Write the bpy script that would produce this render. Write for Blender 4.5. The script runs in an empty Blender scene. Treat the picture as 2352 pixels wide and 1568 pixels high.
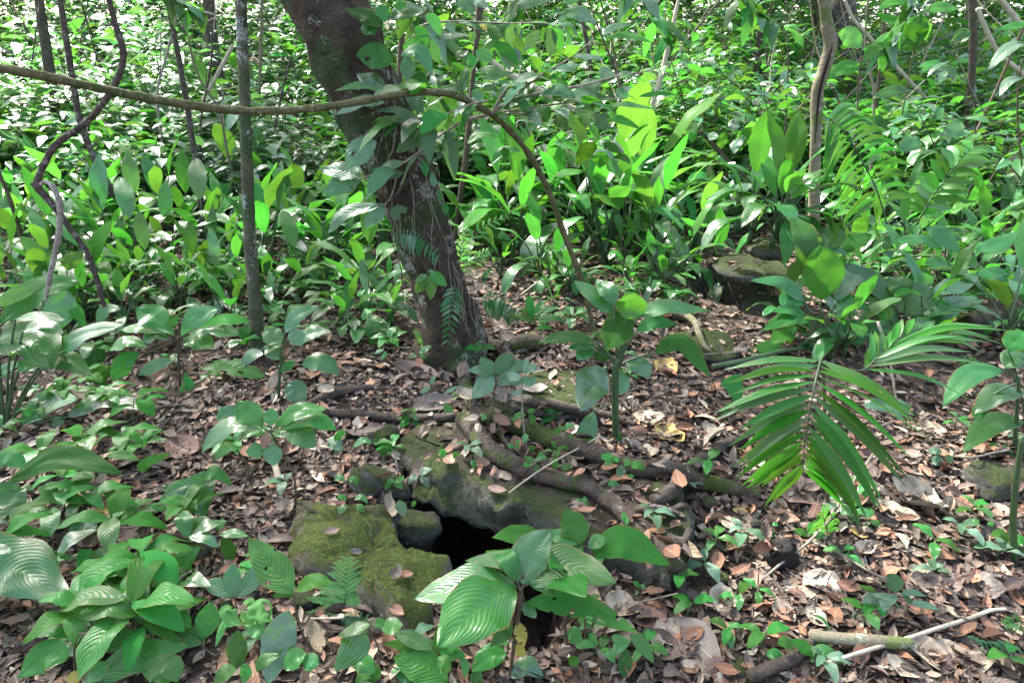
import bpy, math, random
import numpy as np
from mathutils import Vector, noise
from mathutils.bvhtree import BVHTree
rnd = random.Random(7)
nrs = np.random.RandomState(11)
R = math.radians
C = bpy.context.scene.collection
scene = bpy.context.scene

# ------------------------------------------------------------------ camera, light, exposure
CAM = Vector((0, 0, 1.55)); PITCH = R(22.0); FPX = 1568.0        # picture measured as 2352 x 1568
FW = Vector((0, math.cos(PITCH), -math.sin(PITCH))); UPV = Vector((0, math.sin(PITCH), math.cos(PITCH))); RT = Vector((1, 0, 0))
cd = bpy.data.cameras.new('camera'); cam = bpy.data.objects.new('camera', cd); C.objects.link(cam)
cam.location = CAM; cam.rotation_euler = (R(90) - PITCH, 0, 0)
cd.sensor_width = 36; cd.lens = 24; cd.clip_start = 0.05; cd.clip_end = 300
scene.camera = cam
TOSUN = Vector((-0.55, 0.62, 0.98)).normalized()
w = bpy.data.worlds.new('World'); scene.world = w; w.use_nodes = True
nt = w.node_tree; bg = nt.nodes['Background']; sky = nt.nodes.new('ShaderNodeTexSky'); sky.sky_type = 'NISHITA'
sky.sun_disc = False; sky.sun_elevation = math.asin(TOSUN.z); sky.sun_rotation = math.atan2(TOSUN.x, TOSUN.y)
sky.air_density = 1.0; sky.dust_density = 4.0; sky.ozone_density = 0.6
hs = nt.nodes.new('ShaderNodeHueSaturation'); hs.inputs['Saturation'].default_value = 0.85
nt.links.new(sky.outputs[0], hs.inputs['Color']); nt.links.new(hs.outputs[0], bg.inputs['Color']); bg.inputs['Strength'].default_value = 0.085
sl = bpy.data.lights.new('sun', 'SUN'); sl.energy = 2.4; sl.angle = R(2.5); sl.color = (1.0, 0.985, 0.955)
so = bpy.data.objects.new('sun', sl); C.objects.link(so); so.rotation_euler = (-TOSUN).to_track_quat('-Z', 'Y').to_euler(); so.location = (0, 0, 20)
vs = scene.view_settings; vs.view_transform = 'Standard'; vs.look = 'None'; vs.exposure = 3.1; vs.gamma = 1.0
cy = scene.cycles; cy.max_bounces = 7; cy.diffuse_bounces = 3; cy.glossy_bounces = 2; cy.transmission_bounces = 4; cy.transparent_max_bounces = 6
cy.use_denoising = True; cy.denoiser = 'OPENIMAGEDENOISE'; cy.caustics_reflective = False; cy.caustics_refractive = False
cy.sample_clamp_indirect = 6.0

# ------------------------------------------------------------------ measuring: regions of the photo, rays, planes
REG = {0: (0, 0, 1.0), 1: (0, 0, .3478), 2: (746.5, 0, .3478), 3: (1550.4, 0, .3479), 4: (0, 516.8, .3478), 5: (746.5, 516.8, .3478),
       6: (1550.4, 516.8, .3479), 7: (0, 1022.1, .3483), 8: (746.5, 1022.1, .3483), 9: (1550.4, 1022.1, .3482)}
def px(r, x, y):
    a, b, k = REG[r]; return (a + x * k, b + y * k)
def ray(u, v): return FW + RT * ((u - 1176) / FPX) + UPV * ((784 - v) / FPX)
def onz(u, v, z):
    d = ray(u, v); t = (z - CAM.z) / d.z if d.z < -1e-4 else 60
    return CAM + d * t
def ony(u, v, Y):
    d = ray(u, v); return CAM + d * ((Y - CAM.y) / d.y)
def proj(p):
    q = Vector(p) - CAM; z = q.dot(FW)
    return (1176 + FPX * q.x / z, 784 - FPX * q.dot(UPV) / z, z)
def ss(a, b, x):
    t = min(1, max(0, (x - a) / (b - a))); return t * t * (3 - 2 * t)

# ------------------------------------------------------------------ materials
def newmat(name):
    m = bpy.data.materials.new(name); m.use_nodes = True; n = m.node_tree; n.nodes.clear()
    return m, n
def N(n, t, **kw):
    x = n.nodes.new(t)
    for k, v in kw.items():
        if k.startswith('i_'): x.inputs[k[2:].replace('_', ' ')].default_value = v
        else: setattr(x, k, v)
    return x
def math_(n, op, a, b=None, c=None):
    x = n.nodes.new('ShaderNodeMath'); x.operation = op
    for i, q in enumerate((a, b, c)):
        if q is None: continue
        if isinstance(q, (int, float)): x.inputs[i].default_value = q
        else: n.links.new(q, x.inputs[i])
    return x.outputs[0]
def mixc(n, f, a, b, mode='MIX'):
    x = n.nodes.new('ShaderNodeMix'); x.data_type = 'RGBA'; x.blend_type = mode
    for s, q in ((x.inputs[0], f), (x.inputs[6], a), (x.inputs[7], b)):
        if isinstance(q, (int, float)): s.default_value = q
        elif isinstance(q, tuple): s.default_value = (*q, 1)
        else: n.links.new(q, s)
    return x.outputs[2]
def ramp(n, f, stops, interp='LINEAR'):
    x = n.nodes.new('ShaderNodeValToRGB'); x.color_ramp.interpolation = interp; e = x.color_ramp.elements
    while len(e) < len(stops): e.new(0.5)
    for q, (p, c) in zip(e, stops): q.position = p; q.color = (*c, 1) if len(c) == 3 else c
    n.links.new(f, x.inputs[0]); return x.outputs[0]
def tex(n, scale, detail=4, rough=.55, kind='ShaderNodeTexNoise', coord='Object', dist=0):
    tc = n.nodes.new('ShaderNodeTexCoord'); x = n.nodes.new(kind)
    x.inputs['Scale'].default_value = scale
    if kind == 'ShaderNodeTexNoise':
        x.inputs['Detail'].default_value = detail; x.inputs['Roughness'].default_value = rough; x.inputs['Distortion'].default_value = dist
    n.links.new(tc.outputs[coord], x.inputs['Vector']); return x
def bump(n, h, strength, dist=.01, base=None):
    b = n.nodes.new('ShaderNodeBump'); b.inputs['Strength'].default_value = strength; b.inputs['Distance'].default_value = dist
    n.links.new(h, b.inputs['Height'])
    if base is not None: n.links.new(base, b.inputs['Normal'])
    return b.outputs[0]

def leaf_mat(name, top, light, trans, tmix=.38, rough=.38, veins=9, vb=.25, spec=.5, vary=.22, spots=.35, vein_col=.35, slant=.3, vdist=.006, pleat=0):
    m, n = newmat(name); L = n.links
    uv = n.nodes.new('ShaderNodeUVMap'); sp = n.nodes.new('ShaderNodeSeparateXYZ'); L.new(uv.outputs[0], sp.inputs[0])
    x = math_(n, 'MULTIPLY', math_(n, 'ABSOLUTE', math_(n, 'SUBTRACT', sp.outputs[0], .5)), 2)
    ph = math_(n, 'MULTIPLY', math_(n, 'SUBTRACT', sp.outputs[1], math_(n, 'MULTIPLY', math_(n, 'POWER', x, 1.3), slant)), veins * math.pi)
    vn = tex(n, 16, 3); ph = math_(n, 'ADD', ph, math_(n, 'MULTIPLY', math_(n, 'SUBTRACT', vn.outputs[0], .5), 4.5))
    s = math_(n, 'ABSOLUTE', math_(n, 'SINE', ph))
    line = math_(n, 'SUBTRACT', 1, math_(n, 'SMOOTH_MIN', math_(n, 'MULTIPLY', s, 5.0), 1.0, .2))
    line = math_(n, 'MAXIMUM', line, 0)
    mid = math_(n, 'GREATER_THAN', .045, x)
    vein = math_(n, 'MAXIMUM', math_(n, 'MULTIPLY', line, .6), mid)
    oi = n.nodes.new('ShaderNodeObjectInfo'); ge = n.nodes.new('ShaderNodeNewGeometry')
    rv = math_(n, 'FRACT', math_(n, 'ADD', oi.outputs['Random'], ge.outputs['Random Per Island']))
    c0 = mixc(n, math_(n, 'MULTIPLY', vein, vein_col), top, light)
    ns = tex(n, 9, 3, coord='Object'); c0 = mixc(n, math_(n, 'MULTIPLY', ns.outputs[0], .5), c0, light)
    hsv = n.nodes.new('ShaderNodeHueSaturation'); L.new(c0, hsv.inputs['Color'])
    L.new(math_(n, 'ADD', .5 - vary * .06, math_(n, 'MULTIPLY', rv, vary * .12)), hsv.inputs['Hue'])
    L.new(math_(n, 'ADD', 1 - vary, math_(n, 'MULTIPLY', rv, 2 * vary)), hsv.inputs['Value'])
    col = hsv.outputs[0]
    if spots:
        sn = tex(n, 70, 2); f = math_(n, 'GREATER_THAN', sn.outputs[0], .70)
        col = mixc(n, math_(n, 'MULTIPLY', f, spots * 1.6), col, (.22, .13, .06))
    en = tex(n, 14, 4); ef = math_(n, 'MULTIPLY', math_(n, 'GREATER_THAN', math_(n, 'ADD', math_(n, 'POWER', x, 4), math_(n, 'MULTIPLY', en.outputs[0], 1.1)), 1.42), .85)
    col = mixc(n, ef, col, (.16, .115, .035))
    # underside: paler, duller
    under = mixc(n, .55, col, (.13, .20, .08))
    colb = mixc(n, ge.outputs['Backfacing'], col, under)
    p = N(n, 'ShaderNodeBsdfPrincipled'); L.new(colb, p.inputs['Base Color']); L.new(math_(n, 'MULTIPLY', math_(n, 'POWER', math_(n, 'FRACT', math_(n, 'MULTIPLY', rv, 7.31)), 1.5), spec * 1.9), p.inputs['Specular IOR Level'])
    r2 = math_(n, 'ADD', rough, math_(n, 'MULTIPLY', ge.outputs['Backfacing'], .2))
    r2 = math_(n, 'ADD', r2, math_(n, 'MULTIPLY', math_(n, 'SUBTRACT', ns.outputs[0], .5), .25)); L.new(r2, p.inputs['Roughness'])
    h = math_(n, 'ADD', math_(n, 'MULTIPLY', math_(n, 'POWER', s, .6), 1.0), math_(n, 'MULTIPLY', ns.outputs[0], .5))
    h = math_(n, 'SUBTRACT', h, math_(n, 'MULTIPLY', mid, .6))
    if pleat: h = math_(n, 'ADD', h, math_(n, 'MULTIPLY', math_(n, 'SINE', math_(n, 'MULTIPLY', x, 24)), pleat))
    nb = bump(n, h, vb, vdist); L.new(nb, p.inputs['Normal'])
    t = N(n, 'ShaderNodeBsdfTranslucent')
    tc = mixc(n, math_(n, 'MULTIPLY', vein, .45), trans, (trans[0] * .45, trans[1] * .5, trans[2] * .4))
    h2 = n.nodes.new('ShaderNodeHueSaturation'); L.new(tc, h2.inputs['Color']); L.new(math_(n, 'ADD', .47, math_(n, 'MULTIPLY', rv, .05)), h2.inputs['Hue'])
    L.new(math_(n, 'ADD', .75, math_(n, 'MULTIPLY', rv, .5)), h2.inputs['Value'])
    L.new(h2.outputs[0], t.inputs['Color'])
    mx = N(n, 'ShaderNodeMixShader'); mx.inputs[0].default_value = tmix
    L.new(p.outputs[0], mx.inputs[1]); L.new(t.outputs[0], mx.inputs[2])
    o = N(n, 'ShaderNodeOutputMaterial'); L.new(mx.outputs[0], o.inputs[0]); return m
def plain_mat(name, c1, c2, scale=8, rough=.8, bmp=.3, spec=.3, bs=None, stretch=None):
    m, n = newmat(name); t = tex(n, scale, 6)
    c = mixc(n, ramp(n, t.outputs[0], [(.3, (0, 0, 0)), (.7, (1, 1, 1))]), c1, c2)
    p = N(n, 'ShaderNodeBsdfPrincipled'); n.links.new(c, p.inputs['Base Color']); p.inputs['Roughness'].default_value = rough; p.inputs['Specular IOR Level'].default_value = spec
    t2 = tex(n, bs or scale * 4, 5); n.links.new(bump(n, t2.outputs[0], bmp, .01), p.inputs['Normal'])
    o = N(n, 'ShaderNodeOutputMaterial'); n.links.new(p.outputs[0], o.inputs[0]); return m
def bark_mat(name, c1, c2, lichen=(.33, .36, .31), moss=(.055, .085, .03), lf=.58, mf=.56, scale=1.0, bmp=.8):
    m, n = newmat(name); L = n.links
    a = tex(n, 14 * scale, 8, .65, dist=.5); b = tex(n, 3.2 * scale, 5, .6); g = tex(n, 6 * scale, 6, .7); k = tex(n, 90, 4)
    c = mixc(n, ramp(n, a.outputs[0], [(.32, (0, 0, 0)), (.68, (1, 1, 1))]), c1, c2)
    mm = ramp(n, math_(n, 'ADD', b.outputs[0], math_(n, 'MULTIPLY', math_(n, 'SUBTRACT', k.outputs[0], .5), .18)), [(mf, (0, 0, 0)), (mf + .05, (1, 1, 1))])
    ll = ramp(n, math_(n, 'ADD', g.outputs[0], math_(n, 'MULTIPLY', math_(n, 'SUBTRACT', k.outputs[0], .5), .3)), [(lf, (0, 0, 0)), (lf + .06, (1, 1, 1))])
    c = mixc(n, mm, c, moss); c = mixc(n, math_(n, 'MULTIPLY', ll, .75), c, lichen)
    p = N(n, 'ShaderNodeBsdfPrincipled'); L.new(c, p.inputs['Base Color']); p.inputs['Roughness'].default_value = .9; p.inputs['Specular IOR Level'].default_value = .2
    hh = math_(n, 'ADD', a.outputs[0], math_(n, 'MULTIPLY', k.outputs[0], .35))
    L.new(bump(n, hh, bmp, .03), p.inputs['Normal'])
    o = N(n, 'ShaderNodeOutputMaterial'); L.new(p.outputs[0], o.inputs[0]); return m
def rock_mat(name, moss_amt=.5, top_soil=False, base=(.20, .195, .17), dark=(.06, .062, .055), moss1=(.065, .085, .018), moss2=(.13, .145, .035)):
    m, n = newmat(name); L = n.links
    a = tex(n, 9, 10, .75, dist=.6); k = tex(n, 48, 8, .75); q = tex(n, 4.5, 8, .7); v = tex(n, 150, 3)
    c = mixc(n, ramp(n, a.outputs[0], [(.35, (0, 0, 0)), (.62, (1, 1, 1))]), dark, base)
    c = mixc(n, ramp(n, k.outputs[0], [(.58, (0, 0, 0)), (.66, (1, 1, 1))]), c, (.40, .40, .36))
    ge = n.nodes.new('ShaderNodeNewGeometry'); sp = n.nodes.new('ShaderNodeSeparateXYZ'); L.new(ge.outputs['Normal'], sp.inputs[0])
    f = math_(n, 'ADD', math_(n, 'MULTIPLY', sp.outputs[2], .35), math_(n, 'ADD', q.outputs[0], math_(n, 'MULTIPLY', math_(n, 'SUBTRACT', k.outputs[0], .5), .5)))
    mf = ramp(n, f, [(.98 - moss_amt * .55, (0, 0, 0)), (1.12 - moss_amt * .55, (1, 1, 1))])
    mc = mixc(n, ramp(n, v.outputs[0], [(.35, (0, 0, 0)), (.65, (1, 1, 1))]), moss1, moss2)
    mc = mixc(n, ramp(n, k.outputs[0], [(.3, (0, 0, 0)), (.6, (1, 1, 1))]), (.035, .035, .016), mc)
    c = mixc(n, mf, c, mc)
    if top_soil:
        tf = ramp(n, math_(n, 'ADD', sp.outputs[2], math_(n, 'MULTIPLY', math_(n, 'SUBTRACT', q.outputs[0], .5), 1.3)), [(.90, (0, 0, 0)), (1.0, (1, 1, 1))])
        c = mixc(n, tf, c, mixc(n, k.outputs[0], (.03, .022, .016), (.14, .11, .085)))
    p = N(n, 'ShaderNodeBsdfPrincipled'); L.new(c, p.inputs['Base Color']); p.inputs['Roughness'].default_value = .95; p.inputs['Specular IOR Level'].default_value = .15
    hh = math_(n, 'ADD', math_(n, 'ADD', a.outputs[0], math_(n, 'MULTIPLY', k.outputs[0], .5)), math_(n, 'MULTIPLY', math_(n, 'MULTIPLY', v.outputs[0], mf), .3))
    L.new(bump(n, hh, .9, .035), p.inputs['Normal'])
    o = N(n, 'ShaderNodeOutputMaterial'); L.new(p.outputs[0], o.inputs[0]); return m
def litter_mat(name, stops):
    m, n = newmat(name); L = n.links
    oi = n.nodes.new('ShaderNodeObjectInfo'); ge = n.nodes.new('ShaderNodeNewGeometry')
    rv = math_(n, 'FRACT', math_(n, 'ADD', oi.outputs['Random'], ge.outputs['Random Per Island']))
    c = ramp(n, rv, stops)
    uv = n.nodes.new('ShaderNodeUVMap'); sp = n.nodes.new('ShaderNodeSeparateXYZ'); L.new(uv.outputs[0], sp.inputs[0])
    x = math_(n, 'MULTIPLY', math_(n, 'ABSOLUTE', math_(n, 'SUBTRACT', sp.outputs[0], .5)), 2)
    mid = math_(n, 'GREATER_THAN', .07, x)
    s = math_(n, 'ABSOLUTE', math_(n, 'SINE', math_(n, 'MULTIPLY', math_(n, 'SUBTRACT', sp.outputs[1], math_(n, 'MULTIPLY', x, .3)), 22)))
    t = tex(n, 22, 5); k = tex(n, 120, 3)
    c = mixc(n, ramp(n, t.outputs[0], [(.42, (0, 0, 0)), (.72, (.85, .85, .85))]), c, (.09, .06, .045))
    c = mixc(n, math_(n, 'MULTIPLY', mid, .35), c, (.45, .36, .24))
    p = N(n, 'ShaderNodeBsdfPrincipled'); L.new(c, p.inputs['Base Color']); p.inputs['Roughness'].default_value = .6; p.inputs['Specular IOR Level'].default_value = .35
    L.new(bump(n, math_(n, 'ADD', math_(n, 'MULTIPLY', s, .35), math_(n, 'ADD', t.outputs[0], k.outputs[0])), .6, .004), p.inputs['Normal'])
    o = N(n, 'ShaderNodeOutputMaterial'); L.new(p.outputs[0], o.inputs[0]); return m

M = {}
# broad aroid leaves, understory leaves, seedlings
M['aroid'] = leaf_mat('aroid_leaf', (.024, .110, .024), (.065, .20, .06), (.09, .34, .02), .34, .26, 15, .16, 1.0, .32, .3, .45, .42)
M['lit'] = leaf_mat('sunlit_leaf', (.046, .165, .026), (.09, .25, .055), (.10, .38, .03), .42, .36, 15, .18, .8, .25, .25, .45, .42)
M['quilt'] = leaf_mat('quilted_leaf', (.030, .15, .028), (.055, .20, .04), (.12, .38, .02), .28, .22, 12, .24, .75, .2, .4, .28, .5, .006)
M['seed'] = leaf_mat('seedling_leaf', (.038, .165, .030), (.07, .23, .05), (.12, .38, .03), .34, .32, 10, .28, .5, .35, .4, .4, .35)
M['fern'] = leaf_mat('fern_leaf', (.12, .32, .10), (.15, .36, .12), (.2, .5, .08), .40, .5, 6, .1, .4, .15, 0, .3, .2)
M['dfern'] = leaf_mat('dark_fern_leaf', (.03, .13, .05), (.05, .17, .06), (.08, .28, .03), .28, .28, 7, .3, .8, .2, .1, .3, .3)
M['palm'] = leaf_mat('palm_leaf', (.026, .11, .014), (.04, .14, .02), (.08, .30, .015), .32, .34, .001, .25, .6, .28, .5, .2, 0, .004, 1.0)
M['mott'] = leaf_mat('mottled_leaf', (.065, .155, .08), (.15, .24, .14), (.12, .34, .05), .32, .46, 9, .35, .7, .28, .5, .5, .35)
M['under'] = leaf_mat('undergrowth_leaf', (.036, .12, .042), (.07, .18, .07), (.11, .36, .03), .33, .33, 7, .2, 1.2, .5, 0, .3, .3)
M['glare'] = leaf_mat('glare_tinted_leaf', (.10, .19, .11), (.14, .24, .15), (.16, .42, .08), .28, .45, 7, .15, 1.6, .3, 0, .3, .3)  # stronger specular, and base colour paled to stand for sun glare
M['shade_canopy'] = leaf_mat('shade_crown_leaf', (.03, .085, .02), (.05, .12, .03), (.14, .35, .02), .25, .45, 7, .1, .4, .3, 0, .3, .3)  # leaves of the unseen shading crowns
M['yellow'] = leaf_mat('yellowed_leaf', (.40, .34, .06), (.48, .42, .12), (.5, .45, .05), .3, .5, 9, .3, .4, .15, .6, .3, .3)
M['stemg'] = plain_mat('green_stem', (.025, .06, .02), (.05, .10, .035), 20, .45, .2, .5)
M['stemb'] = plain_mat('brown_stem', (.05, .035, .022), (.11, .085, .055), 30, .8, .4)
M['twig'] = plain_mat('grey_twig', (.14, .115, .085), (.30, .26, .20), 40, .85, .5)
M['palest'] = plain_mat('pale_stem', (.33, .28, .2), (.5, .44, .34), 25, .8, .4)
M['liana'] = bark_mat('liana_bark', (.055, .042, .032), (.13, .105, .085), (.30, .28, .25), (.05, .06, .03), .55, .66, 4, .9)
M['vine'] = bark_mat('green_vine_bark', (.075, .07, .03), (.16, .15, .075), (.27, .26, .17), (.07, .085, .03), .60, .55, 5, .6)
M['bark'] = bark_mat('leaning_trunk_bark', (.030, .022, .015), (.115, .088, .062), (.36, .38, .33), (.045, .075, .03), .575, .545, .9, 1.6)
M['sapbark'] = bark_mat('sapling_bark', (.05, .055, .03), (.13, .13, .085), (.42, .45, .43), (.05, .09, .035), .55, .5, .9, .8)
M['crackbark'] = bark_mat('pale_bark', (.13, .11, .07), (.25, .22, .15), (.35, .35, .28), (.12, .15, .05), .60, .55, 2, .5)
M['deadpale'] = bark_mat('barkless_wood', (.16, .135, .11), (.52, .47, .40), (.6, .57, .52), (.3, .27, .2), .6, .8, 3, .9)
M['farbark'] = bark_mat('far_bark', (.05, .045, .035), (.12, .10, .075), (.25, .25, .2), (.06, .08, .03), .6, .58, 1.2, .8)
M['root'] = bark_mat('root_bark', (.05, .04, .03), (.14, .11, .085), (.24, .22, .19), (.06, .085, .022), .62, .53, 2.2, 1.0)
M['rootb'] = bark_mat('bare_root_bark', (.045, .035, .028), (.12, .095, .075), (.22, .2, .17), (.06, .07, .025), .66, .66, 2.2, .9)
M['black'] = plain_mat('charred_wood', (.008, .007, .006), (.025, .02, .016), 20, .95, .9)
M['crackdark'] = plain_mat('crack_wood', (.012, .009, .006), (.03, .02, .014), 20, .95, .5)
M['slab'] = rock_mat('slab_rock', .66, True, (.16, .16, .125), (.03, .034, .026), (.045, .065, .02), (.09, .115, .04))
M['moss'] = rock_mat('mossy_rock', .66, False, (.22, .205, .155), (.06, .052, .035), (.05, .075, .016), (.13, .165, .04))
M['rock'] = rock_mat('grey_rock', .60, False, (.15, .145, .12), (.04, .04, .035), (.045, .065, .02), (.09, .115, .04))
M['drock'] = rock_mat('dark_rock', .55, False, (.10, .10, .085), (.025, .027, .024), (.04, .06, .02), (.08, .10, .035))
LIT = [(0, (.018, .013, .010)), (.16, (.042, .030, .023)), (.30, (.085, .062, .047)), (.44, (.14, .103, .078)), (.56, (.22, .165, .125)), (.63, (.11, .046, .032)), (.70, (.25, .12, .064)), (.78, (.33, .17, .098)), (.85, (.25, .175, .125)), (.93, (.36, .29, .21)), (1, (.48, .42, .32))]
M['litter'] = litter_mat('leaf_litter', LIT)
M['l_orange'] = litter_mat('orange_dead_leaf', [(0, (.22, .10, .055)), (.5, (.34, .165, .09)), (1, (.32, .20, .14))])
M['l_brown'] = litter_mat('brown_dead_leaf', [(0, (.12, .085, .068)), (.5, (.20, .15, .12)), (1, (.17, .08, .06))])
M['l_cream'] = litter_mat('cream_dead_leaf', [(0, (.36, .29, .20)), (.5, (.46, .40, .30)), (1, (.33, .25, .16))])
M['l_yellow'] = litter_mat('yellow_dead_leaf', [(0, (.46, .33, .08)), (1, (.40, .28, .10))])
M['l_grey'] = litter_mat('grey_dead_leaf', [(0, (.13, .11, .095)), (1, (.19, .165, .145))])
def ground_mat():
    m, n = newmat('forest_soil'); L = n.links
    a = tex(n, 2.2, 6, .6); k = tex(n, 26, 6, .7); v = tex(n, 24, kind='ShaderNodeTexVoronoi'); g = tex(n, 110, 3)
    soil = mixc(n, k.outputs[0], (.025, .019, .015), (.12, .09, .072))
    cr = n.nodes.new('ShaderNodeSeparateColor'); L.new(v.outputs['Color'], cr.inputs[0])
    lf = ramp(n, cr.outputs[0], LIT)
    sel = ramp(n, v.outputs['Distance'], [(.34, (1, 1, 1)), (.42, (0, 0, 0))])
    c = mixc(n, math_(n, 'MULTIPLY', math_(n, 'MULTIPLY', sel, math_(n, 'GREATER_THAN', cr.outputs[1], .5)), .6), soil, lf)
    p = N(n, 'ShaderNodeBsdfPrincipled'); L.new(c, p.inputs['Base Color']); p.inputs['Roughness'].default_value = .95; p.inputs['Specular IOR Level'].default_value = .15
    hh = math_(n, 'ADD', math_(n, 'MULTIPLY', k.outputs[0], .8), math_(n, 'ADD', math_(n, 'MULTIPLY', sel, .4), math_(n, 'MULTIPLY', g.outputs[0], .2)))
    L.new(bump(n, hh, 1.0, .03), p.inputs['Normal'])
    o = N(n, 'ShaderNodeOutputMaterial'); L.new(p.outputs[0], o.inputs[0]); return m
M['ground'] = ground_mat()

# ------------------------------------------------------------------ mesh helpers
class MB:
    def __init__(s): s.v = []; s.f = []; s.uv = []
    def grid(s, rows, uvs=None, closed=False, keep=None):
        o = len(s.v); nr = len(rows); nc = len(rows[0])
        for r in rows: s.v.extend(tuple(q) for q in r)
        for i in range(nr - 1):
            for j in range(nc if closed else nc - 1):
                if keep and not keep(i, j): continue
                k = (j + 1) % nc
                s.f.append((o + i * nc + j, o + i * nc + k, o + (i + 1) * nc + k, o + (i + 1) * nc + j))
                if uvs: s.uv.extend((uvs[i][j], uvs[i][j + 1], uvs[i + 1][j + 1], uvs[i + 1][j]))
                else: s.uv.extend(((j / nc, i / nr), ((j + 1) / nc, i / nr), ((j + 1) / nc, (i + 1) / nr), (j / nc, (i + 1) / nr)))
    def tube(s, pts, rad, sides=7, wob=0, seed=0, flare=None, cap=True):
        pts = [Vector(p) for p in pts]; n = len(pts); rows = []
        up = Vector((0, 1, 0.013)); prev = None; arc = 0
        for i, p in enumerate(pts):
            t = (pts[min(i + 1, n - 1)] - pts[max(i - 1, 0)]).normalized()
            if prev is None:
                a = t.cross(up)
                if a.length < .05: a = t.cross(Vector((1, 0, 0)))
            else: a = prev - t * prev.dot(t)
            a.normalize(); prev = a; b = t.cross(a); r = rad[i] if isinstance(rad, (list, tuple)) else rad; row = []
            if i: arc += (p - pts[i - 1]).length / max(r, .003)
            for k in range(sides):
                th = 2 * math.pi * k / sides; rr = r
                if wob: rr *= 1 + wob * noise.noise(Vector((math.cos(th) * 1.3 + seed, math.sin(th) * 1.3, arc * .42 + seed * 2)) + Vector((0, 0, 0))) + wob * .4 * noise.noise(Vector((math.cos(th) * 3 + seed, math.sin(th) * 3, arc * 1.3)))
                if flare: rr *= flare(i, th)
                row.append(p + (a * math.cos(th) + b * math.sin(th)) * rr)
            rows.append(row)
        if cap:
            rows.insert(0, [pts[0]] * sides); rows.append([pts[-1]] * sides)
        s.grid(rows, closed=True)
    def build(s, name, mat, parent=None, smooth=True, origin=None):
        me = bpy.data.meshes.new(name); vv = s.v
        if origin is not None:
            ox, oy, oz = origin; vv = [(a - ox, b - oy, c - oz) for a, b, c in vv]
        me.from_pydata(vv, [], s.f)
        l = me.uv_layers.new(name='UVMap'); l.data.foreach_set('uv', np.array(s.uv, dtype=np.float32).ravel())
        if smooth: me.polygons.foreach_set('use_smooth', [True] * len(me.polygons))
        me.materials.append(M[mat] if isinstance(mat, str) else mat)
        o = bpy.data.objects.new(name, me); C.objects.link(o)
        if parent: o.parent = parent
        if origin is not None and parent is None: o.location = origin
        return o
def tag(o, label=None, cat=None, group=None, kind=None):
    for k, v in (('label', label), ('category', cat), ('group', group), ('kind', kind)):
        if v: o[k] = v
    return o
def thing(name, label, cat, loc, group=None):
    o = bpy.data.objects.new(name, None); C.objects.link(o); o.location = loc; o.empty_display_size = .05
    return tag(o, label, cat, group)
KIDS = {}
def dup(o, loc, rotz=0, scale=1, label=None, group=None, tilt=(0, 0)):
    r = o.copy(); C.objects.link(r); r.location = loc; r.rotation_euler = (tilt[0], tilt[1], rotz); r.scale = (scale,) * 3
    if label: r['label'] = label
    if group: r['group'] = group
    for ch in KIDS[o.name]:
        c = ch.copy(); C.objects.link(c); c.parent = r
        for g in KIDS.get(ch.name, ()):
            d = g.copy(); C.objects.link(d); d.parent = c
    return r
def register(o):
    def walk(x):
        KIDS[x.name] = list(x.children)
        for y in x.children: walk(y)
    walk(o)

def spline(pts, n):
    pts = [Vector(p) for p in pts]
    if len(pts) == 2: return [pts[0].lerp(pts[1], i / n) for i in range(n + 1)]
    P = [pts[0] * 2 - pts[1]] + pts + [pts[-1] * 2 - pts[-2]]; out = []; m = len(pts) - 1
    for i in range(n + 1):
        t = i / n * m; k = min(int(t), m - 1); f = t - k; a, b, c, d = P[k:k + 4]
        out.append(.5 * ((2 * b) + (c - a) * f + (2 * a - 5 * b + 4 * c - d) * f * f + (3 * b - a - 3 * c + d) * f ** 3))
    return out
SH = {'ovate': lambda t: 1.02 * math.sin(math.pi * min(1, t) ** .78) ** .8 * (1 - .25 * t),
      'ellip': lambda t: math.sin(math.pi * t ** .92) ** .85,
      'oblong': lambda t: math.sin(math.pi * t ** 1.05) ** .62,
      'lance': lambda t: math.sin(math.pi * t ** .8) ** 1.05,
      'obov': lambda t: math.sin(math.pi * t ** 1.25) ** .8,
      'heart': lambda t: (1.0 if t > .12 else .55 + .45 * t / .12) * (max(0, 1 - t) ** .62) * 1.02 * (1.05 - .25 * abs(t - .2)),
      'strap': lambda t: (min(1, t * 7) ** .6) * (max(0, 1 - t) ** .42)}
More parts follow.
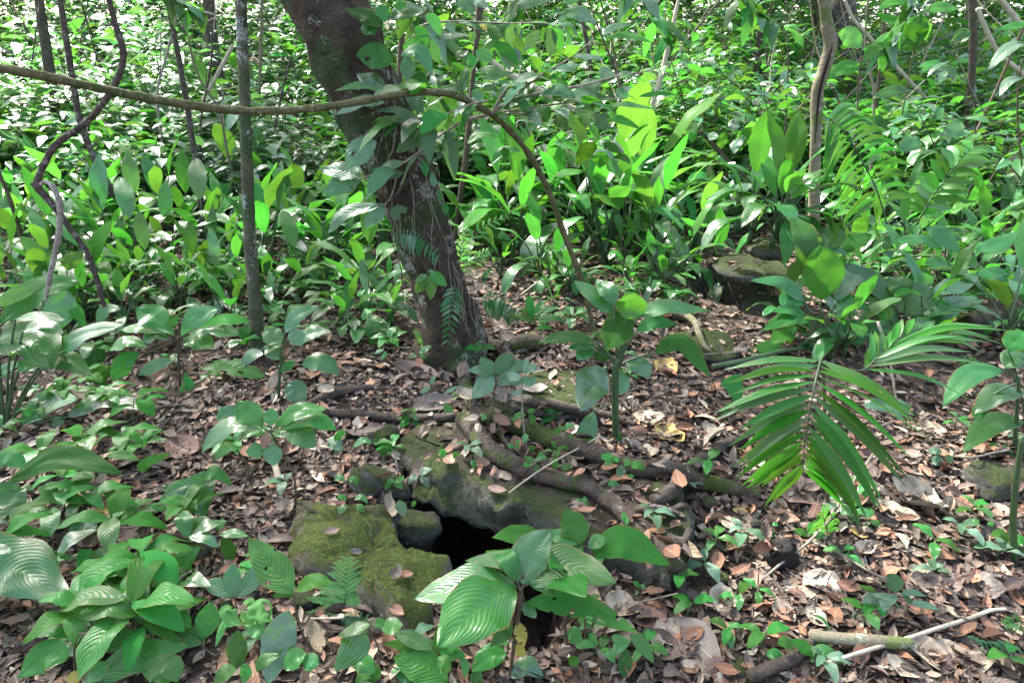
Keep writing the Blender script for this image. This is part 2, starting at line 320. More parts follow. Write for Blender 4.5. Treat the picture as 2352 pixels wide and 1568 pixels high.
def leaf_grid(mb, pts, width, nrm, shape='ellip', nl=14, nw=3, fold=.18, wave=.05, cup=0, seed=0, eaten=0, quilt=0):
    """blade along the centre line pts (root to tip), normal near nrm"""
    sp = spline(pts, nl); L = sum((sp[i + 1] - sp[i]).length for i in range(nl)); rows = []; uvs = []; f = SH[shape]; nrm = Vector(nrm).normalized()
    for i, p in enumerate(sp):
        t = i / nl; tg = (sp[min(i + 1, nl)] - sp[max(i - 1, 0)]).normalized()
        s = tg.cross(nrm)
        if s.length < .08: s = tg.cross(Vector((1, .3, 0)))
        s.normalize(); n = s.cross(tg).normalized()
        ww = width * .5 * max(.012, f(min(.999, max(.001, t)))) * (1 + .10 * noise.noise(Vector((t * 4, seed, 3))))
        row = []; ur = []
        for j in range(-nw, nw + 1):
            x = j / nw; ax = abs(x)
            z = ww * (fold * ax + cup * ax * ax) + wave * width * ax * math.sin(t * 13 + seed + (2 if x > 0 else 0)) * .5 + wave * .6 * width * noise.noise(Vector((t * 5 + seed, x * 2, seed)))
            if quilt: z += quilt * width * abs(math.sin(math.pi * 6.5 * (t - .3 * ax ** 1.3) * 1.0)) * ax * (1 - ax * .5)
            e = 1 + (.06 * noise.noise(Vector((t * 9, seed + x, 7))) if abs(j) == nw else 0)
            row.append(p + s * (x * ww * e) + n * z); ur.append((x * .5 + .5, t))
        rows.append(row); uvs.append(ur)
    keep = None
    if eaten:
        def keep(i, j):
            x = (j - nw + .5) / nw; q = noise.noise(Vector((i / nl * 5 * L / max(width, .02) * .5, x * 2.2, seed * 3.7)))
            if abs(j - nw + .5) < 1: return not (eaten > .5 and noise.noise(Vector((i / nl * 3, 0, seed))) > .45)
            return q < .62 - eaten
    mb.grid(rows, uvs, keep=keep)
def leafobj(name, pts, width, nrm, mat, parent, org, **kw):
    mb = MB(); leaf_grid(mb, pts, width, nrm, **kw); return mb.build(name, mat, parent, origin=org)

# ------------------------------------------------------------------ the ground
PIT = [onz(*px(8, x, y), 0) for x, y in ((430, 430), (480, 640), (600, 760), (800, 830), (960, 900), (1100, 1010), (1170, 1100), (1230, 1230), (1330, 1320), (1440, 1310), (1530, 1120), (1630, 960), (1660, 820), (1500, 560), (1100, 480), (800, 380), (560, 330))]
PIT = [(p.x, p.y) for p in PIT]
def pdist(poly, x, y):
    inside = False; d = 9e9; n = len(poly)
    for i in range(n):
        x1, y1 = poly[i]; x2, y2 = poly[(i + 1) % n]
        if (y1 > y) != (y2 > y) and x < (x2 - x1) * (y - y1) / (y2 - y1) + x1: inside = not inside
        dx, dy = x2 - x1, y2 - y1; t = max(0, min(1, ((x - x1) * dx + (y - y1) * dy) / (dx * dx + dy * dy + 1e-12)))
        d = min(d, (x - x1 - t * dx) ** 2 + (y - y1 - t * dy) ** 2)
    return math.sqrt(d) if inside else -math.sqrt(d)
ST = [((480, 20), (520, 250)), ((640, 80), (580, 340)), ((780, 150), (700, 425)), ((930, 250), (850, 485)), ((1080, 320), (1000, 550)), ((1200, 380), (1120, 580)),
      ((1380, 420), (1300, 610)), ((1560, 500), (1480, 680)), ((1780, 560), (1700, 760)), ((2000, 620), (1870, 850)), ((2180, 720), (2030, 940)), ((2290, 860), (2230, 1000))]
STZ = [.10, .12, .14, .14, .14, .14, .14, .14, .13, .13, .12, .10]
SLABTOP = [onz(*px(8, *a), z) for (a, b), z in zip(ST, STZ)]
SLABBOT = [onz(*px(8, *b), z - .15) for (a, b), z in zip(ST, STZ)]
BACKV = Vector((.20, .50, 0))
FOOT = [(p.x, p.y) for p in SLABBOT] + [((p + BACKV * .75).x, (p + BACKV * .75).y) for p in reversed(SLABTOP)]
CAVE2 = onz(*px(6, 455, 440), .12)      # the small cave under rocks further back
def hgt(x, y):
    v = Vector((x, y, 0))
    z = .035 * noise.noise(v * 1.6) + .06 * noise.noise(v * .55 + Vector((3, 8, 0))) + .012 * noise.noise(v * 5)
    z += .12 * ss(2.0, 2.9, y + .35 * x) * (1 - .5 * ss(4, 6, y))
    z += .085 * max(0, y - 7) + .25 * ss(7, 12, y) * ss(3, -6, x)
    if y > 7: z += .35 * noise.noise(v * .25) * ss(7, 14, y)
    d = math.hypot(x - CAVE2.x, (y - CAVE2.y) * 1.3); z += .12 * ss(.95, .45, d) * ss(CAVE2.y, CAVE2.y + .45, y) - .75 * ss(.36, .24, d)
    if -1.2 < x < 1.2 and .9 < y < 3.2:
        q = pdist(PIT, x, y)
        if q > -.02: z -= min(.95, max(0, q + .02) * 9)
        f = pdist(FOOT, x, y)
        if f > 0: z = min(z, -.02 - min(.6, f * 8) * ss(.9, .45, x))
    return z
def axis(a, b, lo, hi, fine, grow):
    out = [a]; x = a
    while x < b:
        x += fine if lo <= x < hi else max(fine, grow * min(abs(x - lo), abs(x - hi)) + fine); out.append(x)
    return out
xs = axis(-45, 45, -1.1, 1.3, .028, .09); ys = axis(-6, 48, .9, 3.0, .028, .07)
gv = [(x, y, hgt(x, y)) for y in ys for x in xs]; nx = len(xs)
gf = [(j * nx + i, j * nx + i + 1, (j + 1) * nx + i + 1, (j + 1) * nx + i) for j in range(len(ys) - 1) for i in range(nx - 1)]
me = bpy.data.meshes.new('ground'); me.from_pydata(gv, [], gf); me.polygons.foreach_set('use_smooth', [True] * len(gf)); me.materials.append(M['ground'])
go = bpy.data.objects.new('ground', me); C.objects.link(go); tag(go, kind='structure')
BV = [list(gv), list(gf)]; GB = BVHTree.FromPolygons(gv, gf)
def addbvh(o):
    k = len(BV[0]); mw = o.matrix_world if o.parent is None else o.parent.matrix_world
    loc = o.location if o.parent is None else o.parent.location
    BV[0].extend(tuple(Vector(v.co) + loc) for v in o.data.vertices); BV[1].extend(tuple(k + i for i in p.vertices) for p in o.data.polygons)

# rocks ------------------------------------------------------------
def rough_(p, amp, sc, seed):
    v = Vector(p) * sc + Vector((seed, seed * 1.7, 0)); return Vector((noise.noise(v), noise.noise(v + Vector((31, 0, 0))), noise.noise(v + Vector((0, 17, 5))))) * amp
mb = MB(); K = 5; top = spline(SLABTOP, 11 * K); bot = spline(SLABBOT, 11 * K); rows = []
for i, (a, b) in enumerate(zip(top, bot)):
    e = min(1, (i + 1) / 6, (len(top) - i) / 6); bk = BACKV * (.55 + .45 * e); row = []
    prof = [a + bk + Vector((0, 0, -.10)), a + bk * .85, a + bk * .65 + Vector((0, 0, .012)), a + bk * .45 + Vector((0, 0, .012)), a + bk * .28 + Vector((0, 0, .008)), a + bk * .12 + Vector((0, 0, .002)), a, a.lerp(b, .15) + Vector((0, -.014, 0)), a.lerp(b, .32) + Vector((0, -.02, 0)), a.lerp(b, .5) + Vector((0, -.012, 0)), a.lerp(b, .68) + Vector((0, -.012, 0)), a.lerp(b, .86), b, b + bk * .2 + Vector((0, 0, .01)), b + bk * .5 + Vector((0, 0, .02)), b + bk * .9]
    for p in prof: row.append(p + rough_(p, .05, 5, 2) + rough_(p, .032, 13, 5) + rough_(p, .014, 38, 5))
    rows.append(row)
c0 = sum((Vector(q) for q in rows[0]), Vector()) / len(rows[0]); c1 = sum((Vector(q) for q in rows[-1]), Vector()) / len(rows[-1])
rows.insert(0, [c0] * len(rows[0])); rows.append([c1] * len(rows[0])); mb.grid(rows, closed=True)
slab = mb.build('rock_slab', 'slab'); tag(slab, 'long limestone slab roofing the dark hole, mossy face and litter on top', 'rock'); addbvh(slab)

def outline_rock(name, label, r, outl, z, rise, mat, skirt=.7, seed=1, amp=.03, tilt=0):
    pts = [onz(*px(r, *p), z) for p in outl]; pts = spline(pts + [pts[0]], len(pts) * 9)[:-1]
    c = sum(pts, Vector()) / len(pts); rows = []
    for s, dz in ((.93, -skirt), (1.0, -skirt * .5), (1.02, -.10), (1.015, -.04), (1.0, 0), (.965, .3), (.91, .52), (.84, .68), (.75, .8), (.64, .88), (.52, .93), (.4, .97), (.28, .99), (.15, 1), (.0, 1)):
        row = []
        for p in pts:
            q = c + (p - c) * s; q = q + Vector((0, 0, dz * rise if dz > 0 else dz)); q.z += tilt * (q.x - c.x)
            row.append(q + rough_(q, amp, 4.5, seed) + rough_(q, amp * .5, 13, seed) + rough_(q, amp * .22, 42, seed))
        rows.append(row)
    m2 = MB(); m2.grid(rows, closed=True); o = m2.build(name, mat); tag(o, label, 'rock'); addbvh(o); return o
outline_rock('mossy_boulder', 'broad green mossy boulder forming the near lip of the hole', 8, [(-240, 500), (-120, 400), (20, 440), (130, 490), (280, 540), (420, 600), (470, 680), (600, 760), (690, 820), (830, 840), (800, 960), (760, 1060), (740, 1180), (640, 1270), (520, 1230), (420, 1120), (250, 1050), (60, 1010), (-120, 900), (-250, 700)], .02, .10, 'moss', .8, 3, .05)
def stone(name, label, r, x, y, sx, sy, mat, sz=None, z=None, seed=1, rot=0, amp=.12, sink=.3, cat='rock', flat=1.0):
    """a lump sx by sy picture units wide, standing on the ground at the pixel"""
    u, v = px(r, x, y); g = onz(u, v, z) if z is not None else G(u, v); k = (proj(g)[2]) / FPX * REG[r][2]
    a = sx * k * .5; h = (sz or sy) * k * .5; m2 = MB(); rows = []; nn = 14
    for i in range(nn + 1):
        th = math.pi * i / nn; row = []
        for j in range(24):
            ph = 2 * math.pi * j / 24; d = Vector((math.sin(th) * math.cos(ph), math.sin(th) * math.sin(ph), -math.cos(th)))
            d = Vector([math.copysign(abs(q) ** .8, q) for q in d])
            q = 1 + amp * 2 * noise.noise(d * 1.3 + Vector((seed * 3.1, seed, 0))) + amp * noise.noise(d * 4 + Vector((seed, 0, 0))) + amp * .3 * noise.noise(d * 12)
            p = Vector((d.x * a * q, d.y * a * .8 * q * flat, d.z * h * q)); c, s = math.cos(rot), math.sin(rot)
            row.append(Vector((p.x * c - p.z * s, p.y, p.x * s + p.z * c)))
        rows.append(row)
    m2.grid(rows, closed=True); o = m2.build(name, mat); o.location = g + Vector((0, 0, h * (1 - sink))); tag(o, label, cat); addbvh(o); return o
def rebuild():
    global TREE; TREE = BVHTree.FromPolygons(BV[0], BV[1])
def G(u, v):
    d = ray(u, v).normalized(); h = TREE.ray_cast(CAM, d, 60)
    return h[0] if h[0] is not None else ony(u, v, 40)
def drop(x, y, top=None):
    h = TREE.ray_cast(Vector((x, y, 12)), Vector((0, 0, -1)), 40)
    return (h[0], h[1]) if h[0] is not None else (Vector((x, y, 0)), Vector((0, 0, 1)))
rebuild()
stone('stone', 'rounded grey stone wedged under the slab inside the hole', 8, 610, 600, 320, 190, 'drock', z=-.05, seed=3)
stone('stone', 'dark stone deep in the hole below the wedged round stone', 8, 560, 720, 300, 200, 'drock', z=-.28, seed=9)
stone('stone', 'angular mossy block between mossy boulder and split stones', 8, 330, 560, 300, 190, 'rock', z=.02, seed=5, amp=.16)
stone('stone', 'dark split stone leaning beside a paler long stone', 8, 290, 300, 280, 130, 'rock', seed=6, rot=-.55, amp=.10, sink=.1)
stone('stone', 'pale long finger of stone lying against the slab', 8, 400, 300, 360, 120, 'rock', seed=7, rot=-.55, amp=.07, sink=-.2, flat=.6)
stone('boulder', 'lichen grey boulder at the upper end of the slab', 5, 390, 1420, 200, 120, 'rock', seed=8, sink=.35)
stone('stone', 'flat weathered stone half buried in litter between trunk and dumb cane', 5, 1500, 1130, 560, 130, 'rock', seed=12, sink=.72, flat=1.5)
stone('stone', 'flat pale stone in litter behind the stout dumb cane', 6, 200, 830, 420, 130, 'rock', seed=13, sink=.6, flat=1.4)
stone('stone', 'small upright mossy stone beside the trunk base', 5, 1180, 865, 90, 110, 'rock', seed=14, sink=.2)
stone('stone', 'small grey stone under the sapling with bitten leaves', 5, 1130, 1260, 260, 110, 'drock', seed=15, sink=.5)
stone('stone', 'loose grey stone beside the big dead grey leaf', 9, 460, 1490, 210, 90, 'rock', seed=16, sink=.35, rot=-.4)
stone('stone', 'small mossy stone by the curled cream leaf', 9, 290, 920, 120, 110, 'moss', seed=17, sink=.4)
stone('wood_lump', 'charred black lump of wood in the litter', 9, 690, 780, 210, 170, 'black', seed=18, sink=.15, amp=.2, cat='wood')
stone('rock', 'crumbling pale rock at the litter bank beneath dark stem', 9, 2120, 270, 400, 160, 'rock', seed=19, sink=.5, amp=.2)
stone('stone', 'little pale pebble where the root forks', 9, 220, 400, 110, 70, 'rock', seed=20, sink=.3)
stone('stone', 'rounded pebble close to a bare root end', 9, 535, 545, 80, 70, 'drock', seed=21, sink=.3)
stone('stone', 'low dark stone beneath the mossy boulder ferns', 7, 2010, 1050, 170, 90, 'drock', seed=22, sink=.3)
stone('stone', 'mossy lump of rock among seedlings left of the boulder', 7, 1200, 770, 330, 150, 'moss', seed=23, sink=.4)
# the little cave further back
cz = drop(CAVE2.x, CAVE2.y + .3)[0].z
stone('cave_rock', 'flat mossy lintel rock over the small back cave', 6, 510, 318, 470, 120, 'drock', z=.30, seed=31, sink=.5, flat=1.5, amp=.12)
stone('cave_rock', 'dark sloping rock at the foot of the small back cave', 6, 580, 610, 330, 170, 'drock', z=.03, seed=32, sink=.3, flat=1.2, amp=.16)
stone('cave_rock', 'mossy rock pile end beside the small back cave', 6, 60, 420, 260, 180, 'rock', z=.06, seed=33, sink=.3, amp=.18)
stone('cave_rock', 'low mossy rock in front of the small back cave', 6, 260, 650, 300, 120, 'moss', z=.02, seed=34, sink=.45, amp=.16)
stone('cave_rock', 'grey upper ledge rock above the small back cave', 6, 620, 190, 260, 120, 'rock', z=.5, seed=35, sink=.5, flat=1.5)
rebuild()

# ------------------------------------------------------------------ trees and stems
def pline(r, pts, Y, dy=0):
    """(x, y, width, [dy]) in picture units -> points in the plane y = Y and radii"""
    P = []; W = []
    for q in pts:
        p = ony(*px(r, q[0], q[1]), Y + (q[3] if len(q) > 3 else 0) + dy); P.append(p); W.append(q[2] * REG[r][2] * .5 * proj(p)[2] / FPX)
    return P, W
def smooth_tube(mb, P, W, n=None, **kw):
    n = n or max(8, len(P) * 5); S = spline(P, n); m = len(W) - 1; rr = []
    for i in range(n + 1):
        t = i / n * m; k = min(int(t), m - 1); f = t - k; rr.append(W[k] * (1 - f) + W[k + 1] * f)
    mb.tube(S, rr, **kw); return S, rr
def crown(parent, c, rad, n, size, mat='shade_canopy', seed=1, per=10, spread=.45):  # unseen leaf mass added overhead to shade and dapple what lies below
    q = random.Random(seed); mb = MB(); c = Vector(c)
    for k in range(n // per):
        while True:
            d = Vector((q.uniform(-1, 1), q.uniform(-1, 1), q.uniform(-1, 1)))
            if d.length < 1 and noise.noise(d * 2.2 + Vector((seed, 0, 0))) > -.18: break
        cc = c + Vector((d.x * rad[0], d.y * rad[1], d.z * rad[2]))
        for i in range(per):
            p = cc + Vector((q.gauss(0, spread), q.gauss(0, spread), q.gauss(0, spread * .5))); a = q.uniform(0, 6.28); s = size * q.uniform(.6, 1.2)
            dr = Vector((math.cos(a), math.sin(a), q.uniform(-.5, .2))); nn = Vector((q.gauss(0, .35), q.gauss(0, .35), 1))
            leaf_grid(mb, [p, p + dr * s * .5 + Vector((0, 0, .04 * s)), p + dr * s], s * .42, nn, 'ellip', 3, 1, .15, 0)
    return mb.build('crown', mat, parent, origin=parent.location)
GT = G(1040, 822); YT = GT.y
# big leaning trunk
tree = thing('leaning_tree', 'big dark brown trunk leaning over, hung with vines, ferns and spreading mossy roots', 'tree', GT)
tp = [(1040, 850, 172), (1043, 815, 158), (1046, 790, 146), (1036, 743, 132), (1018, 690, 122), (1001, 632, 116), (976, 562, 124), (956, 487, 138), (934, 417, 146), (888, 320, 150), (866, 268, 156), (834, 200, 162), (798, 115, 168), (752, 0, 170)]
P, W = pline(0, tp, YT)
for i, p in enumerate(P): p.y += .02 * max(0, i - 6) * 0
d = (P[-1] - P[-2]).normalized()
P += [P[-1] + Vector((-.6, .15, 1.2)), P[-1] + Vector((-1.3, .5, 2.8)), P[-1] + Vector((-2.1, .9, 4.4)), P[-1] + Vector((-2.8, 1.2, 5.4))]; W += [.17, .15, .11, .05]
mb = MB()
def flare(i, th): return 1 + max(0, (26 - i) / 26) ** 2 * .42 * (.3 + math.sin(th * 3 + 1.0)) + .05 * math.sin(th * 4 + i * .05)
S, rr = smooth_tube(mb, P, W, 170, sides=64, wob=.16, seed=1.3, flare=flare)
mb.v = [tuple(Vector(q) + Vector((noise.noise(Vector(q) * 9), noise.noise(Vector(q) * 9 + Vector((7, 0, 0))), 0)) * .016 + Vector((noise.noise(Vector((q[0] * 30, q[1] * 30, q[2] * 9))), noise.noise(Vector((q[0] * 30 + 9, q[1] * 30, q[2] * 9))), 0)) * .008) for q in mb.v]
TRUNK = mb.build('trunk', 'bark', tree, origin=GT)
mb = MB()
for (a, b) in (((-2.4, 4.3, 5.0), (-6.0, 6.8, 7.4)), ((-2.8, 4.5, 5.6), (-1.2, 8.2, 7.3)), ((-3.2, 4.8, 6.2), (-3.6, 9.4, 7.6)), ((-2.6, 4.4, 5.2), (-4.2, 5.4, 7.2))):
    mb.tube(spline([a, (Vector(a) + Vector(b)) / 2 + Vector((0, 0, .4)), b], 8), [.08 - .008 * i for i in range(9)], 6)
mb.build('branch', 'bark', tree, origin=GT)
crown(tree, (-5.6, 7.0, 7.2), (3.4, 2.6, .9), 1300, .34, seed=5)  # out of view, set towards the sun to shade the foreground
# roots: children of the tree that follow the ground
def groundpath(r, pts, lift=.35):
    P = []; W = []
    for q in pts:
        p = G(*px(r, q[0], q[1])); w = q[2] * REG[r][2] * .5 * proj(p)[2] / FPX; P.append(p + Vector((0, 0, w * (q[3] if len(q) > 3 else lift) + .014))); W.append(w)
    return P, W
def root(r, pts, mat='root', label=None, lift=.35, name='root', wob=.25, fat=1.0):
    P, W = groundpath(r, pts, lift); n = len(P) * 7; S = spline(P, n); rr = []; m = len(W) - 1
    for i in range(n + 1):
        t = i / n * m; k = min(int(t), m - 1); rr.append((W[k] * (1 - t + k) + W[k + 1] * (t - k)) * fat)
        if 3 < i < n - 3: S[i].z = max(S[i].z, drop(S[i].x, S[i].y)[0].z + rr[i] * 1.0)
    for _ in range(4): S = [S[0]] + [(S[i - 1] + S[i] * 2 + S[i + 1]) / 4 for i in range(1, n)] + [S[-1]]
    mb = MB(); mb.tube(S, rr, 12, wob, rnd.random() * 9); o = mb.build(name, mat, tree, origin=GT); tag(o, label); addbvh(o); return o
root(5, [(880, 860, 110, .2), (905, 960, 92), (925, 1080, 86), (950, 1180, 80), (990, 1260, 70), (1010, 1320, 40, -.3)], 'root', 'thick root running forward from the trunk')
root(0, [(1060, 975, 30), (1090, 1005, 32), (1120, 1045, 32), (1160, 1075, 33), (1220, 1100, 30), (1290, 1118, 28), (1350, 1135, 28), (1400, 1165, 29), (1450, 1215, 27), (1500, 1260, 25), (1545, 1310, 24), (1556, 1365, 22), (1552, 1400, 12, -.5)], 'root', 'long snaking mossy root lying across the slab', fat=1.3)
root(0, [(1085, 955, 34), (1150, 985, 38), (1230, 1010, 42), (1310, 1040, 44), (1400, 1072, 42), (1500, 1098, 40), (1600, 1122, 40), (1690, 1138, 36), (1745, 1148, 24)], 'root', 'thick dark root with moss running towards the palm', .15)
root(0, [(1210, 930, 20), (1300, 945, 24), (1400, 965, 22), (1460, 985, 14)], 'rootb', None, .2)
root(0, [(1060, 962, 16), (1000, 968, 20), (900, 968, 22), (830, 962, 22), (750, 955, 20), (700, 945, 14)], 'rootb', None, .3)
root(0, [(1065, 960, 15), (1110, 970, 15), (1140, 1000, 14), (1165, 1030, 12), (1178, 1050, 9)], 'root', None, .7)
root(0, [(1080, 960, 13), (1140, 980, 13), (1200, 1000, 11), (1240, 1005, 8)], 'root', None, .9)
root(0, [(1500, 1168, 26), (1545, 1140, 27), (1570, 1105, 26), (1610, 1068, 24), (1660, 1035, 22), (1725, 1008, 14)], 'rootb', 'bare dark root forking up over the litter', .8, fat=1.2)
root(0, [(1460, 1180, 14), (1530, 1188, 17), (1600, 1205, 17), (1660, 1225, 13)], 'rootb', None, .4)
root(0, [(1100, 790, 34, .3), (1150, 815, 26), (1200, 845, 16, .1)], 'rootb', None, .3)
root(0, [(860, 895, 12), (800, 905, 22), (740, 925, 24), (690, 945, 14, -.3)], 'rootb', None, .1)
root(0, [(1535, 1240, 18), (1560, 1265, 18), (1575, 1300, 16), (1570, 1330, 10, -.4)], 'rootb', None, .3)
rebuild()
# climbing vines and hanging rootlets on the trunk (their own parts of one climbing plant)
YV = YT - .19
vine = thing('climbing_vine', 'climbing aroid vine on the leaning trunk with large split and holed leaves', 'vine', GT + Vector((0, -.1, 0)))
def vtube(pts, wd, mat='liana', dy=0, par=None, nm='stem'):
    P, W = pline(2, [(x, y, wd) for x, y in pts], YV, dy); mb = MB(); smooth_tube(mb, P, W, len(P) * 5, sides=6, wob=.3); return mb.build(nm, mat, par or vine, origin=(par or vine).location)
vtube([(260, 60), (320, 190), (380, 330), (430, 450), (450, 560), (520, 650), (570, 760), (600, 880), (600, 1040), (570, 1160), (500, 1250), (440, 1310)], 22, 'liana', .01)
vtube([(290, 110), (370, 290), (400, 460), (410, 640), (400, 820), (370, 960), (350, 1060), (390, 1200), (420, 1380)], 18, 'liana')
vtube([(450, 640), (470, 800), (450, 980), (420, 1060), (470, 1150), (440, 1290), (390, 1360)], 12, 'twig')
vtube([(430, 700), (440, 860), (420, 1010), (440, 1260), (450, 1420)], 9, 'liana')
for i in range(16):
    x0 = 330 + i * 30 + rnd.uniform(-20, 20); y0 = 900 + rnd.uniform(-250, 500) + i * 20
    pts = [(x0, y0)]
    for k in range(7): pts.append((pts[-1][0] + rnd.uniform(-10, 34), pts[-1][1] + 85))
    vtube(pts, rnd.uniform(3.5, 7), rnd.choice(['liana', 'twig', 'twig']), .03, None, 'rootlet')
for i in range(9):
    x0 = 860 + rnd.uniform(-20, 130); y0 = rnd.uniform(200, 420); pts = [(x0, y0)]
    for k in range(5): pts.append((pts[-1][0] + rnd.uniform(-12, 38), pts[-1][1] + 70))
    P, W = pline(5, [(x, y, rnd.uniform(4, 7)) for x, y in pts], YT - .13); mb = MB(); smooth_tube(mb, P, W, 24, sides=5, wob=.3); mb.build('rootlet', 'twig', vine, origin=vine.location)

# ------------------------------------------------------------------ plants placed from the photo
def mkleaf(par, r, L, Y, mat, shape, crownp=None, pmat='stemg', nm='leaf', pw=None):
    """L = (bx, by, [mx, my,] tx, ty, width, opts)"""
    o = L[-1] if isinstance(L[-1], dict) else {}; q = L[:-1] if o else L
    if len(q) == 5: bx, by, tx, ty, wd = q; mx, my = (bx + tx) / 2, (by + ty) / 2 - .06 * abs(tx - bx)
    else: bx, by, mx, my, tx, ty, wd = q
    k = REG[r][2]; B = px(r, bx, by); Mi = px(r, mx, my); T = px(r, tx, ty); d0 = o.get('d0', 0)
    dep = proj(ony(*B, Y + d0))[2] / FPX; kk = o.get('k', .55)
    d2 = o.get('dy', max(-.28, min(.28, (B[1] - T[1]) * dep * kk))) + d0; d1 = o.get('dm', max(-.25, min(.25, (B[1] - Mi[1]) * dep * kk))) + d0
    pts = [ony(*B, Y + d0), ony(*Mi, Y + d1), ony(*T, Y + d2)]
    tocam = (CAM - pts[1]).normalized(); f = o.get('f', .5); n = tocam * f + Vector((o.get('nx', 0), 0, 1)) * (1 - f)
    tg = (pts[2] - pts[0]).normalized(); s = tg.cross(n); s = s.normalized() if s.length > .05 else RT
    si = Vector((s.dot(RT), s.dot(UPV))); ai = Vector((T[0] - B[0], -(T[1] - B[1]))); ai = ai.normalized() if ai.length > 1 else Vector((1, 0))
    perp = abs(si.x * ai.y - si.y * ai.x); W = wd * k * dep / max(.5, perp) * 1.06
    mt = o.get('m', mat); big = wd * k > 40
    obj = leafobj(nm, pts, W, n, mt, par, par.location, shape=o.get('s', shape), nl=26 if big else 14, nw=5 if big else 3, fold=o.get('fold', .16), wave=o.get('w', .07),
                  cup=o.get('cup', -.12), seed=rnd.random() * 20, eaten=o.get('e', 0), quilt=.016 if mt == 'quilt' else 0)
    st = o.get('p', crownp)
    if st is not None and st is not False:
        a = ony(*px(r, *st), Y); b = pts[0]; mb = MB(); mid = (a + b) / 2 + Vector((0, 0, .06 * (a - b).length)) ; w0 = (pw or 9) * k * .5 * dep
        mb.tube(spline([a, mid, b], 7), [w0 * (1.1 - .05 * i) for i in range(8)], 6); pt = mb.build('petiole', pmat, obj, origin=par.location)
    return obj
def plant(name, label, cat, r, root, stems, leaves, mat='seed', shape='ellip', Y=None, crownp=None, group=None, smat='stemb', pmat='stemg', pw=None):
    if Y is None: g = G(*px(r, *root)); Y = g.y
    else: p = ony(*px(r, *root), Y); g = drop(p.x, Y)[0]
    t = thing(name, label, cat, g, group)
    for st in stems:
        P, W = pline(r, st, Y); mb = MB(); smooth_tube(mb, P, W, len(P) * 5, sides=8, wob=.12); mb.build('stem', smat, t, origin=g)
    for L in leaves: mkleaf(t, r, L, Y, mat, shape, crownp, pmat, pw=pw)
    return t
# 1: big quilted sapling over the hole
plant('broad_leaf_sapling', 'sapling of big shiny quilted leaves standing in front of the dark hole', 'plant', 8, (1225, 1540),
      [[(1215, 1600, 26), (1235, 1400, 24), (1262, 1200, 26), (1285, 1050, 34), (1292, 930, 36)]],
      [(1262, 935, 960, 905, 585, 1015, 150, dict(f=.25, dy=.0)), (1250, 930, 1010, 1075, 735, 1330, 330, dict(f=.55, dy=-.2, dm=-.09)), (1275, 905, 1185, 760, 925, 760, 110, dict(f=.5, dy=.10, nx=-.4)),
       (1255, 890, 1190, 730, 1060, 700, 110, dict(f=.4, dy=.16)), (1305, 920, 1355, 720, 1505, 552, 235, dict(f=.75, dy=.08)), (1440, 600, 1270, 585, 1100, 606, 90, dict(f=.35, d0=.18, dy=.0, p=(1300, 880))),
       (1345, 910, 1560, 800, 1920, 905, 200, dict(f=.35, dy=-.05)), (1350, 915, 1530, 850, 1725, 1000, 210, dict(f=.4, dy=-.12)), (1320, 1040, 1660, 1050, 2070, 1235, 130, dict(f=.5, dy=-.12, e=.22)),
       (1285, 1065, 1340, 1080, 1395, 1140, 70, dict(e=.15)), (1275, 1160, 1290, 1240, 1315, 1330, 80, dict(m='yellow', f=.8, e=.2, dy=-.05)), (1260, 1310, 1290, 1360, 1305, 1400, 60, dict(m='yellow', f=.8)),
       (1200, 1375, 1085, 1390, 968, 1490, 115, dict(f=.5)), (1240, 1180, 1180, 1230, 1090, 1330, 90, dict(f=.6, m='aroid'))], 'quilt', 'ellip', crownp=(1288, 945), pmat='stemb', pw=13)
plant('broad_leaf_sapling', 'second quilted-leaf sapling overlapping the first, its end leaf spotted with brown scars', 'plant', 8, (1600, 1340),
      [[(1598, 1345, 20), (1580, 1150, 20), (1572, 950, 20), (1640, 780, 18), (1690, 670, 20)], [(1720, 1300, 16), (1712, 1080, 15), (1700, 960, 14)]],
      [(1695, 655, 1600, 730, 1488, 815, 240, dict(f=.7, dy=-.12)), (1690, 650, 1645, 540, 1580, 420, 185, dict(f=.7)), (1765, 712, 1980, 640, 2270, 790, 170, dict(f=.5, dy=-.02)),
       (1740, 680, 1800, 630, 1860, 625, 70, dict(f=.4)), (1670, 650, 1560, 600, 1450, 600, 80, dict(f=.4)), (1500, 950, 1510, 930, 1540, 850, 90, dict(f=.4))], 'quilt', 'ellip', crownp=(1695, 665), pmat='stemb', pw=11)
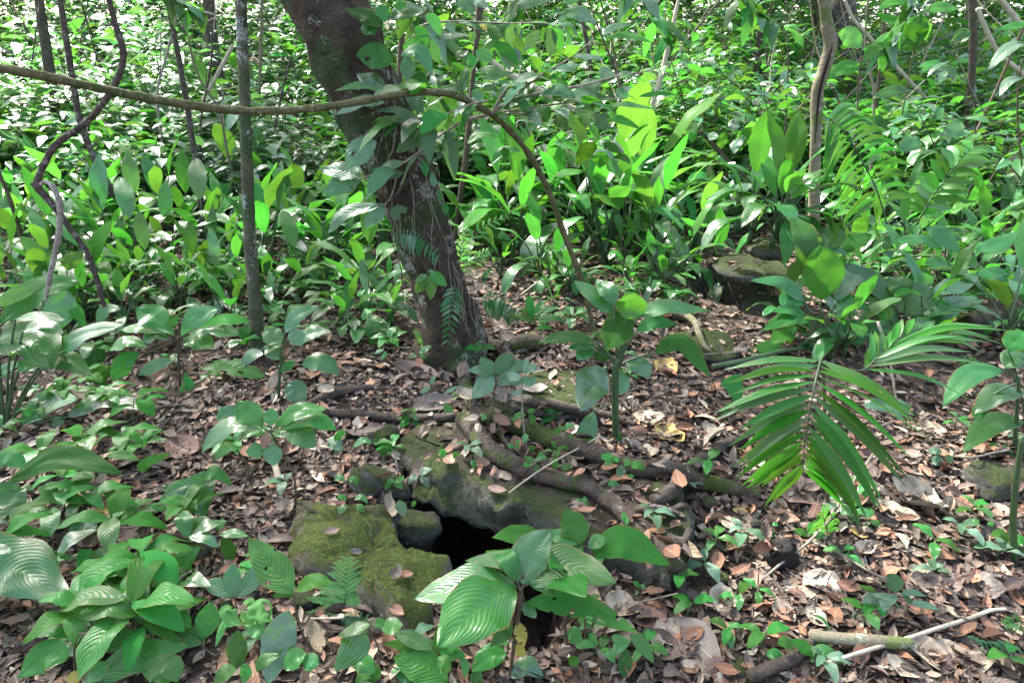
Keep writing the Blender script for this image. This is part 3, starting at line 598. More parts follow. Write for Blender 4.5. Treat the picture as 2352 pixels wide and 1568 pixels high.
# 2: stout dumb cane in the middle
plant('dumb_cane', 'stout dumb cane right of the trunk with one glowing upright leaf', 'plant', 5, (1910, 1420),
      [[(1915, 1440, 48), (1918, 1250, 46), (1915, 1080, 50), (1922, 940, 46), (1940, 880, 34)]],
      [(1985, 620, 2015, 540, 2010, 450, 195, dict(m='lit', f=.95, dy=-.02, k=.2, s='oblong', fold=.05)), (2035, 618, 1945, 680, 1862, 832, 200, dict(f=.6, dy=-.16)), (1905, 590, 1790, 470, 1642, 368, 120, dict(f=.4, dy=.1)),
       (1905, 520, 1870, 430, 1790, 355, 120, dict(f=.45, dy=.12)), (2065, 600, 2240, 540, 2560, 566, 100, dict(f=.3, dy=.02)), (2060, 700, 2180, 640, 2330, 655, 90, dict(f=.35, dy=.02)),
       (1790, 772, 1610, 735, 1408, 778, 80, dict(f=.3, dy=-.02)), (1790, 800, 1700, 790, 1605, 815, 70, dict(f=.35)), (1790, 830, 1710, 850, 1660, 890, 85, dict(f=.5)), (1855, 945, 1765, 1050, 1690, 1228, 215, dict(f=.8, dy=-.14)),
       (1775, 1230, 1725, 1380, 1655, 1530, 125, dict(f=.85, dy=-.08, d0=-.02, p=(1900, 1180))), (1985, 930, 2080, 930, 2148, 1010, 120, dict(f=.55)), (2180, 850, 2350, 775, 2545, 1005, 120, dict(f=.45, dy=-.12)), (1890, 860, 1840, 860, 1780, 880, 90, dict(f=.6)), (1960, 960, 1970, 1060, 1950, 1120, 80, dict(f=.8, d0=.05))],
      'aroid', 'ellip', crownp=(1930, 930), smat='stemg', pw=17)
# 3: the dumb canes at the right with the tallest glowing leaf
plant('dumb_cane', 'tall dumb cane whose single broad leaf glows yellow green above the palm', 'plant', 6, (955, 850),
      [[(950, 860, 44), (950, 760, 40), (965, 640, 26), (968, 560, 20)]],
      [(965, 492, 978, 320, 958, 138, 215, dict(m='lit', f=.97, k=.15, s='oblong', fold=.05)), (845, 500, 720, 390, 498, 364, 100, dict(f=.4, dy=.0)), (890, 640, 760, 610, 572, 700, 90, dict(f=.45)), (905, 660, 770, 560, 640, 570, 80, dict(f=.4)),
       (1065, 500, 1140, 380, 1255, 350, 100, dict(f=.5, dy=.05)), (1070, 560, 1180, 510, 1292, 560, 70, dict(f=.35)), (985, 710, 1120, 690, 1282, 640, 110, dict(f=.5, dy=.0)), (870, 850, 920, 820, 1030, 870, 90, dict(f=.4)),
       (775, 830, 640, 800, 462, 872, 85, dict(f=.45, dy=-.03)), (860, 520, 760, 480, 700, 540, 110, dict(f=.6)), (1070, 760, 1170, 740, 1260, 770, 80, dict(f=.4)), (800, 740, 700, 730, 640, 790, 80, dict(f=.4, m='lit'))],
      'aroid', 'ellip', crownp=(955, 720), smat='stemg', pw=15)
plant('dumb_cane', 'dumb cane with two round upright leaves just behind the tall glowing one', 'plant', 6, (1010, 560), [[(1010, 570, 26), (1000, 430, 20)]],
      [(885, 190, 850, 110, 792, 32, 145, dict(m='lit', f=.9, s='oblong')), (1040, 175, 1030, 90, 1020, 8, 160, dict(f=.9, k=.2, m='mott', s='oblong')), (915, 140, 1040, 150, 1160, 205, 60, dict(f=.4)), (1110, 180, 1200, 100, 1300, 70, 110, dict(f=.5)), (1130, 260, 1120, 330, 1060, 400, 90, dict(f=.5))],
      'aroid', 'ellip', crownp=(1000, 440), smat='stemg', pw=12)
plant('dumb_cane', 'dumb cane with long drooping bluish leaves and a squarish lit leaf', 'plant', 6, (1490, 760), [[(1490, 770, 30), (1500, 690, 24)]],
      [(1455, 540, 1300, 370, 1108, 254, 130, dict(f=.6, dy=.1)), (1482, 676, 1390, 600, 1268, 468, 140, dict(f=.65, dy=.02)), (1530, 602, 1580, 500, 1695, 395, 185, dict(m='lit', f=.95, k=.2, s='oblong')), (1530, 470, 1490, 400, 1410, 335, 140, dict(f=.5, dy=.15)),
       (1550, 690, 1750, 560, 2000, 470, 130, dict(f=.5, dy=.1)), (1600, 640, 1700, 520, 1760, 470, 150, dict(f=.6)), (1700, 450, 1850, 400, 2010, 320, 100, dict(f=.4)), (1420, 700, 1320, 690, 1230, 760, 100, dict(f=.4))],
      'aroid', 'ellip', crownp=(1495, 700), smat='stemg', pw=13)
plant('dumb_cane', 'dumb cane with broad leaves above the brown rotten log', 'plant', 6, (1900, 640), [[(1880, 650, 24), (1850, 420, 18)]],
      [(1880, 180, 1750, 60, 1655, 20, 120, dict(f=.6, dy=.1)), (1990, 170, 2110, 140, 2300, 30, 90, dict(f=.4)), (1760, 150, 1620, 95, 1450, 110, 80, dict(f=.35)), (1850, 290, 1740, 250, 1650, 260, 90, dict(f=.4)), (1990, 340, 2120, 320, 2250, 370, 90, dict(f=.45)),
       (2050, 480, 2180, 455, 2330, 480, 60, dict(f=.3)), (2210, 330, 2260, 360, 2330, 420, 90, dict(f=.5)), (1920, 560, 2060, 540, 2120, 660, 110, dict(f=.5)), (1960, 590, 2150, 560, 2320, 650, 110, dict(f=.4)), (1860, 300, 1930, 240, 2010, 270, 90, dict(m='lit'))],
      'aroid', 'ellip', crownp=(1860, 430), smat='stemg', pw=11)
plant('dumb_cane', 'dumb cane with curled leaves at the edge, dark stem in the litter', 'plant', 9, (2235, 760), [[(2240, 780, 52), (2230, 500, 44), (2250, 250, 36), (2290, -60, 30)]], [], 'aroid', 'ellip', smat='stemg')
plant('dumb_cane', 'dumb cane with three long arching leaves beneath the rotten log', 'plant', 6, (2240, 1480), [[(2240, 1500, 30), (2260, 1200, 26), (2270, 1000, 20)]],
      [(2170, 960, 1950, 985, 1765, 1198, 110, dict(f=.5, dy=-.1)), (2310, 1300, 2090, 1310, 1898, 1502, 110, dict(f=.55, dy=-.1)), (2320, 1100, 2130, 1110, 1975, 1250, 100, dict(f=.4)), (2050, 1150, 2010, 1230, 2000, 1300, 70, dict(f=.7)), (2180, 940, 2250, 880, 2330, 890, 120, dict(f=.5)), (2200, 830, 2260, 760, 2330, 700, 130, dict(f=.7))],
      'aroid', 'ellip', crownp=(2265, 1040), smat='stemg', pw=13)
plant('aroid_plant', 'dark heart shaped leaf hanging behind the drooping palm frond', 'plant', 6, (1470, 1230), [[(1480, 1240, 16), (1450, 1100, 14), (1420, 900, 16), (1340, 640, 18)]], [(1400, 1150, 1395, 1300, 1385, 1468, 240, dict(s='heart', f=.85, dy=-.1)), (360, 1000, 400, 1090, 420, 1215, 140, dict(f=.7, p=False))], 'aroid', 'heart', smat='palest')
# 4: left anthurium bank
plant('anthurium', 'big anthurium with long matte leaves at the picture edge', 'plant', 4, (60, 1330), [[(60, 1350, 40), (30, 1420, 40)]],
      [(-10, 650, 250, 430, 525, 372, 190, dict(f=.5, dy=.1)), (-40, 540, 120, 450, 292, 392, 95, dict(f=.75, m='lit')), (-80, 800, 200, 755, 335, 950, 210, dict(f=.45, dy=-.1)), (330, 880, 560, 720, 830, 655, 120, dict(f=.4, dy=.05)),
       (-60, 1010, 50, 950, 135, 905, 90, dict(f=.4)), (140, 1340, 300, 1190, 520, 1150, 170, dict(f=.5, dy=.0)), (445, 1268, 700, 1140, 992, 1222, 115, dict(f=.45, dy=.0)), (250, 940, 420, 890, 610, 1000, 110, dict(f=.45)),
       (100, 620, 260, 600, 440, 630, 60, dict(f=.3)), (150, 700, 280, 660, 420, 720, 90, dict(f=.35)), (120, 960, 170, 930, 240, 960, 80, dict(f=.6)), (370, 1260, 380, 1300, 350, 1350, 60, dict(f=.8, m='lit'))],
      'aroid', 'ellip', crownp=(40, 1400), smat='stemg', pw=20)
plant('anthurium', 'anthurium with dark hanging leaves behind the pale broken stick', 'plant', 4, (480, 900), [[(480, 920, 20), (470, 800, 18)]],
      [(440, 420, 400, 560, 370, 700, 150, dict(f=.9)), (400, 480, 500, 560, 565, 690, 60, dict(f=.7, m='lit')), (560, 800, 640, 900, 690, 960, 170, dict(f=.8, s='heart')), (420, 950, 400, 1040, 310, 1140, 200, dict(f=.85)),
       (640, 660, 700, 560, 800, 555, 80, dict(f=.6, m='lit')), (440, 200, 460, 240, 450, 300, 170, dict(f=.9, m='lit', s='heart'))], 'aroid', 'ellip', crownp=(475, 820), smat='stemg', pw=9)
plant('quilted_shrub', 'bluish shrub of puckered leaves between broken stick and lichen sapling', 'plant', 4, (1200, 1060),
      [[(1190, 1080, 16), (1180, 900, 18), (1178, 740, 18)], [(1180, 900, 12), (1290, 1120, 12), (1400, 1330, 12)]],
      [(1150, 730, 1030, 620, 903, 545, 150, dict(f=.6)), (1195, 735, 1290, 620, 1440, 552, 150, dict(f=.6)), (1310, 680, 1470, 620, 1642, 640, 75, dict(f=.3)), (1190, 790, 1300, 760, 1412, 815, 115, dict(f=.5)), (1120, 720, 960, 680, 795, 690, 70, dict(f=.3)),
       (1115, 760, 1020, 720, 950, 775, 85, dict(f=.5)), (980, 810, 850, 770, 720, 825, 80, dict(f=.35)), (930, 840, 830, 900, 740, 1030, 130, dict(f=.6)), (1330, 700, 1450, 690, 1580, 730, 80, dict(f=.35)), (1150, 900, 1040, 920, 910, 990, 90, dict(f=.5, e=.2, m='mott')),
       (1310, 950, 1520, 930, 1760, 1005, 100, dict(f=.5, e=.28, m='seed')), (1220, 970, 1260, 1150, 1290, 1390, 130, dict(f=.8, e=.26, m='seed')), (1180, 640, 1160, 640, 1120, 600, 60, dict(f=.4)), (1240, 720, 1330, 690, 1420, 720, 60, dict(f=.3)),
       (700, 1040, 650, 990, 560, 970, 110, dict(f=.5, m='lit')), (700, 1060, 650, 1010, 565, 1040, 80, dict(f=.4))], 'quilt', 'obov', crownp=(1180, 760), pmat='stemb', pw=7)
plant('dumb_cane', 'low dumb cane beneath the lichen sapling with one folded yellow green leaf', 'plant', 4, (1835, 1150), [[(1835, 1160, 26), (1845, 1000, 24), (1850, 930, 22)]],
      [(1880, 712, 1970, 590, 2108, 530, 100, dict(f=.5, dy=.1)), (1850, 795, 1800, 730, 1752, 668, 120, dict(f=.9, m='lit')), (1850, 890, 1800, 830, 1740, 800, 90, dict(f=.5)), (1740, 850, 1660, 860, 1594, 936, 80, dict(f=.5)), (1945, 790, 2060, 710, 2192, 705, 85, dict(f=.4)),
       (1995, 920, 2120, 900, 2240, 990, 110, dict(f=.55)), (1950, 900, 1900, 930, 1850, 970, 60, dict(f=.6)), (1890, 1050, 1950, 1100, 1990, 1200, 140, dict(f=.8)), (1835, 960, 1800, 1040, 1770, 1090, 55, dict(f=.8, m='l_cream')), (1930, 680, 1960, 740, 1990, 800, 100, dict(f=.8))], 'aroid', 'ellip', crownp=(1850, 950), smat='stemg', pw=9)
plant('shiny_sapling', 'spindly sapling with a whorl of shiny bright leaves and one rusty leaf', 'plant', 4, (1940, 1850), [[(1945, 1860, 14), (1950, 1700, 14), (1900, 1560, 14), (1790, 1370, 16)], [(1590, 1830, 12), (1640, 1600, 12), (1560, 1480, 10)]],
      [(1740, 1350, 1520, 1325, 1335, 1485, 105, dict(f=.4)), (1735, 1340, 1660, 1260, 1562, 1165, 140, dict(f=.6)), (1790, 1330, 1790, 1280, 1795, 1205, 95, dict(f=.6)), (1810, 1345, 1950, 1235, 2162, 1212, 100, dict(f=.45)), (1830, 1360, 2050, 1280, 2222, 1355, 85, dict(f=.35)),
       (1830, 1370, 1960, 1370, 2082, 1465, 130, dict(f=.5)), (1760, 1365, 1755, 1410, 1735, 1475, 65, dict(f=.8, m='l_orange')), (1680, 1430, 1690, 1480, 1700, 1540, 110, dict(f=.7)), (1790, 1440, 1800, 1500, 1810, 1590, 110, dict(f=.7)), (1590, 1470, 1500, 1470, 1415, 1540, 70, dict(f=.4)), (1640, 1330, 1530, 1280, 1460, 1200, 120, dict(f=.5, d0=.15, m='aroid'))], 'quilt', 'obov', crownp=(1790, 1365), pmat='stemb', pw=7)
plant('sapling', 'small sapling of dull bitten leaves in front of the trunk', 'plant', 5, (1085, 1300), [[(1082, 1310, 9), (1112, 1180, 10), (1122, 1000, 12)]],
      [(1115, 985, 1070, 930, 1025, 872, 90, dict(f=.6)), (1130, 980, 1180, 900, 1245, 852, 95, dict(f=.6)), (1140, 985, 1260, 930, 1390, 935, 75, dict(f=.45)), (1110, 985, 1020, 955, 945, 962, 60, dict(f=.5)), (1110, 990, 1050, 1060, 970, 1145, 120, dict(f=.6)), (1140, 1060, 1220, 1010, 1300, 1055, 85, dict(f=.5))], 'mott', 'ellip', crownp=(1122, 1000))
plant('sapling', 'thin bare-stemmed seedling with a topknot of small leaves before the trunk', 'plant', 5, (1335, 1500), [[(1338, 1510, 12), (1310, 1300, 12), (1300, 1080, 10), (1310, 980, 8)]], [(1310, 985, 1370, 940, 1410, 950, 45), (1310, 980, 1330, 900, 1345, 880, 30), (1300, 1000, 1350, 1040, 1400, 1000, 50), (1300, 1010, 1240, 1000, 1200, 980, 60), (1300, 1080, 1260, 1110, 1220, 1100, 40)], 'mott', 'ellip', smat='twig')
plant('sapling', 'dainty three-leaved seedling at the foot of the trunk', 'plant', 5, (1045, 960), [[(1045, 970, 6), (1030, 880, 7), (1018, 830, 7)]], [(1015, 830, 970, 805, 918, 822, 35), (1018, 828, 1010, 790, 990, 780, 45), (1025, 830, 1080, 800, 1126, 822, 40)], 'seed', 'ellip')
t = plant('twining_vine', 'light green five-fingered vine leaf hanging on the dark trunk', 'vine', 5, (680, 900), [[(640, 240, 7), (670, 280, 7), (680, 330, 8)]], [(675, 330, 640, 390, 590, 452, 75, dict(f=.9, k=0)), (682, 335, 700, 410, 697, 498, 72, dict(f=.9, k=0)), (688, 325, 740, 350, 806, 405, 78, dict(f=.9, k=0)), (675, 325, 640, 345, 592, 375, 40, dict(f=.9, k=0)), (690, 318, 700, 312, 740, 330, 40, dict(f=.9, k=0))], 'lit', 'ellip', Y=YT - .24)
# vine leaves on the trunk
for L in [(380, 180, 290, 110, 130, 60, 120, dict(e=.25)), (240, 200, 270, 150, 150, 50, 60), (330, 230, 290, 200, 230, 190, 90), (440, 420, 330, 370, 205, 360, 170, dict(e=.24, f=.8)), (400, 610, 310, 540, 210, 490, 120, dict(f=.6, e=.1)), (390, 600, 250, 560, 60, 600, 60, dict(m='lit')),
          (420, 130, 530, 90, 660, 85, 85, dict(f=.5)), (500, 370, 620, 340, 710, 500, 100, dict(f=.5)), (545, 370, 545, 450, 540, 540, 95, dict(f=.85)), (400, 680, 240, 670, 70, 760, 100, dict(f=.45, m='mott', e=.15)), (640, 795, 480, 730, 330, 730, 60, dict(f=.4, m='mott')),
          (620, 880, 560, 930, 470, 1010, 170, dict(f=.8, m='mott', e=.2, s='heart')), (340, 930, 230, 1000, 150, 1120, 170, dict(f=.6, m='mott', e=.12)), (530, 1140, 430, 1150, 280, 1110, 70, dict(f=.4, m='mott', e=.15)), (400, 1360, 330, 1420, 260, 1510, 110, dict(f=.7, m='mott', e=.24)), (430, 1390, 480, 1400, 545, 1370, 110, dict(f=.6, m='mott', e=.28)),
          (400, 1350, 150, 1400, 20, 1540, 90, dict(f=.5, m='mott')), (650, 1060, 660, 1110, 670, 1170, 50, dict(f=.8)), (700, 1130, 715, 1190, 720, 1240, 45, dict(f=.8)), (750, 1250, 760, 1290, 765, 1330, 40, dict(f=.8)), (780, 1340, 795, 1380, 800, 1420, 40, dict(f=.8)), (240, 1170, 120, 1130, -40, 1120, 130, dict(f=.5, m='mott', e=.1)), (240, 1180, 120, 1210, -20, 1290, 150, dict(f=.6, m='mott', e=.12)),
          (350, 30, 380, 80, 400, 150, 90, dict(f=.8)), (470, 5, 490, 30, 500, 80, 90, dict(m='lit')), (560, 560, 620, 500, 690, 590, 60, dict(f=.6))]:
    mkleaf(vine, 2, L, YV - .06, 'aroid', 'ellip', None)

# ferns and palms ----------------------------------------------------
def frond(par, r, axis_, Y, n, left, right, mat, fr=.0, ends=(1, .25), wl=.2, droop=.15, dk=.5, f=.6, serr=False, start=.06, swing=.55, name='frond', rw=6, tipdy=0, peak=.3):
    """feather leaf: rachis along axis_, leaflets of picture length left/right"""
    k = REG[r][2]; P = []
    b0 = px(r, *axis_[0][:2]); dep = proj(ony(*b0, Y))[2] / FPX
    for q in axis_:
        u, v = px(r, q[0], q[1]); P.append(ony(u, v, Y + (q[2] if len(q) > 2 else (b0[1] - v) * dep * dk)))
    S = spline(P, 40); mb = MB(); mb.tube(S, [rw * k * dep * .5 * (1 - .75 * i / 40) for i in range(41)], 5); fo = mb.build(name, 'stemg' if mat != 'fern' else 'fern', par, origin=par.location)
    for i in range(n):
        t = start + (1 - start) * i / n; j = min(39, int(t * 40)); p = S[j].lerp(S[j + 1], t * 40 - j); tg = (S[min(40, j + 1)] - S[max(0, j - 1)]).normalized()
        nn = (CAM - p).normalized() * f + Vector((0, 0, 1 - f)); sd = tg.cross(nn).normalized(); nn = sd.cross(tg).normalized()
        prof = (peak + (1 - peak) * min(1, t / .3)) * (1 - max(0, (t - .3) / .7) ** 1.5 * (1 - ends[1])) if peak < 1 else (1 - t ** 1.4 * (1 - ends[1]))
        for sgn, ln in ((-1, left), (1, right)):
            l = ln * k * dep * prof * rnd.uniform(.82, 1.1)
            if l <= 0: continue
            dr = (sd * sgn * -1 + tg * swing * (.55 + 1.9 * t)).normalized(); w_ = l * wl if wl < 1 else wl * k * dep
            m2 = MB(); dr = (dr + nn * rnd.gauss(0, .10) + tg * rnd.gauss(0, .08)).normalized(); e = p + dr * l + Vector((0, 0, -droop * rnd.uniform(.5, 1.6) * l)); mid = p + dr * l * .5 + Vector((0, 0, droop * l * .25))
            if serr:      # a pinna cut into little teeth of its own
                m2.tube([p, mid, e], [w_ * .05, w_ * .04, w_ * .02], 4); q = spline([p, mid, e], 20); ax = (e - p).normalized(); sx = ax.cross(nn).normalized()
                for a in range(1, 20):
                    s_ = w_ * .62 * (1 - (a / 20) ** 2) * (.7 + .3 * math.sin(a * 1.3) ** 2) + .001
                    for g_ in (-1, 1): leaf_grid(m2, [q[a], q[a] + sx * g_ * s_ * .6 + ax * s_ * .15, q[a] + sx * g_ * s_ + ax * s_ * .35], l / 20 * .95, nn, 'strap', 3, 1, .05, 0)
            else: leaf_grid(m2, [p, mid, e], w_, nn + Vector((rnd.gauss(0, .3), rnd.gauss(0, .3), 0)), 'lance', 10, 2, .22, .03, seed=rnd.random() * 9)
            m2.build('leaflet', mat, fo, origin=par.location)
    return fo
fp = thing('fern', 'pale lacy fern frond upright before the mossy boulder', 'fern', G(*px(8, 140, 1130)))
frond(fp, 8, [(132, 1140, 0), (136, 950, .06), (142, 720, .14)], fp.location.y, 13, 285, 285, 'fern', wl=.26, droop=.06, f=.75, serr=True, start=.12, swing=.28, ends=(1, .1), peak=1)
fp = thing('fern', 'small shaded fern sprig under the pale lacy frond', 'fern', G(*px(8, 250, 1260)))
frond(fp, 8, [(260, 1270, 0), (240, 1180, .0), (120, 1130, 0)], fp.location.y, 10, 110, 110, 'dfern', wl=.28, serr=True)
tf = thing('trunk_fern', 'dark glossy fern hanging down the front of the leaning trunk', 'fern', GT + Vector((-.04, -.17, .35)))
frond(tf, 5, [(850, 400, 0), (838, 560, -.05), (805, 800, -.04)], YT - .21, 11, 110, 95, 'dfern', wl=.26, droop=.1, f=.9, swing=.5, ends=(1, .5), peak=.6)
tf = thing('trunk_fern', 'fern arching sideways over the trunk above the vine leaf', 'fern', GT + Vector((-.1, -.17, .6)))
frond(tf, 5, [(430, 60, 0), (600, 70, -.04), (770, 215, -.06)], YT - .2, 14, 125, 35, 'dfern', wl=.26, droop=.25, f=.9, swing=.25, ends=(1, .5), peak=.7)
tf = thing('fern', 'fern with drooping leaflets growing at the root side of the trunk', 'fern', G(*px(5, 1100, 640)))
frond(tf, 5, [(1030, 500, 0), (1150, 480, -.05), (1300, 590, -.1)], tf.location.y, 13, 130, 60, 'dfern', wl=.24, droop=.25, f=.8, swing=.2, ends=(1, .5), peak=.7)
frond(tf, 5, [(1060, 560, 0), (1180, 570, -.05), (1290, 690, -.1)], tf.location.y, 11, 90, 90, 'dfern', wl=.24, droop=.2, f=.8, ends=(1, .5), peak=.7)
tf = thing('fern', 'little pale fern sprig beside the trunk foot', 'fern', G(*px(5, 700, 890)))
frond(tf, 5, [(700, 870, 0), (660, 770, .0), (580, 695, 0)], tf.location.y, 12, 70, 60, 'fern', wl=.3, f=.8)
tf = thing('fern', 'fern with loose fronds behind the trunk beside the dumb canes', 'fern', G(*px(5, 950, 330)))
for ax in ([(900, 330, 0), (1000, 60, 0), (1190, -60, 0)], [(890, 330, 0), (900, 150, 0), (960, -20, 0)], [(900, 330, 0), (1010, 220, 0), (1110, 160, 0)]): frond(tf, 5, ax, tf.location.y, 10, 90, 90, 'fern', wl=.25, f=.7)
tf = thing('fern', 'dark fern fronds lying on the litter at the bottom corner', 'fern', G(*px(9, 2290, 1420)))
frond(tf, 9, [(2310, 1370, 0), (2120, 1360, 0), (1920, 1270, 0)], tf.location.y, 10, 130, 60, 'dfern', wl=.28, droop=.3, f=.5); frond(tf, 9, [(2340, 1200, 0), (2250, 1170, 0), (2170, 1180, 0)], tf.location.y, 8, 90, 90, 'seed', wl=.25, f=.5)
tf = thing('fern', 'pair of faint small fern fronds in the litter below the quilted shrub', 'fern', G(*px(4, 640, 1450)))
frond(tf, 4, [(760, 1380, 0), (640, 1350, 0), (500, 1350, 0)], tf.location.y, 9, 70, 70, 'fern', wl=.3, f=.5); frond(tf, 4, [(740, 1440, 0), (640, 1430, 0), (530, 1470, 0)], tf.location.y, 9, 60, 60, 'fern', wl=.3, f=.5)
YP = G(*px(9, 1010, 560)).y
pm = thing('small_palm', 'small palm with one dark frond drooping and another arching sideways', 'palm', drop(ony(*px(9, 1000, 500), YP).x, YP)[0])
P, W = pline(6, [(1010, 2010, 30), (1005, 1700, 26), (990, 1300, 22), (980, 1000, 22), (965, 880, 22)], YP + .06); mb = MB(); smooth_tube(mb, P, W, 24, sides=8); mb.build('stem', 'stemb', pm, origin=pm.location)
frond(pm, 6, [(962, 885, 0), (925, 1040, -.10), (885, 1260, -.14), (852, 1480, -.14), (850, 1640, -.10)], YP, 18, 600, 690, 'palm', wl=66, droop=.09, f=.85, swing=.62, ends=(1, .66), peak=.95, start=.02, rw=15)
frond(pm, 6, [(985, 900, 0), (1220, 960, .02), (1360, 850, .06), (1520, 730, .12), (1640, 700, .16)], YP, 16, 700, 260, 'lit', wl=50, droop=.10, f=.6, swing=1.2, ends=(1, .9), peak=.6, start=.3, rw=14)
ps = thing('palm_seedling', 'palm seedling with narrow leaflets under the drooping frond tip', 'palm', G(*px(9, 1000, 600)))
frond(ps, 9, [(1010, 600, 0), (985, 500, -.03), (960, 440, -.06)], ps.location.y - .02, 9, 140, 120, 'lit', wl=30, droop=.35, f=.7, ends=(1, .7), peak=.8)
pf = thing('palm', 'feathery palm frond arching in front of the cracked trunk', 'palm', G(*px(6, 1290, 560)))
frond(pf, 3, [(1400, 1480, 0), (1330, 1250, 0), (1220, 1040, -.05), (1100, 850, -.1), (990, 765, -.1)], pf.location.y - .1, 18, 300, 300, 'lit', wl=34, droop=.22, f=.75, swing=-.2, ends=(1, .55), peak=.4, start=.15, rw=12)
pf = thing('palm', 'young yellow green palm leaf bright in the sun near the edge', 'palm', G(*px(6, 1700, 300)))
frond(pf, 3, [(1600, 1480, 0), (1680, 1330, 0), (1780, 1190, 0), (1880, 1060, 0), (1990, 960, .1)], pf.location.y, 12, 210, 190, 'lit', wl=62, droop=.15, f=.7, swing=.4, ends=(1, .7), peak=.5, start=.12, rw=14)

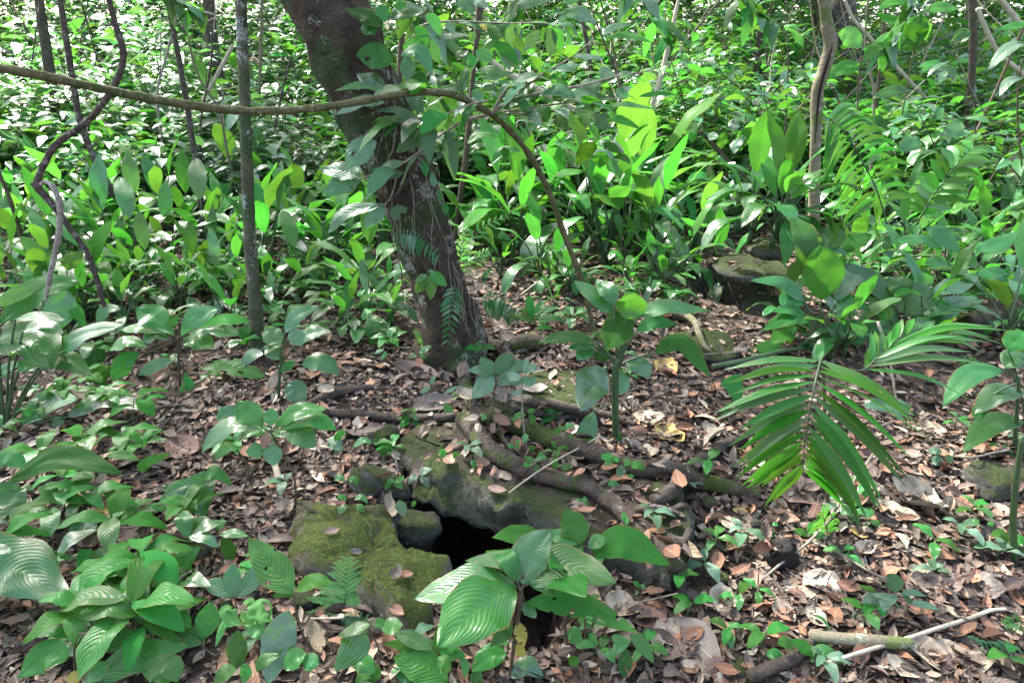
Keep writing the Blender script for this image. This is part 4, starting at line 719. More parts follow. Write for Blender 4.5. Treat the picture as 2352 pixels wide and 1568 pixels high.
# front seedlings: (label, region, root, stems, leaves, material, shape)
def stem_of(r, rt, c, w_=9): return [[(rt[0], rt[1] + 6, w_), ((rt[0] + c[0]) / 2 + 6, (rt[1] + c[1]) / 2, w_), (c[0], c[1], w_ * .8)]]
SEED = [
 ('huge heart shaped matte leaf with crumbs of debris on it', 7, (-60, 1200), [[(-60, 1210, 30), (-80, 900, 30)]], [(-110, 850, 120, 830, 462, 1015, 400, dict(f=.62, dy=-.06, s='heart')), (60, 760, 230, 700, 395, 830, 165, dict(f=.5, d0=.1, m='lit')), (-60, 700, 20, 690, 80, 720, 70)], 'aroid', 'heart'),
 ('long leaves rising in from the frame edge over dark litter', 7, (-60, 500), [[(-60, 520, 20), (-30, 300, 20), (60, 240, 16)]], [(65, 240, 400, 80, 802, 188, 135, dict(f=.45, dy=.02)), (-60, 140, 60, 80, 172, 160, 90, dict(f=.5)), (75, 240, 60, 320, 175, 375, 170, dict(f=.6)), (-60, 480, 120, 470, 274, 602, 115, dict(f=.5))], 'aroid', 'ellip'),
 ('light green puckered plant whose long leaf spans the bottom edge', 7, (560, 1600), [[(560, 1640, 20), (500, 1480, 16)], [(490, 1490, 11), (490, 1340, 11), (520, 1250, 10), (570, 1238, 8)]], [(600, 1570, 880, 1400, 1250, 1318, 170, dict(f=.6, dy=.05, m='seed')), (250, 1340, 600, 1265, 990, 1310, 160, dict(f=.55, d0=.1, m='lit')), (450, 1400, 300, 1390, 112, 1532, 170, dict(f=.6)), (930, 1470, 1060, 1480, 1110, 1580, 130, dict(f=.7, m='lit')), (1080, 1420, 1130, 1460, 1170, 1560, 110, dict(f=.6, m='lit')), (520, 1480, 490, 1530, 450, 1600, 75, dict(m='yellow', f=.9)), (640, 1420, 640, 1480, 560, 1560, 130)], 'quilt', 'ellip'),
 ('stalk with a bitten upright leaf and a long dark hanging leaf', 7, (2080, 1400), [[(2085, 1410, 12), (2000, 1250, 13), (1960, 1150, 14), (1937, 980, 14)]], [(1937, 978, 1800, 810, 1640, 610, 180, dict(f=.75, e=.12)), (1905, 1085, 1835, 1300, 1765, 1580, 205, dict(f=.85, dy=-.12, m='aroid')), (1950, 965, 2060, 895, 2190, 900, 75, dict(f=.4)), (1930, 1000, 1880, 960, 1800, 1000, 60)], 'seed', 'ellip'),
 ('grey green seedling of three pointed leaves', 7, (1560, 1130), [[(1562, 1140, 9), (1552, 1000, 9)]], [(1545, 1005, 1430, 930, 1335, 905, 80, dict(f=.6)), (1550, 1000, 1530, 880, 1535, 775, 105, dict(f=.7)), (1560, 1000, 1650, 900, 1702, 768, 110, dict(f=.7)), (1500, 1020, 1480, 1060, 1460, 1110, 60)], 'mott', 'ellip'),
 ('dark four-leaf seedling beside the huge heart leaf', 7, (470, 1200), stem_of(7, (470, 1200), (512, 950)), [(512, 948, 600, 880, 728, 865, 65), (520, 950, 770, 900, 1002, 1015, 95, dict(f=.45)), (500, 960, 460, 1060, 440, 1170, 100, dict(f=.7)), (510, 960, 560, 1060, 600, 1090, 60), (490, 950, 500, 900, 540, 890, 50)], 'aroid', 'lance'),
 ('seedling with dark veined leaves in the middle of the leafy bank', 7, (830, 1200), stem_of(7, (830, 1200), (830, 1080)), [(800, 1080, 900, 1060, 985, 1190, 120, dict(f=.6)), (840, 1060, 900, 1010, 1010, 960, 60), (640, 1030, 740, 1000, 820, 1080, 90), (960, 1260, 1000, 1180, 1110, 1150, 80, dict(f=.5))], 'seed', 'ellip'),
 ('seedling holding a rounded and a tapering leaf above rusty litter', 7, (1030, 1150), stem_of(7, (1030, 1150), (1030, 1020)), [(1030, 1018, 1010, 950, 985, 882, 100, dict(f=.7)), (1040, 1015, 1140, 940, 1258, 905, 65), (1010, 1030, 1110, 1020, 1192, 1095, 90, dict(f=.5)), (1020, 1030, 900, 1010, 820, 1050, 70)], 'seed', 'ellip'),
 ('seedling with two broad scalloped leaves before the mossy lump', 7, (780, 960), stem_of(7, (780, 960), (800, 905)), [(770, 912, 900, 830, 1030, 738, 110, dict(f=.6)), (1130, 870, 1200, 770, 1325, 665, 125, dict(f=.65)), (1120, 870, 1050, 810, 990, 800, 70)], 'seed', 'ellip'),
 ('bitten seedling standing over the dark hollow under the heart leaf', 7, (560, 920), stem_of(7, (560, 920), (560, 860)), [(560, 880, 590, 780, 520, 690, 130, dict(f=.75, e=.15)), (610, 780, 680, 710, 765, 690, 80), (720, 760, 750, 800, 720, 860, 90)], 'seed', 'ellip'),
 ('bright leaf pair beside the mossy lump near the boulder', 7, (1420, 720), stem_of(7, (1420, 720), (1430, 600)), [(1400, 500, 1300, 530, 1237, 640, 105, dict(f=.6)), (1460, 610, 1510, 690, 1530, 780, 75, dict(f=.8)), (1440, 590, 1540, 580, 1640, 600, 45), (1430, 560, 1460, 510, 1470, 480, 50)], 'seed', 'ellip'),
 ('large dark heart leaf flopped on the litter', 7, (1330, 500), stem_of(7, (1330, 500), (1300, 300)), [(1240, 215, 1290, 330, 1345, 470, 290, dict(f=.8, s='heart', m='aroid')), (1230, 270, 1150, 270, 1062, 290, 90, dict(m='aroid')), (1360, 180, 1440, 190, 1530, 265, 90, dict(m='aroid'))], 'aroid', 'heart'),
 ('single dull oval leaf low beside the arching long leaves', 7, (450, 650), [], [(640, 540, 550, 520, 442, 630, 110, dict(f=.5))], 'aroid', 'ellip'),
 ('yellow-tipped leaf and two small ones in shadowy litter', 7, (960, 480), stem_of(7, (960, 480), (900, 400), 6), [(690, 318, 790, 370, 897, 485, 85, dict(f=.6)), (930, 480, 1030, 415, 1140, 462, 60), (1030, 400, 1140, 350, 1255, 455, 75), (950, 180, 960, 120, 1140, 50, 70), (700, 70, 800, 60, 920, 100, 50, dict(m='lit'))], 'seed', 'ellip'),
 ('light green seedling with a crinkled bright leaf in the leafy bank', 7, (1325, 1380), stem_of(7, (1325, 1380), (1330, 1280)), [(1330, 1275, 1370, 1150, 1390, 1030, 140, dict(f=.8)), (1260, 1200, 1150, 1150, 1040, 1230, 100, dict(f=.5)), (1330, 1560, 1320, 1470, 1235, 1410, 110), (1340, 1560, 1370, 1470, 1400, 1385, 110), (1400, 1450, 1470, 1400, 1540, 1330, 110), (1350, 1300, 1250, 1260, 1150, 1260, 90)], 'seed', 'ellip'),
 ('crinkled insect-chewed pale green sprig', 7, (1560, 1400), stem_of(7, (1560, 1400), (1600, 1180), 6), [(1590, 1190, 1500, 1100, 1530, 1060, 80, dict(e=.2, w=.25)), (1600, 1180, 1700, 1100, 1790, 1160, 120, dict(e=.2, w=.25)), (1610, 1190, 1700, 1210, 1780, 1290, 80, dict(e=.2, w=.25)), (1560, 1190, 1480, 1180, 1420, 1330, 50, dict(w=.3)), (1570, 1210, 1560, 1350, 1590, 1500, 110, dict(m='seed', f=.8, w=.2)), (1640, 1060, 1650, 1030, 1600, 1040, 40)], 'fern', 'ellip'),
 ('seedling with drooping dark leaves at the bottom beside pale dry twig', 7, (1700, 1600), [], [(1560, 1480, 1480, 1500, 1410, 1560, 80), (1600, 1440, 1620, 1500, 1600, 1570, 70), (2000, 1470, 2050, 1430, 2105, 1440, 90, dict(m='aroid')), (1880, 1480, 1950, 1400, 2020, 1370, 110), (1690, 1490, 1740, 1420, 1850, 1380, 70)], 'seed', 'ellip'),
 ('dark backlit leaf dangling from a bent green twig', 8, (260, 1560), [[(260, 1570, 10), (330, 1450, 10), (360, 1360, 10), (280, 1190, 9)], [(360, 1360, 10), (400, 1430, 9), (480, 1475, 8)]], [(230, 1205, 190, 1330, 65, 1485, 185, dict(f=.9, m='palm')), (300, 1180, 200, 1210, 80, 1260, 60, dict(m='palm')), (370, 1210, 440, 1190, 515, 1180, 80), (380, 1200, 360, 1170, 350, 1130, 60)], 'seed', 'ellip'),
 ('bottom plant with large veined bitten leaf and pale scars', 8, (620, 1600), [], [(810, 1560, 640, 1450, 450, 1400, 175, dict(f=.7, e=.06)), (650, 1590, 560, 1500, 430, 1490, 110), (740, 1450, 780, 1440, 830, 1480, 80), (330, 1500, 240, 1430, 160, 1430, 90), (360, 1560, 290, 1520, 200, 1570, 110)], 'seed', 'ellip'),
 ('whorled seedling with narrow leaves close to the boulder foot', 8, (755, 1500), stem_of(8, (755, 1500), (750, 1370)), [(710, 1345, 560, 1270, 440, 1235, 75), (755, 1375, 820, 1310, 930, 1290, 90, dict(f=.6)), (750, 1360, 760, 1280, 740, 1190, 95, dict(f=.7)), (740, 1370, 600, 1330, 380, 1300, 80), (770, 1390, 850, 1370, 935, 1390, 60), (900, 1390, 925, 1460, 920, 1545, 55, dict(f=.8)), (740, 1380, 770, 1420, 820, 1440, 70)], 'seed', 'lance'),
 ('low dark leaf at the very bottom in front of the sapling stick', 8, (1230, 1575), [], [(1226, 1535, 1330, 1450, 1442, 1535, 90, dict(f=.6)), (1030, 1490, 990, 1550, 950, 1600, 80)], 'aroid', 'ellip'),
 ('seedling with heart, dark and bright leaves above dry curled leaves', 8, (1840, 1470), [[(1840, 1480, 8), (1860, 1400, 8), (1880, 1330, 7)]], [(1960, 1255, 1940, 1320, 1885, 1400, 120, dict(f=.8, s='heart')), (1990, 1340, 1980, 1440, 1970, 1545, 85, dict(f=.8, m='aroid')), (2010, 1245, 2090, 1310, 2168, 1435, 85, dict(f=.7)), (1595, 1240, 1640, 1250, 1700, 1290, 85), (1655, 1335, 1710, 1310, 1785, 1325, 40, dict(m='lit')), (1670, 1400, 1640, 1420, 1600, 1400, 50)], 'seed', 'ellip'),
 ('delicate three-leaf seedling on the upper face of the slab', 8, (600, 330), stem_of(8, (600, 330), (622, 210), 5), [(625, 205, 660, 165, 710, 158, 40), (622, 212, 660, 235, 682, 278, 45), (615, 210, 580, 215, 550, 258, 40)], 'mott', 'ellip'),
 ('tiny seedling beside the pale finger of stone', 8, (410, 320), stem_of(8, (410, 320), (455, 250), 5), [(455, 250, 500, 220, 520, 200, 35), (455, 252, 490, 265, 510, 290, 35), (450, 250, 420, 260, 395, 295, 35), (460, 245, 430, 235, 410, 230, 30)], 'seed', 'ellip'),
 ('drooping bright leaf pair in the mouth of the rock gap', 8, (540, 480), [], [(490, 360, 500, 410, 530, 465, 70, dict(f=.9)), (600, 365, 585, 385, 575, 410, 30)], 'lit', 'ellip'),
 ('bunch of small leaves in the litter above the mossy boulder', 8, (130, 440), stem_of(8, (130, 440), (140, 400), 5), [(150, 395, 110, 420, 85, 455, 45), (190, 360, 240, 340, 285, 385, 30), (80, 340, 110, 340, 145, 360, 30), (200, 410, 230, 410, 255, 440, 40), (185, 470, 175, 490, 190, 505, 40), (60, 235, 100, 210, 130, 245, 35), (150, 230, 190, 225, 210, 262, 40)], 'seed', 'ellip'),
 ('round bright leaf by the upper end of the slab', 8, (420, 100), [], [(375, 95, 420, 20, 475, 65, 80)], 'seed', 'ellip'),
 ('pale fan leaf seedling above the finger of stone', 5, (280, 1500), stem_of(5, (280, 1500), (310, 1440), 5), [(310, 1440, 250, 1420, 180, 1470, 40), (320, 1435, 350, 1400, 330, 1375, 35), (315, 1440, 360, 1430, 390, 1420, 30), (60, 1430, 100, 1380, 140, 1370, 50), (20, 1460, 60, 1440, 110, 1490, 80, dict(m='mott'))], 'seed', 'ellip'),
 ('round leaf seedling on the litter near the slab boulder', 5, (420, 1540), [], [(375, 1540, 420, 1480, 472, 1530, 70)], 'seed', 'ellip'),
 ('bushy tuft of small pointed leaves beside the boulder', 5, (565, 1350), stem_of(5, (565, 1350), (560, 1260), 5), [(560, 1260, 520, 1270, 470, 1275, 35), (560, 1255, 540, 1230, 500, 1225, 35), (565, 1250, 590, 1220, 600, 1215, 35), (570, 1260, 610, 1270, 640, 1280, 35), (560, 1290, 520, 1310, 490, 1340, 40), (570, 1290, 610, 1310, 630, 1345, 40), (560, 1280, 540, 1300, 530, 1330, 35)], 'seed', 'lance'),
 ('single broad leaf seedling in front of the forward root', 5, (830, 1290), stem_of(5, (830, 1290), (835, 1270), 6), [(840, 1275, 815, 1220, 790, 1170, 60, dict(f=.8)), (800, 1290, 750, 1290, 690, 1300, 30), (810, 1300, 770, 1310, 730, 1330, 30), (840, 1300, 835, 1350, 830, 1400, 40, dict(f=.8)), (905, 1320, 910, 1330, 930, 1345, 30)], 'seed', 'ellip'),
 ('lance-leaved seedling pair left of the forward root', 5, (710, 1130), stem_of(5, (710, 1130), (705, 1060), 4), [(705, 1055, 710, 1020, 735, 995, 30), (700, 1065, 660, 1090, 630, 1135, 38), (880, 1060, 830, 1090, 780, 1110, 25), (910, 1060, 890, 1070, 860, 1100, 25)], 'mott', 'ellip'),
 ('seedling by the trunk with one red young leaf', 5, (618, 1000), stem_of(5, (618, 1000), (618, 900), 4), [(620, 850, 660, 820, 706, 795, 38), (610, 860, 580, 860, 555, 880, 35), (625, 865, 650, 870, 665, 885, 35), (650, 900, 620, 905, 590, 930, 50, dict(m='l_orange')), (390, 820, 360, 830, 325, 855, 25), (400, 830, 390, 860, 365, 890, 30)], 'seed', 'ellip'),
 ('three-leaf seedling between two roots before the dumb cane', 5, (1530, 1310), stem_of(5, (1530, 1310), (1520, 1255), 5), [(1520, 1252, 1490, 1220, 1445, 1215, 40), (1530, 1255, 1560, 1225, 1600, 1215, 35), (1520, 1265, 1470, 1275, 1420, 1308, 42)], 'seed', 'ellip'),
 ('seedling with drooping leaves near the dark stone', 5, (1340, 1310), stem_of(5, (1340, 1310), (1340, 1240), 5), [(1340, 1240, 1360, 1225, 1385, 1220, 25), (1350, 1250, 1370, 1280, 1365, 1320, 45, dict(f=.8)), (1330, 1250, 1280, 1255, 1235, 1290, 40), (1035, 1265, 1040, 1265, 1070, 1275, 45)], 'seed', 'ellip'),
 ('little cluster of round leaves on the thick root', 5, (1590, 1420), stem_of(5, (1590, 1420), (1580, 1360), 4), [(1580, 1350, 1550, 1345, 1520, 1385, 32), (1590, 1350, 1610, 1320, 1645, 1325, 32), (1580, 1360, 1590, 1340, 1590, 1330, 25), (1610, 1380, 1625, 1390, 1620, 1410, 30), (1560, 1340, 1530, 1350, 1515, 1360, 25)], 'seed', 'ellip'),
 ('tiny twin seedlings between thin root and thick root', 5, (1240, 1500), stem_of(5, (1240, 1500), (1245, 1470), 4), [(1245, 1470, 1225, 1455, 1215, 1480, 30), (1250, 1470, 1270, 1465, 1285, 1470, 30), (1310, 1440, 1325, 1400, 1345, 1385, 40), (1350, 1490, 1370, 1470, 1395, 1470, 30), (1260, 1420, 1275, 1430, 1290, 1430, 25)], 'seed', 'ellip'),
 ('star of small bright leaves where the snaking root crosses the slab', 8, (1380, 180), stem_of(8, (1380, 180), (1390, 110), 5), [(1390, 110, 1350, 90, 1310, 75, 30), (1395, 105, 1430, 75, 1465, 90, 35), (1390, 120, 1350, 120, 1300, 135, 35), (1395, 120, 1390, 150, 1395, 180, 35), (1400, 110, 1420, 60, 1410, 40, 28), (1510, 160, 1520, 110, 1540, 105, 55), (1560, 160, 1590, 140, 1625, 150, 40)], 'seed', 'ellip'),
 ('small leaf pair between snaking root and slab ledge', 8, (990, 160), stem_of(8, (990, 160), (985, 130), 4), [(985, 95, 980, 120, 995, 158, 40), (1110, 215, 1120, 190, 1130, 185, 30), (1140, 190, 1165, 190, 1160, 230, 35), (790, 80, 770, 50, 750, 55, 50), (850, 90, 860, 60, 840, 45, 35)], 'seed', 'ellip'),
 ('three round leaf seedling beside the end of the snaking root', 8, (1690, 400), stem_of(8, (1690, 400), (1690, 390), 4), [(1690, 385, 1665, 370, 1665, 400, 35), (1695, 380, 1710, 355, 1700, 350, 35), (1700, 395, 1725, 390, 1735, 405, 30)], 'seed', 'ellip'),
 ('speckled arrow-leaf seedling beside the dark thick root', 8, (1940, 260), stem_of(8, (1940, 260), (1940, 150), 5), [(1960, 130, 1950, 170, 1930, 205, 60, dict(f=.8, m='mott')), (1970, 100, 1990, 110, 2020, 125, 50), (1900, 70, 1850, 75, 1820, 90, 40), (1900, 100, 1870, 110, 1840, 135, 40), (1930, 80, 1920, 90, 1900, 105, 40), (2020, 150, 2060, 130, 2110, 165, 50), (2000, 190, 2020, 210, 2030, 225, 35)], 'seed', 'ellip'),
 ('pale two-leaf seedling above the bare forked root', 8, (1900, 310), stem_of(8, (1900, 310), (1900, 280), 4), [(1870, 270, 1900, 250, 1960, 285, 35), (1880, 300, 1850, 290, 1830, 310, 25)], 'seed', 'ellip'),
 ('tiny seedlings at the lower end of the slab', 8, (2080, 980), stem_of(8, (2080, 980), (2085, 950), 4), [(2080, 940, 2050, 910, 2035, 920, 28), (2090, 950, 2100, 930, 2115, 935, 30), (2070, 965, 2050, 970, 2045, 970, 25), (2230, 960, 2200, 950, 2175, 955, 25), (2240, 950, 2270, 930, 2290, 925, 30)], 'seed', 'ellip'),
 ('pointed leaf seedling at the foot of the stout dumb cane', 5, (1920, 1440), [], [(1960, 1425, 1930, 1390, 1895, 1355, 45, dict(f=.8)), (1960, 1420, 1920, 1415, 1870, 1412, 20), (1550, 1540, 1510, 1530, 1890, 1530, 25)][:2], 'lit', 'lance'),
 ('spray of narrow pointed leaves behind the mossy stump', 5, (1390, 720), stem_of(5, (1390, 720), (1390, 620), 6), [(1380, 600, 1420, 530, 1470, 490, 45), (1390, 620, 1470, 560, 1560, 540, 45), (1385, 620, 1340, 560, 1290, 580, 50), (1380, 640, 1320, 610, 1230, 590, 45), (1400, 650, 1490, 610, 1610, 640, 45), (1400, 690, 1450, 670, 1510, 690, 35), (1370, 620, 1350, 500, 1340, 470, 55)], 'seed', 'lance'),
 ('four-leaf seedling in front of the long grey stick', 9, (880, 660), stem_of(9, (880, 660), (880, 600), 5), [(880, 600, 830, 570, 780, 560, 40), (885, 590, 900, 540, 920, 500, 45), (890, 600, 950, 590, 1003, 600, 35), (860, 680, 845, 700, 865, 740, 30), (870, 770, 910, 750, 960, 760, 50), (880, 780, 900, 790, 920, 800, 30), (870, 840, 880, 830, 885, 850, 30)], 'seed', 'ellip'),
 ('seedling spreading beside the yellow fallen leaf', 9, (1180, 560), stem_of(9, (1180, 560), (1180, 470), 8), [(1180, 450, 1130, 430, 1090, 455, 60), (1190, 440, 1250, 440, 1310, 465, 45), (1260, 480, 1280, 440, 1270, 410, 50), (1280, 500, 1340, 520, 1395, 555, 45), (1260, 510, 1270, 560, 1300, 600, 50), (1150, 480, 1170, 490, 1190, 490, 30), (1160, 420, 1180, 380, 1170, 350, 40), (680, 530, 660, 520, 640, 525, 25), (620, 570, 640, 590, 660, 600, 40)], 'seed', 'ellip'),
 ('pale green seedling of heart leaves in the open litter', 9, (1440, 1150), stem_of(9, (1440, 1150), (1450, 980), 6), [(1450, 970, 1440, 900, 1400, 850, 110, dict(f=.6, m='mott')), (1390, 975, 1390, 1030, 1375, 1095, 125, dict(f=.8, s='heart')), (1360, 1050, 1300, 1010, 1235, 1030, 55), (1480, 985, 1570, 970, 1660, 995, 32), (1540, 1040, 1640, 1050, 1750, 1085, 38), (1500, 980, 1540, 1020, 1560, 1050, 40)], 'mott', 'ellip'),
 ('seedling with bright lance leaf over the mossy log end', 9, (790, 1480), stem_of(9, (790, 1480), (785, 1350), 6), [(905, 1390, 850, 1330, 760, 1280, 75, dict(f=.7)), (780, 1340, 730, 1300, 675, 1310, 60), (710, 1420, 660, 1380, 600, 1385, 60), (800, 1470, 850, 1460, 885, 1525, 55, dict(m='lit')), (890, 1420, 990, 1370, 1110, 1470, 80), (1050, 1410, 1090, 1420, 1115, 1440, 30, dict(m='lit')), (720, 1530, 750, 1540, 770, 1580, 50), (1180, 1530, 1230, 1530, 1275, 1550, 35), (1030, 1530, 1070, 1530, 1110, 1560, 40)], 'seed', 'ellip'),
 ('seedling at the dark stem near the frame edge', 9, (2240, 730), [[(2220, 740, 12), (2190, 640, 11)]], [(2200, 640, 2150, 580, 2080, 600, 50, dict(m='lit')), (2220, 660, 2270, 620, 2330, 650, 50), (2220, 680, 2270, 690, 2310, 730, 60), (2190, 760, 2160, 770, 2130, 790, 50), (2180, 770, 2170, 800, 2170, 835, 50), (2240, 900, 2280, 900, 2320, 930, 50), (1960, 510, 1990, 500, 2010, 505, 25), (2060, 520, 2090, 520, 2105, 530, 30)], 'seed', 'ellip'),
 ('blue green round-leaf seedling beneath the dark heart leaf', 9, (1770, 130), stem_of(9, (1770, 130), (1760, 60), 5), [(1760, 55, 1720, 35, 1670, 50, 45), (1750, 70, 1730, 100, 1715, 135, 55, dict(f=.8)), (1790, 60, 1810, 90, 1825, 125, 40, dict(f=.8))], 'mott', 'ellip'),
 ('single green blade leaf poking from the litter', 9, (1040, 1260), [], [(905, 1115, 980, 1150, 1048, 1258, 22)], 'lit', 'lance'),
]
LEAFY = [plant('seedling', lb, 'plant', r, rt, st, lv, m_, sh) for lb, r, rt, st, lv, m_, sh in SEED]

# ------------------------------------------------------------------ slender trees, lianas, sticks
def tree_px(name, label, r, pts, Y, mat, cat='tree', grow=None, wob=.12, sides=12, shade_crown_=None, extra=None, rise=(0, .4)):
    """trunk through picture points in the plane y = Y; grow = metres it goes on above the frame"""
    P, W = pline(r, pts, Y); g = Vector((P[-1].x, P[-1].y, P[-1].z)) if P[0].z > P[-1].z else P[0]
    gz = drop(g.x, g.y)[0]
    if P[0].z > P[-1].z: P.reverse(); W.reverse()
    d_ = (P[0] - P[1]).normalized()
    if P[0].z > gz.z + .05 and mat == 'palest' and d_.z < -.25: P.insert(0, P[0] + d_ * min(7, (P[0].z - gz.z + .1) / -d_.z)); W.insert(0, W[0] * 1.05)
    elif P[0].z > gz.z + .05: P.insert(0, Vector((P[0].x + (P[0].x - P[1].x) * .2, P[0].y, gz.z - .05))); W.insert(0, W[0] * 1.1)
    W[0] *= 1.4
    t = thing(name, label, cat, P[0])
    if grow:
        d = (P[-1] - P[-2]).normalized(); P.append(P[-1] + d * grow * .5 + Vector((0, rise[0], 0))); W.append(W[-1] * .8); P.append(P[-1] + d * grow * .5 + Vector((rise[0], rise[1], 0))); W.append(W[-1] * .5)
    mb = MB(); smooth_tube(mb, P, W, len(P) * 9, sides=sides, wob=wob, seed=rnd.random() * 9); tr = mb.build('trunk', mat, t, origin=t.location)
    if shade_crown_:
        n, rad, sz = shade_crown_; crown(t, P[-1] + Vector((0, 0, .2)), rad, n, sz, seed=int(P[0].x * 100) % 97 + 3)  # unseen crown added above the frame for dappled shade
    return t
tree_px('sapling_tree', 'straight slim sapling with pale lichen rings crossing the long green stem', 0, [(553, 0, 25), (558, 120, 26), (563, 250, 25), (568, 400, 27), (574, 540, 28), (583, 660, 30), (592, 760, 34), (594, 812, 40)], G(594, 808).y, 'sapbark', grow=3.2, shade_crown_=(500, (1.2, 1.2, .6), .22))
ct = tree_px('cracked_tree', 'thin crooked tree with a long dark split down its trunk', 0, [(1892, 0, 26), (1900, 60, 27), (1907, 105, 30), (1893, 160, 29), (1878, 210, 28), (1874, 300, 24), (1871, 400, 25), (1869, 500, 26), (1869, 580, 30)], G(1869, 610).y, 'crackbark', grow=3, shade_crown_=(900, (2.0, 1.6, .7), .24))
YC = ct.location.y
P, W = pline(0, [(1911, 108, 3, -.055), (1898, 150, 10, -.058), (1884, 200, 9, -.058), (1876, 270, 4, -.05), (1872, 330, 2, -.05)], YC); mb = MB(); smooth_tube(mb, P, W, 24, sides=6); mb.build('crack', 'crackdark', ct, origin=ct.location)
P, W = pline(0, [(1905, 20, 16), (1916, 6, 14), (1930, -20, 12)], YC); mb = MB(); smooth_tube(mb, P, W, 10, sides=8); mb.build('branch', 'crackbark', ct, origin=ct.location)
tree_px('slender_tree', 'thin dark upright tree at the far edge beyond the bright palm leaf', 0, [(2234, 0, 19), (2236, 90, 18), (2231, 180, 15), (2222, 280, 15), (2216, 350, 18), (2210, 420, 18)], G(2210, 440).y, 'farbark', grow=3, shade_crown_=(600, (1.6, 1.4, .7), .26))
tree_px('slender_tree', 'faint leaning tree in the glare behind the top of the hanging liana', 0, [(88, -10, 20), (98, 60, 22), (112, 150, 23), (126, 250, 24), (140, 310, 24)], 8.8, 'farbark', grow=3, shade_crown_=(200, (1.6, 1.2, .6), .28))
tree_px('slender_tree', 'dark bowed pole tree curving away down behind the hanging liana', 0, [(137, -10, 13), (152, 90, 14), (168, 190, 14), (185, 280, 15), (215, 360, 14), (252, 430, 16), (300, 500, 17), (340, 570, 18), (365, 600, 18)], G(365, 600).y, 'liana', grow=2.5)
tree_px('slender_tree', 'thin dark whip of a tree between hanging liana and lichen sapling', 0, [(383, 0, 10), (402, 90, 12), (424, 210, 13), (440, 310, 13), (454, 400, 13), (465, 500, 14), (468, 560, 14)], G(468, 570).y, 'liana', grow=2.5)
tree_px('understory_tree', 'blurred brown trunk behind the lichen sapling', 0, [(478, -5, 26), (486, 90, 28), (496, 160, 32), (512, 260, 38)], 10.5, 'farbark', grow=3, shade_crown_=(1500, (2.6, 2.2, .9), .28))
tree_px('understory_tree', 'brown trunk far behind the hanging yellow green leaves', 0, [(1735, -5, 38), (1732, 60, 46), (1728, 130, 56)], 13, 'farbark', grow=4, shade_crown_=(1800, (3.4, 2.6, .9), .3))
tree_px('understory_tree', 'broad dark trunk just beyond the cracked tree', 0, [(1905, -5, 92), (1925, 60, 86), (1935, 140, 88)], 13.5, 'farbark', grow=4, shade_crown_=(1800, (3.4, 2.8, .9), .3))
tree_px('slender_tree', 'pale straight pole slanting behind the dumb canes', 0, [(1560, -5, 8), (1538, 90, 10), (1515, 190, 12), (1480, 290, 12), (1458, 360, 13), (1451, 415, 13)], G(1447, 500).y, 'palest', grow=2.5, sides=8)
tree_px('slender_tree', 'thin reddish brown stem rising just beside the leaning trunk', 0, [(1102, 20, 17), (1094, 100, 12), (1085, 190, 11), (1078, 280, 13), (1068, 380, 14), (1055, 470, 14), (1050, 530, 15)], G(1050, 560).y, 'stemb', grow=2.5, sides=8)
tree_px('slender_tree', 'short dark stem between trunk vines and yellow green leaves', 0, [(928, 20, 14), (924, 70, 12), (920, 130, 14), (915, 240, 12), (905, 420, 12)], 6.2, 'stemb', grow=2, sides=8)
tree_px('slender_tree', 'mottled thin tree far behind the grey branch tips', 0, [(1335, 30, 10), (1350, 110, 10), (1356, 170, 10), (1352, 260, 9)], 9.5, 'liana', grow=3, sides=8)
tree_px('slender_tree', 'pair of thin green canes behind the lichen sapling', 0, [(602, -5, 7), (598, 140, 8), (592, 300, 8)], 9.5, 'crackbark', grow=2.5, sides=7)
tree_px('slender_tree', 'leaning thin cane in the glare just past the lichen sapling', 0, [(668, 130, 5), (640, 250, 6), (625, 370, 7)], 8, 'liana', grow=None, sides=7)
tree_px('slender_tree', 'light bare pole crossing behind the lichen sapling', 0, [(535, 105, 9), (500, 170, 9), (465, 235, 9), (448, 300, 10)], 8.5, 'palest', sides=7)
tree_px('slender_tree', 'bamboo like pole sloping down to the frame edge', 0, [(2290, -10, 12), (2330, 40, 13), (2370, 95, 13)], 7.5, 'palest', sides=7, cat='pole')
tree_px('slender_tree', 'yellowish sloping pole below the bamboo like pole', 0, [(2245, 20, 10), (2270, 80, 10), (2300, 130, 10), (2355, 175, 11)], 7.5, 'palest', sides=7, cat='pole')
tree_px('slender_tree', 'pale dead stem bent through the shrubs past the cracked tree', 0, [(1940, 0, 7), (1960, 45, 8), (1990, 78, 8)], 8.5, 'palest', sides=7, cat='pole')
tree_px('slender_tree', 'thin straight brown cane beyond the cracked tree', 0, [(2036, -5, 6), (2025, 110, 7), (2012, 250, 7), (2005, 340, 7)], 8.0, 'stemb', sides=7, grow=2)
tree_px('slender_tree', 'small brown stem behind the bright palm leaf', 0, [(1736, 0, 8), (1745, 60, 8), (1815, 10, 8)][:2], 11, 'stemb', sides=7, grow=2)
tree_px('fallen_stick', 'dark slanting stick between shrubs and the small back cave', 0, [(1607, 300, 7), (1660, 360, 8), (1720, 430, 9), (1780, 480, 10), (1825, 530, 10)], 6.6, 'liana', sides=7, cat='stick')
tree_px('dead_log', 'grey dead trunk lying at a slant behind the branch tips', 0, [(1122, 135, 12), (1160, 165, 16), (1215, 195, 18), (1270, 225, 14)], 8.5, 'palest', sides=9, cat='log')
tree_px('slender_tree', 'thin vine-like stem low behind the pale broken stick', 0, [(-10, 380, 9), (20, 450, 9), (50, 540, 10), (90, 640, 10)], 4.9, 'stemb', sides=7, cat='vine')
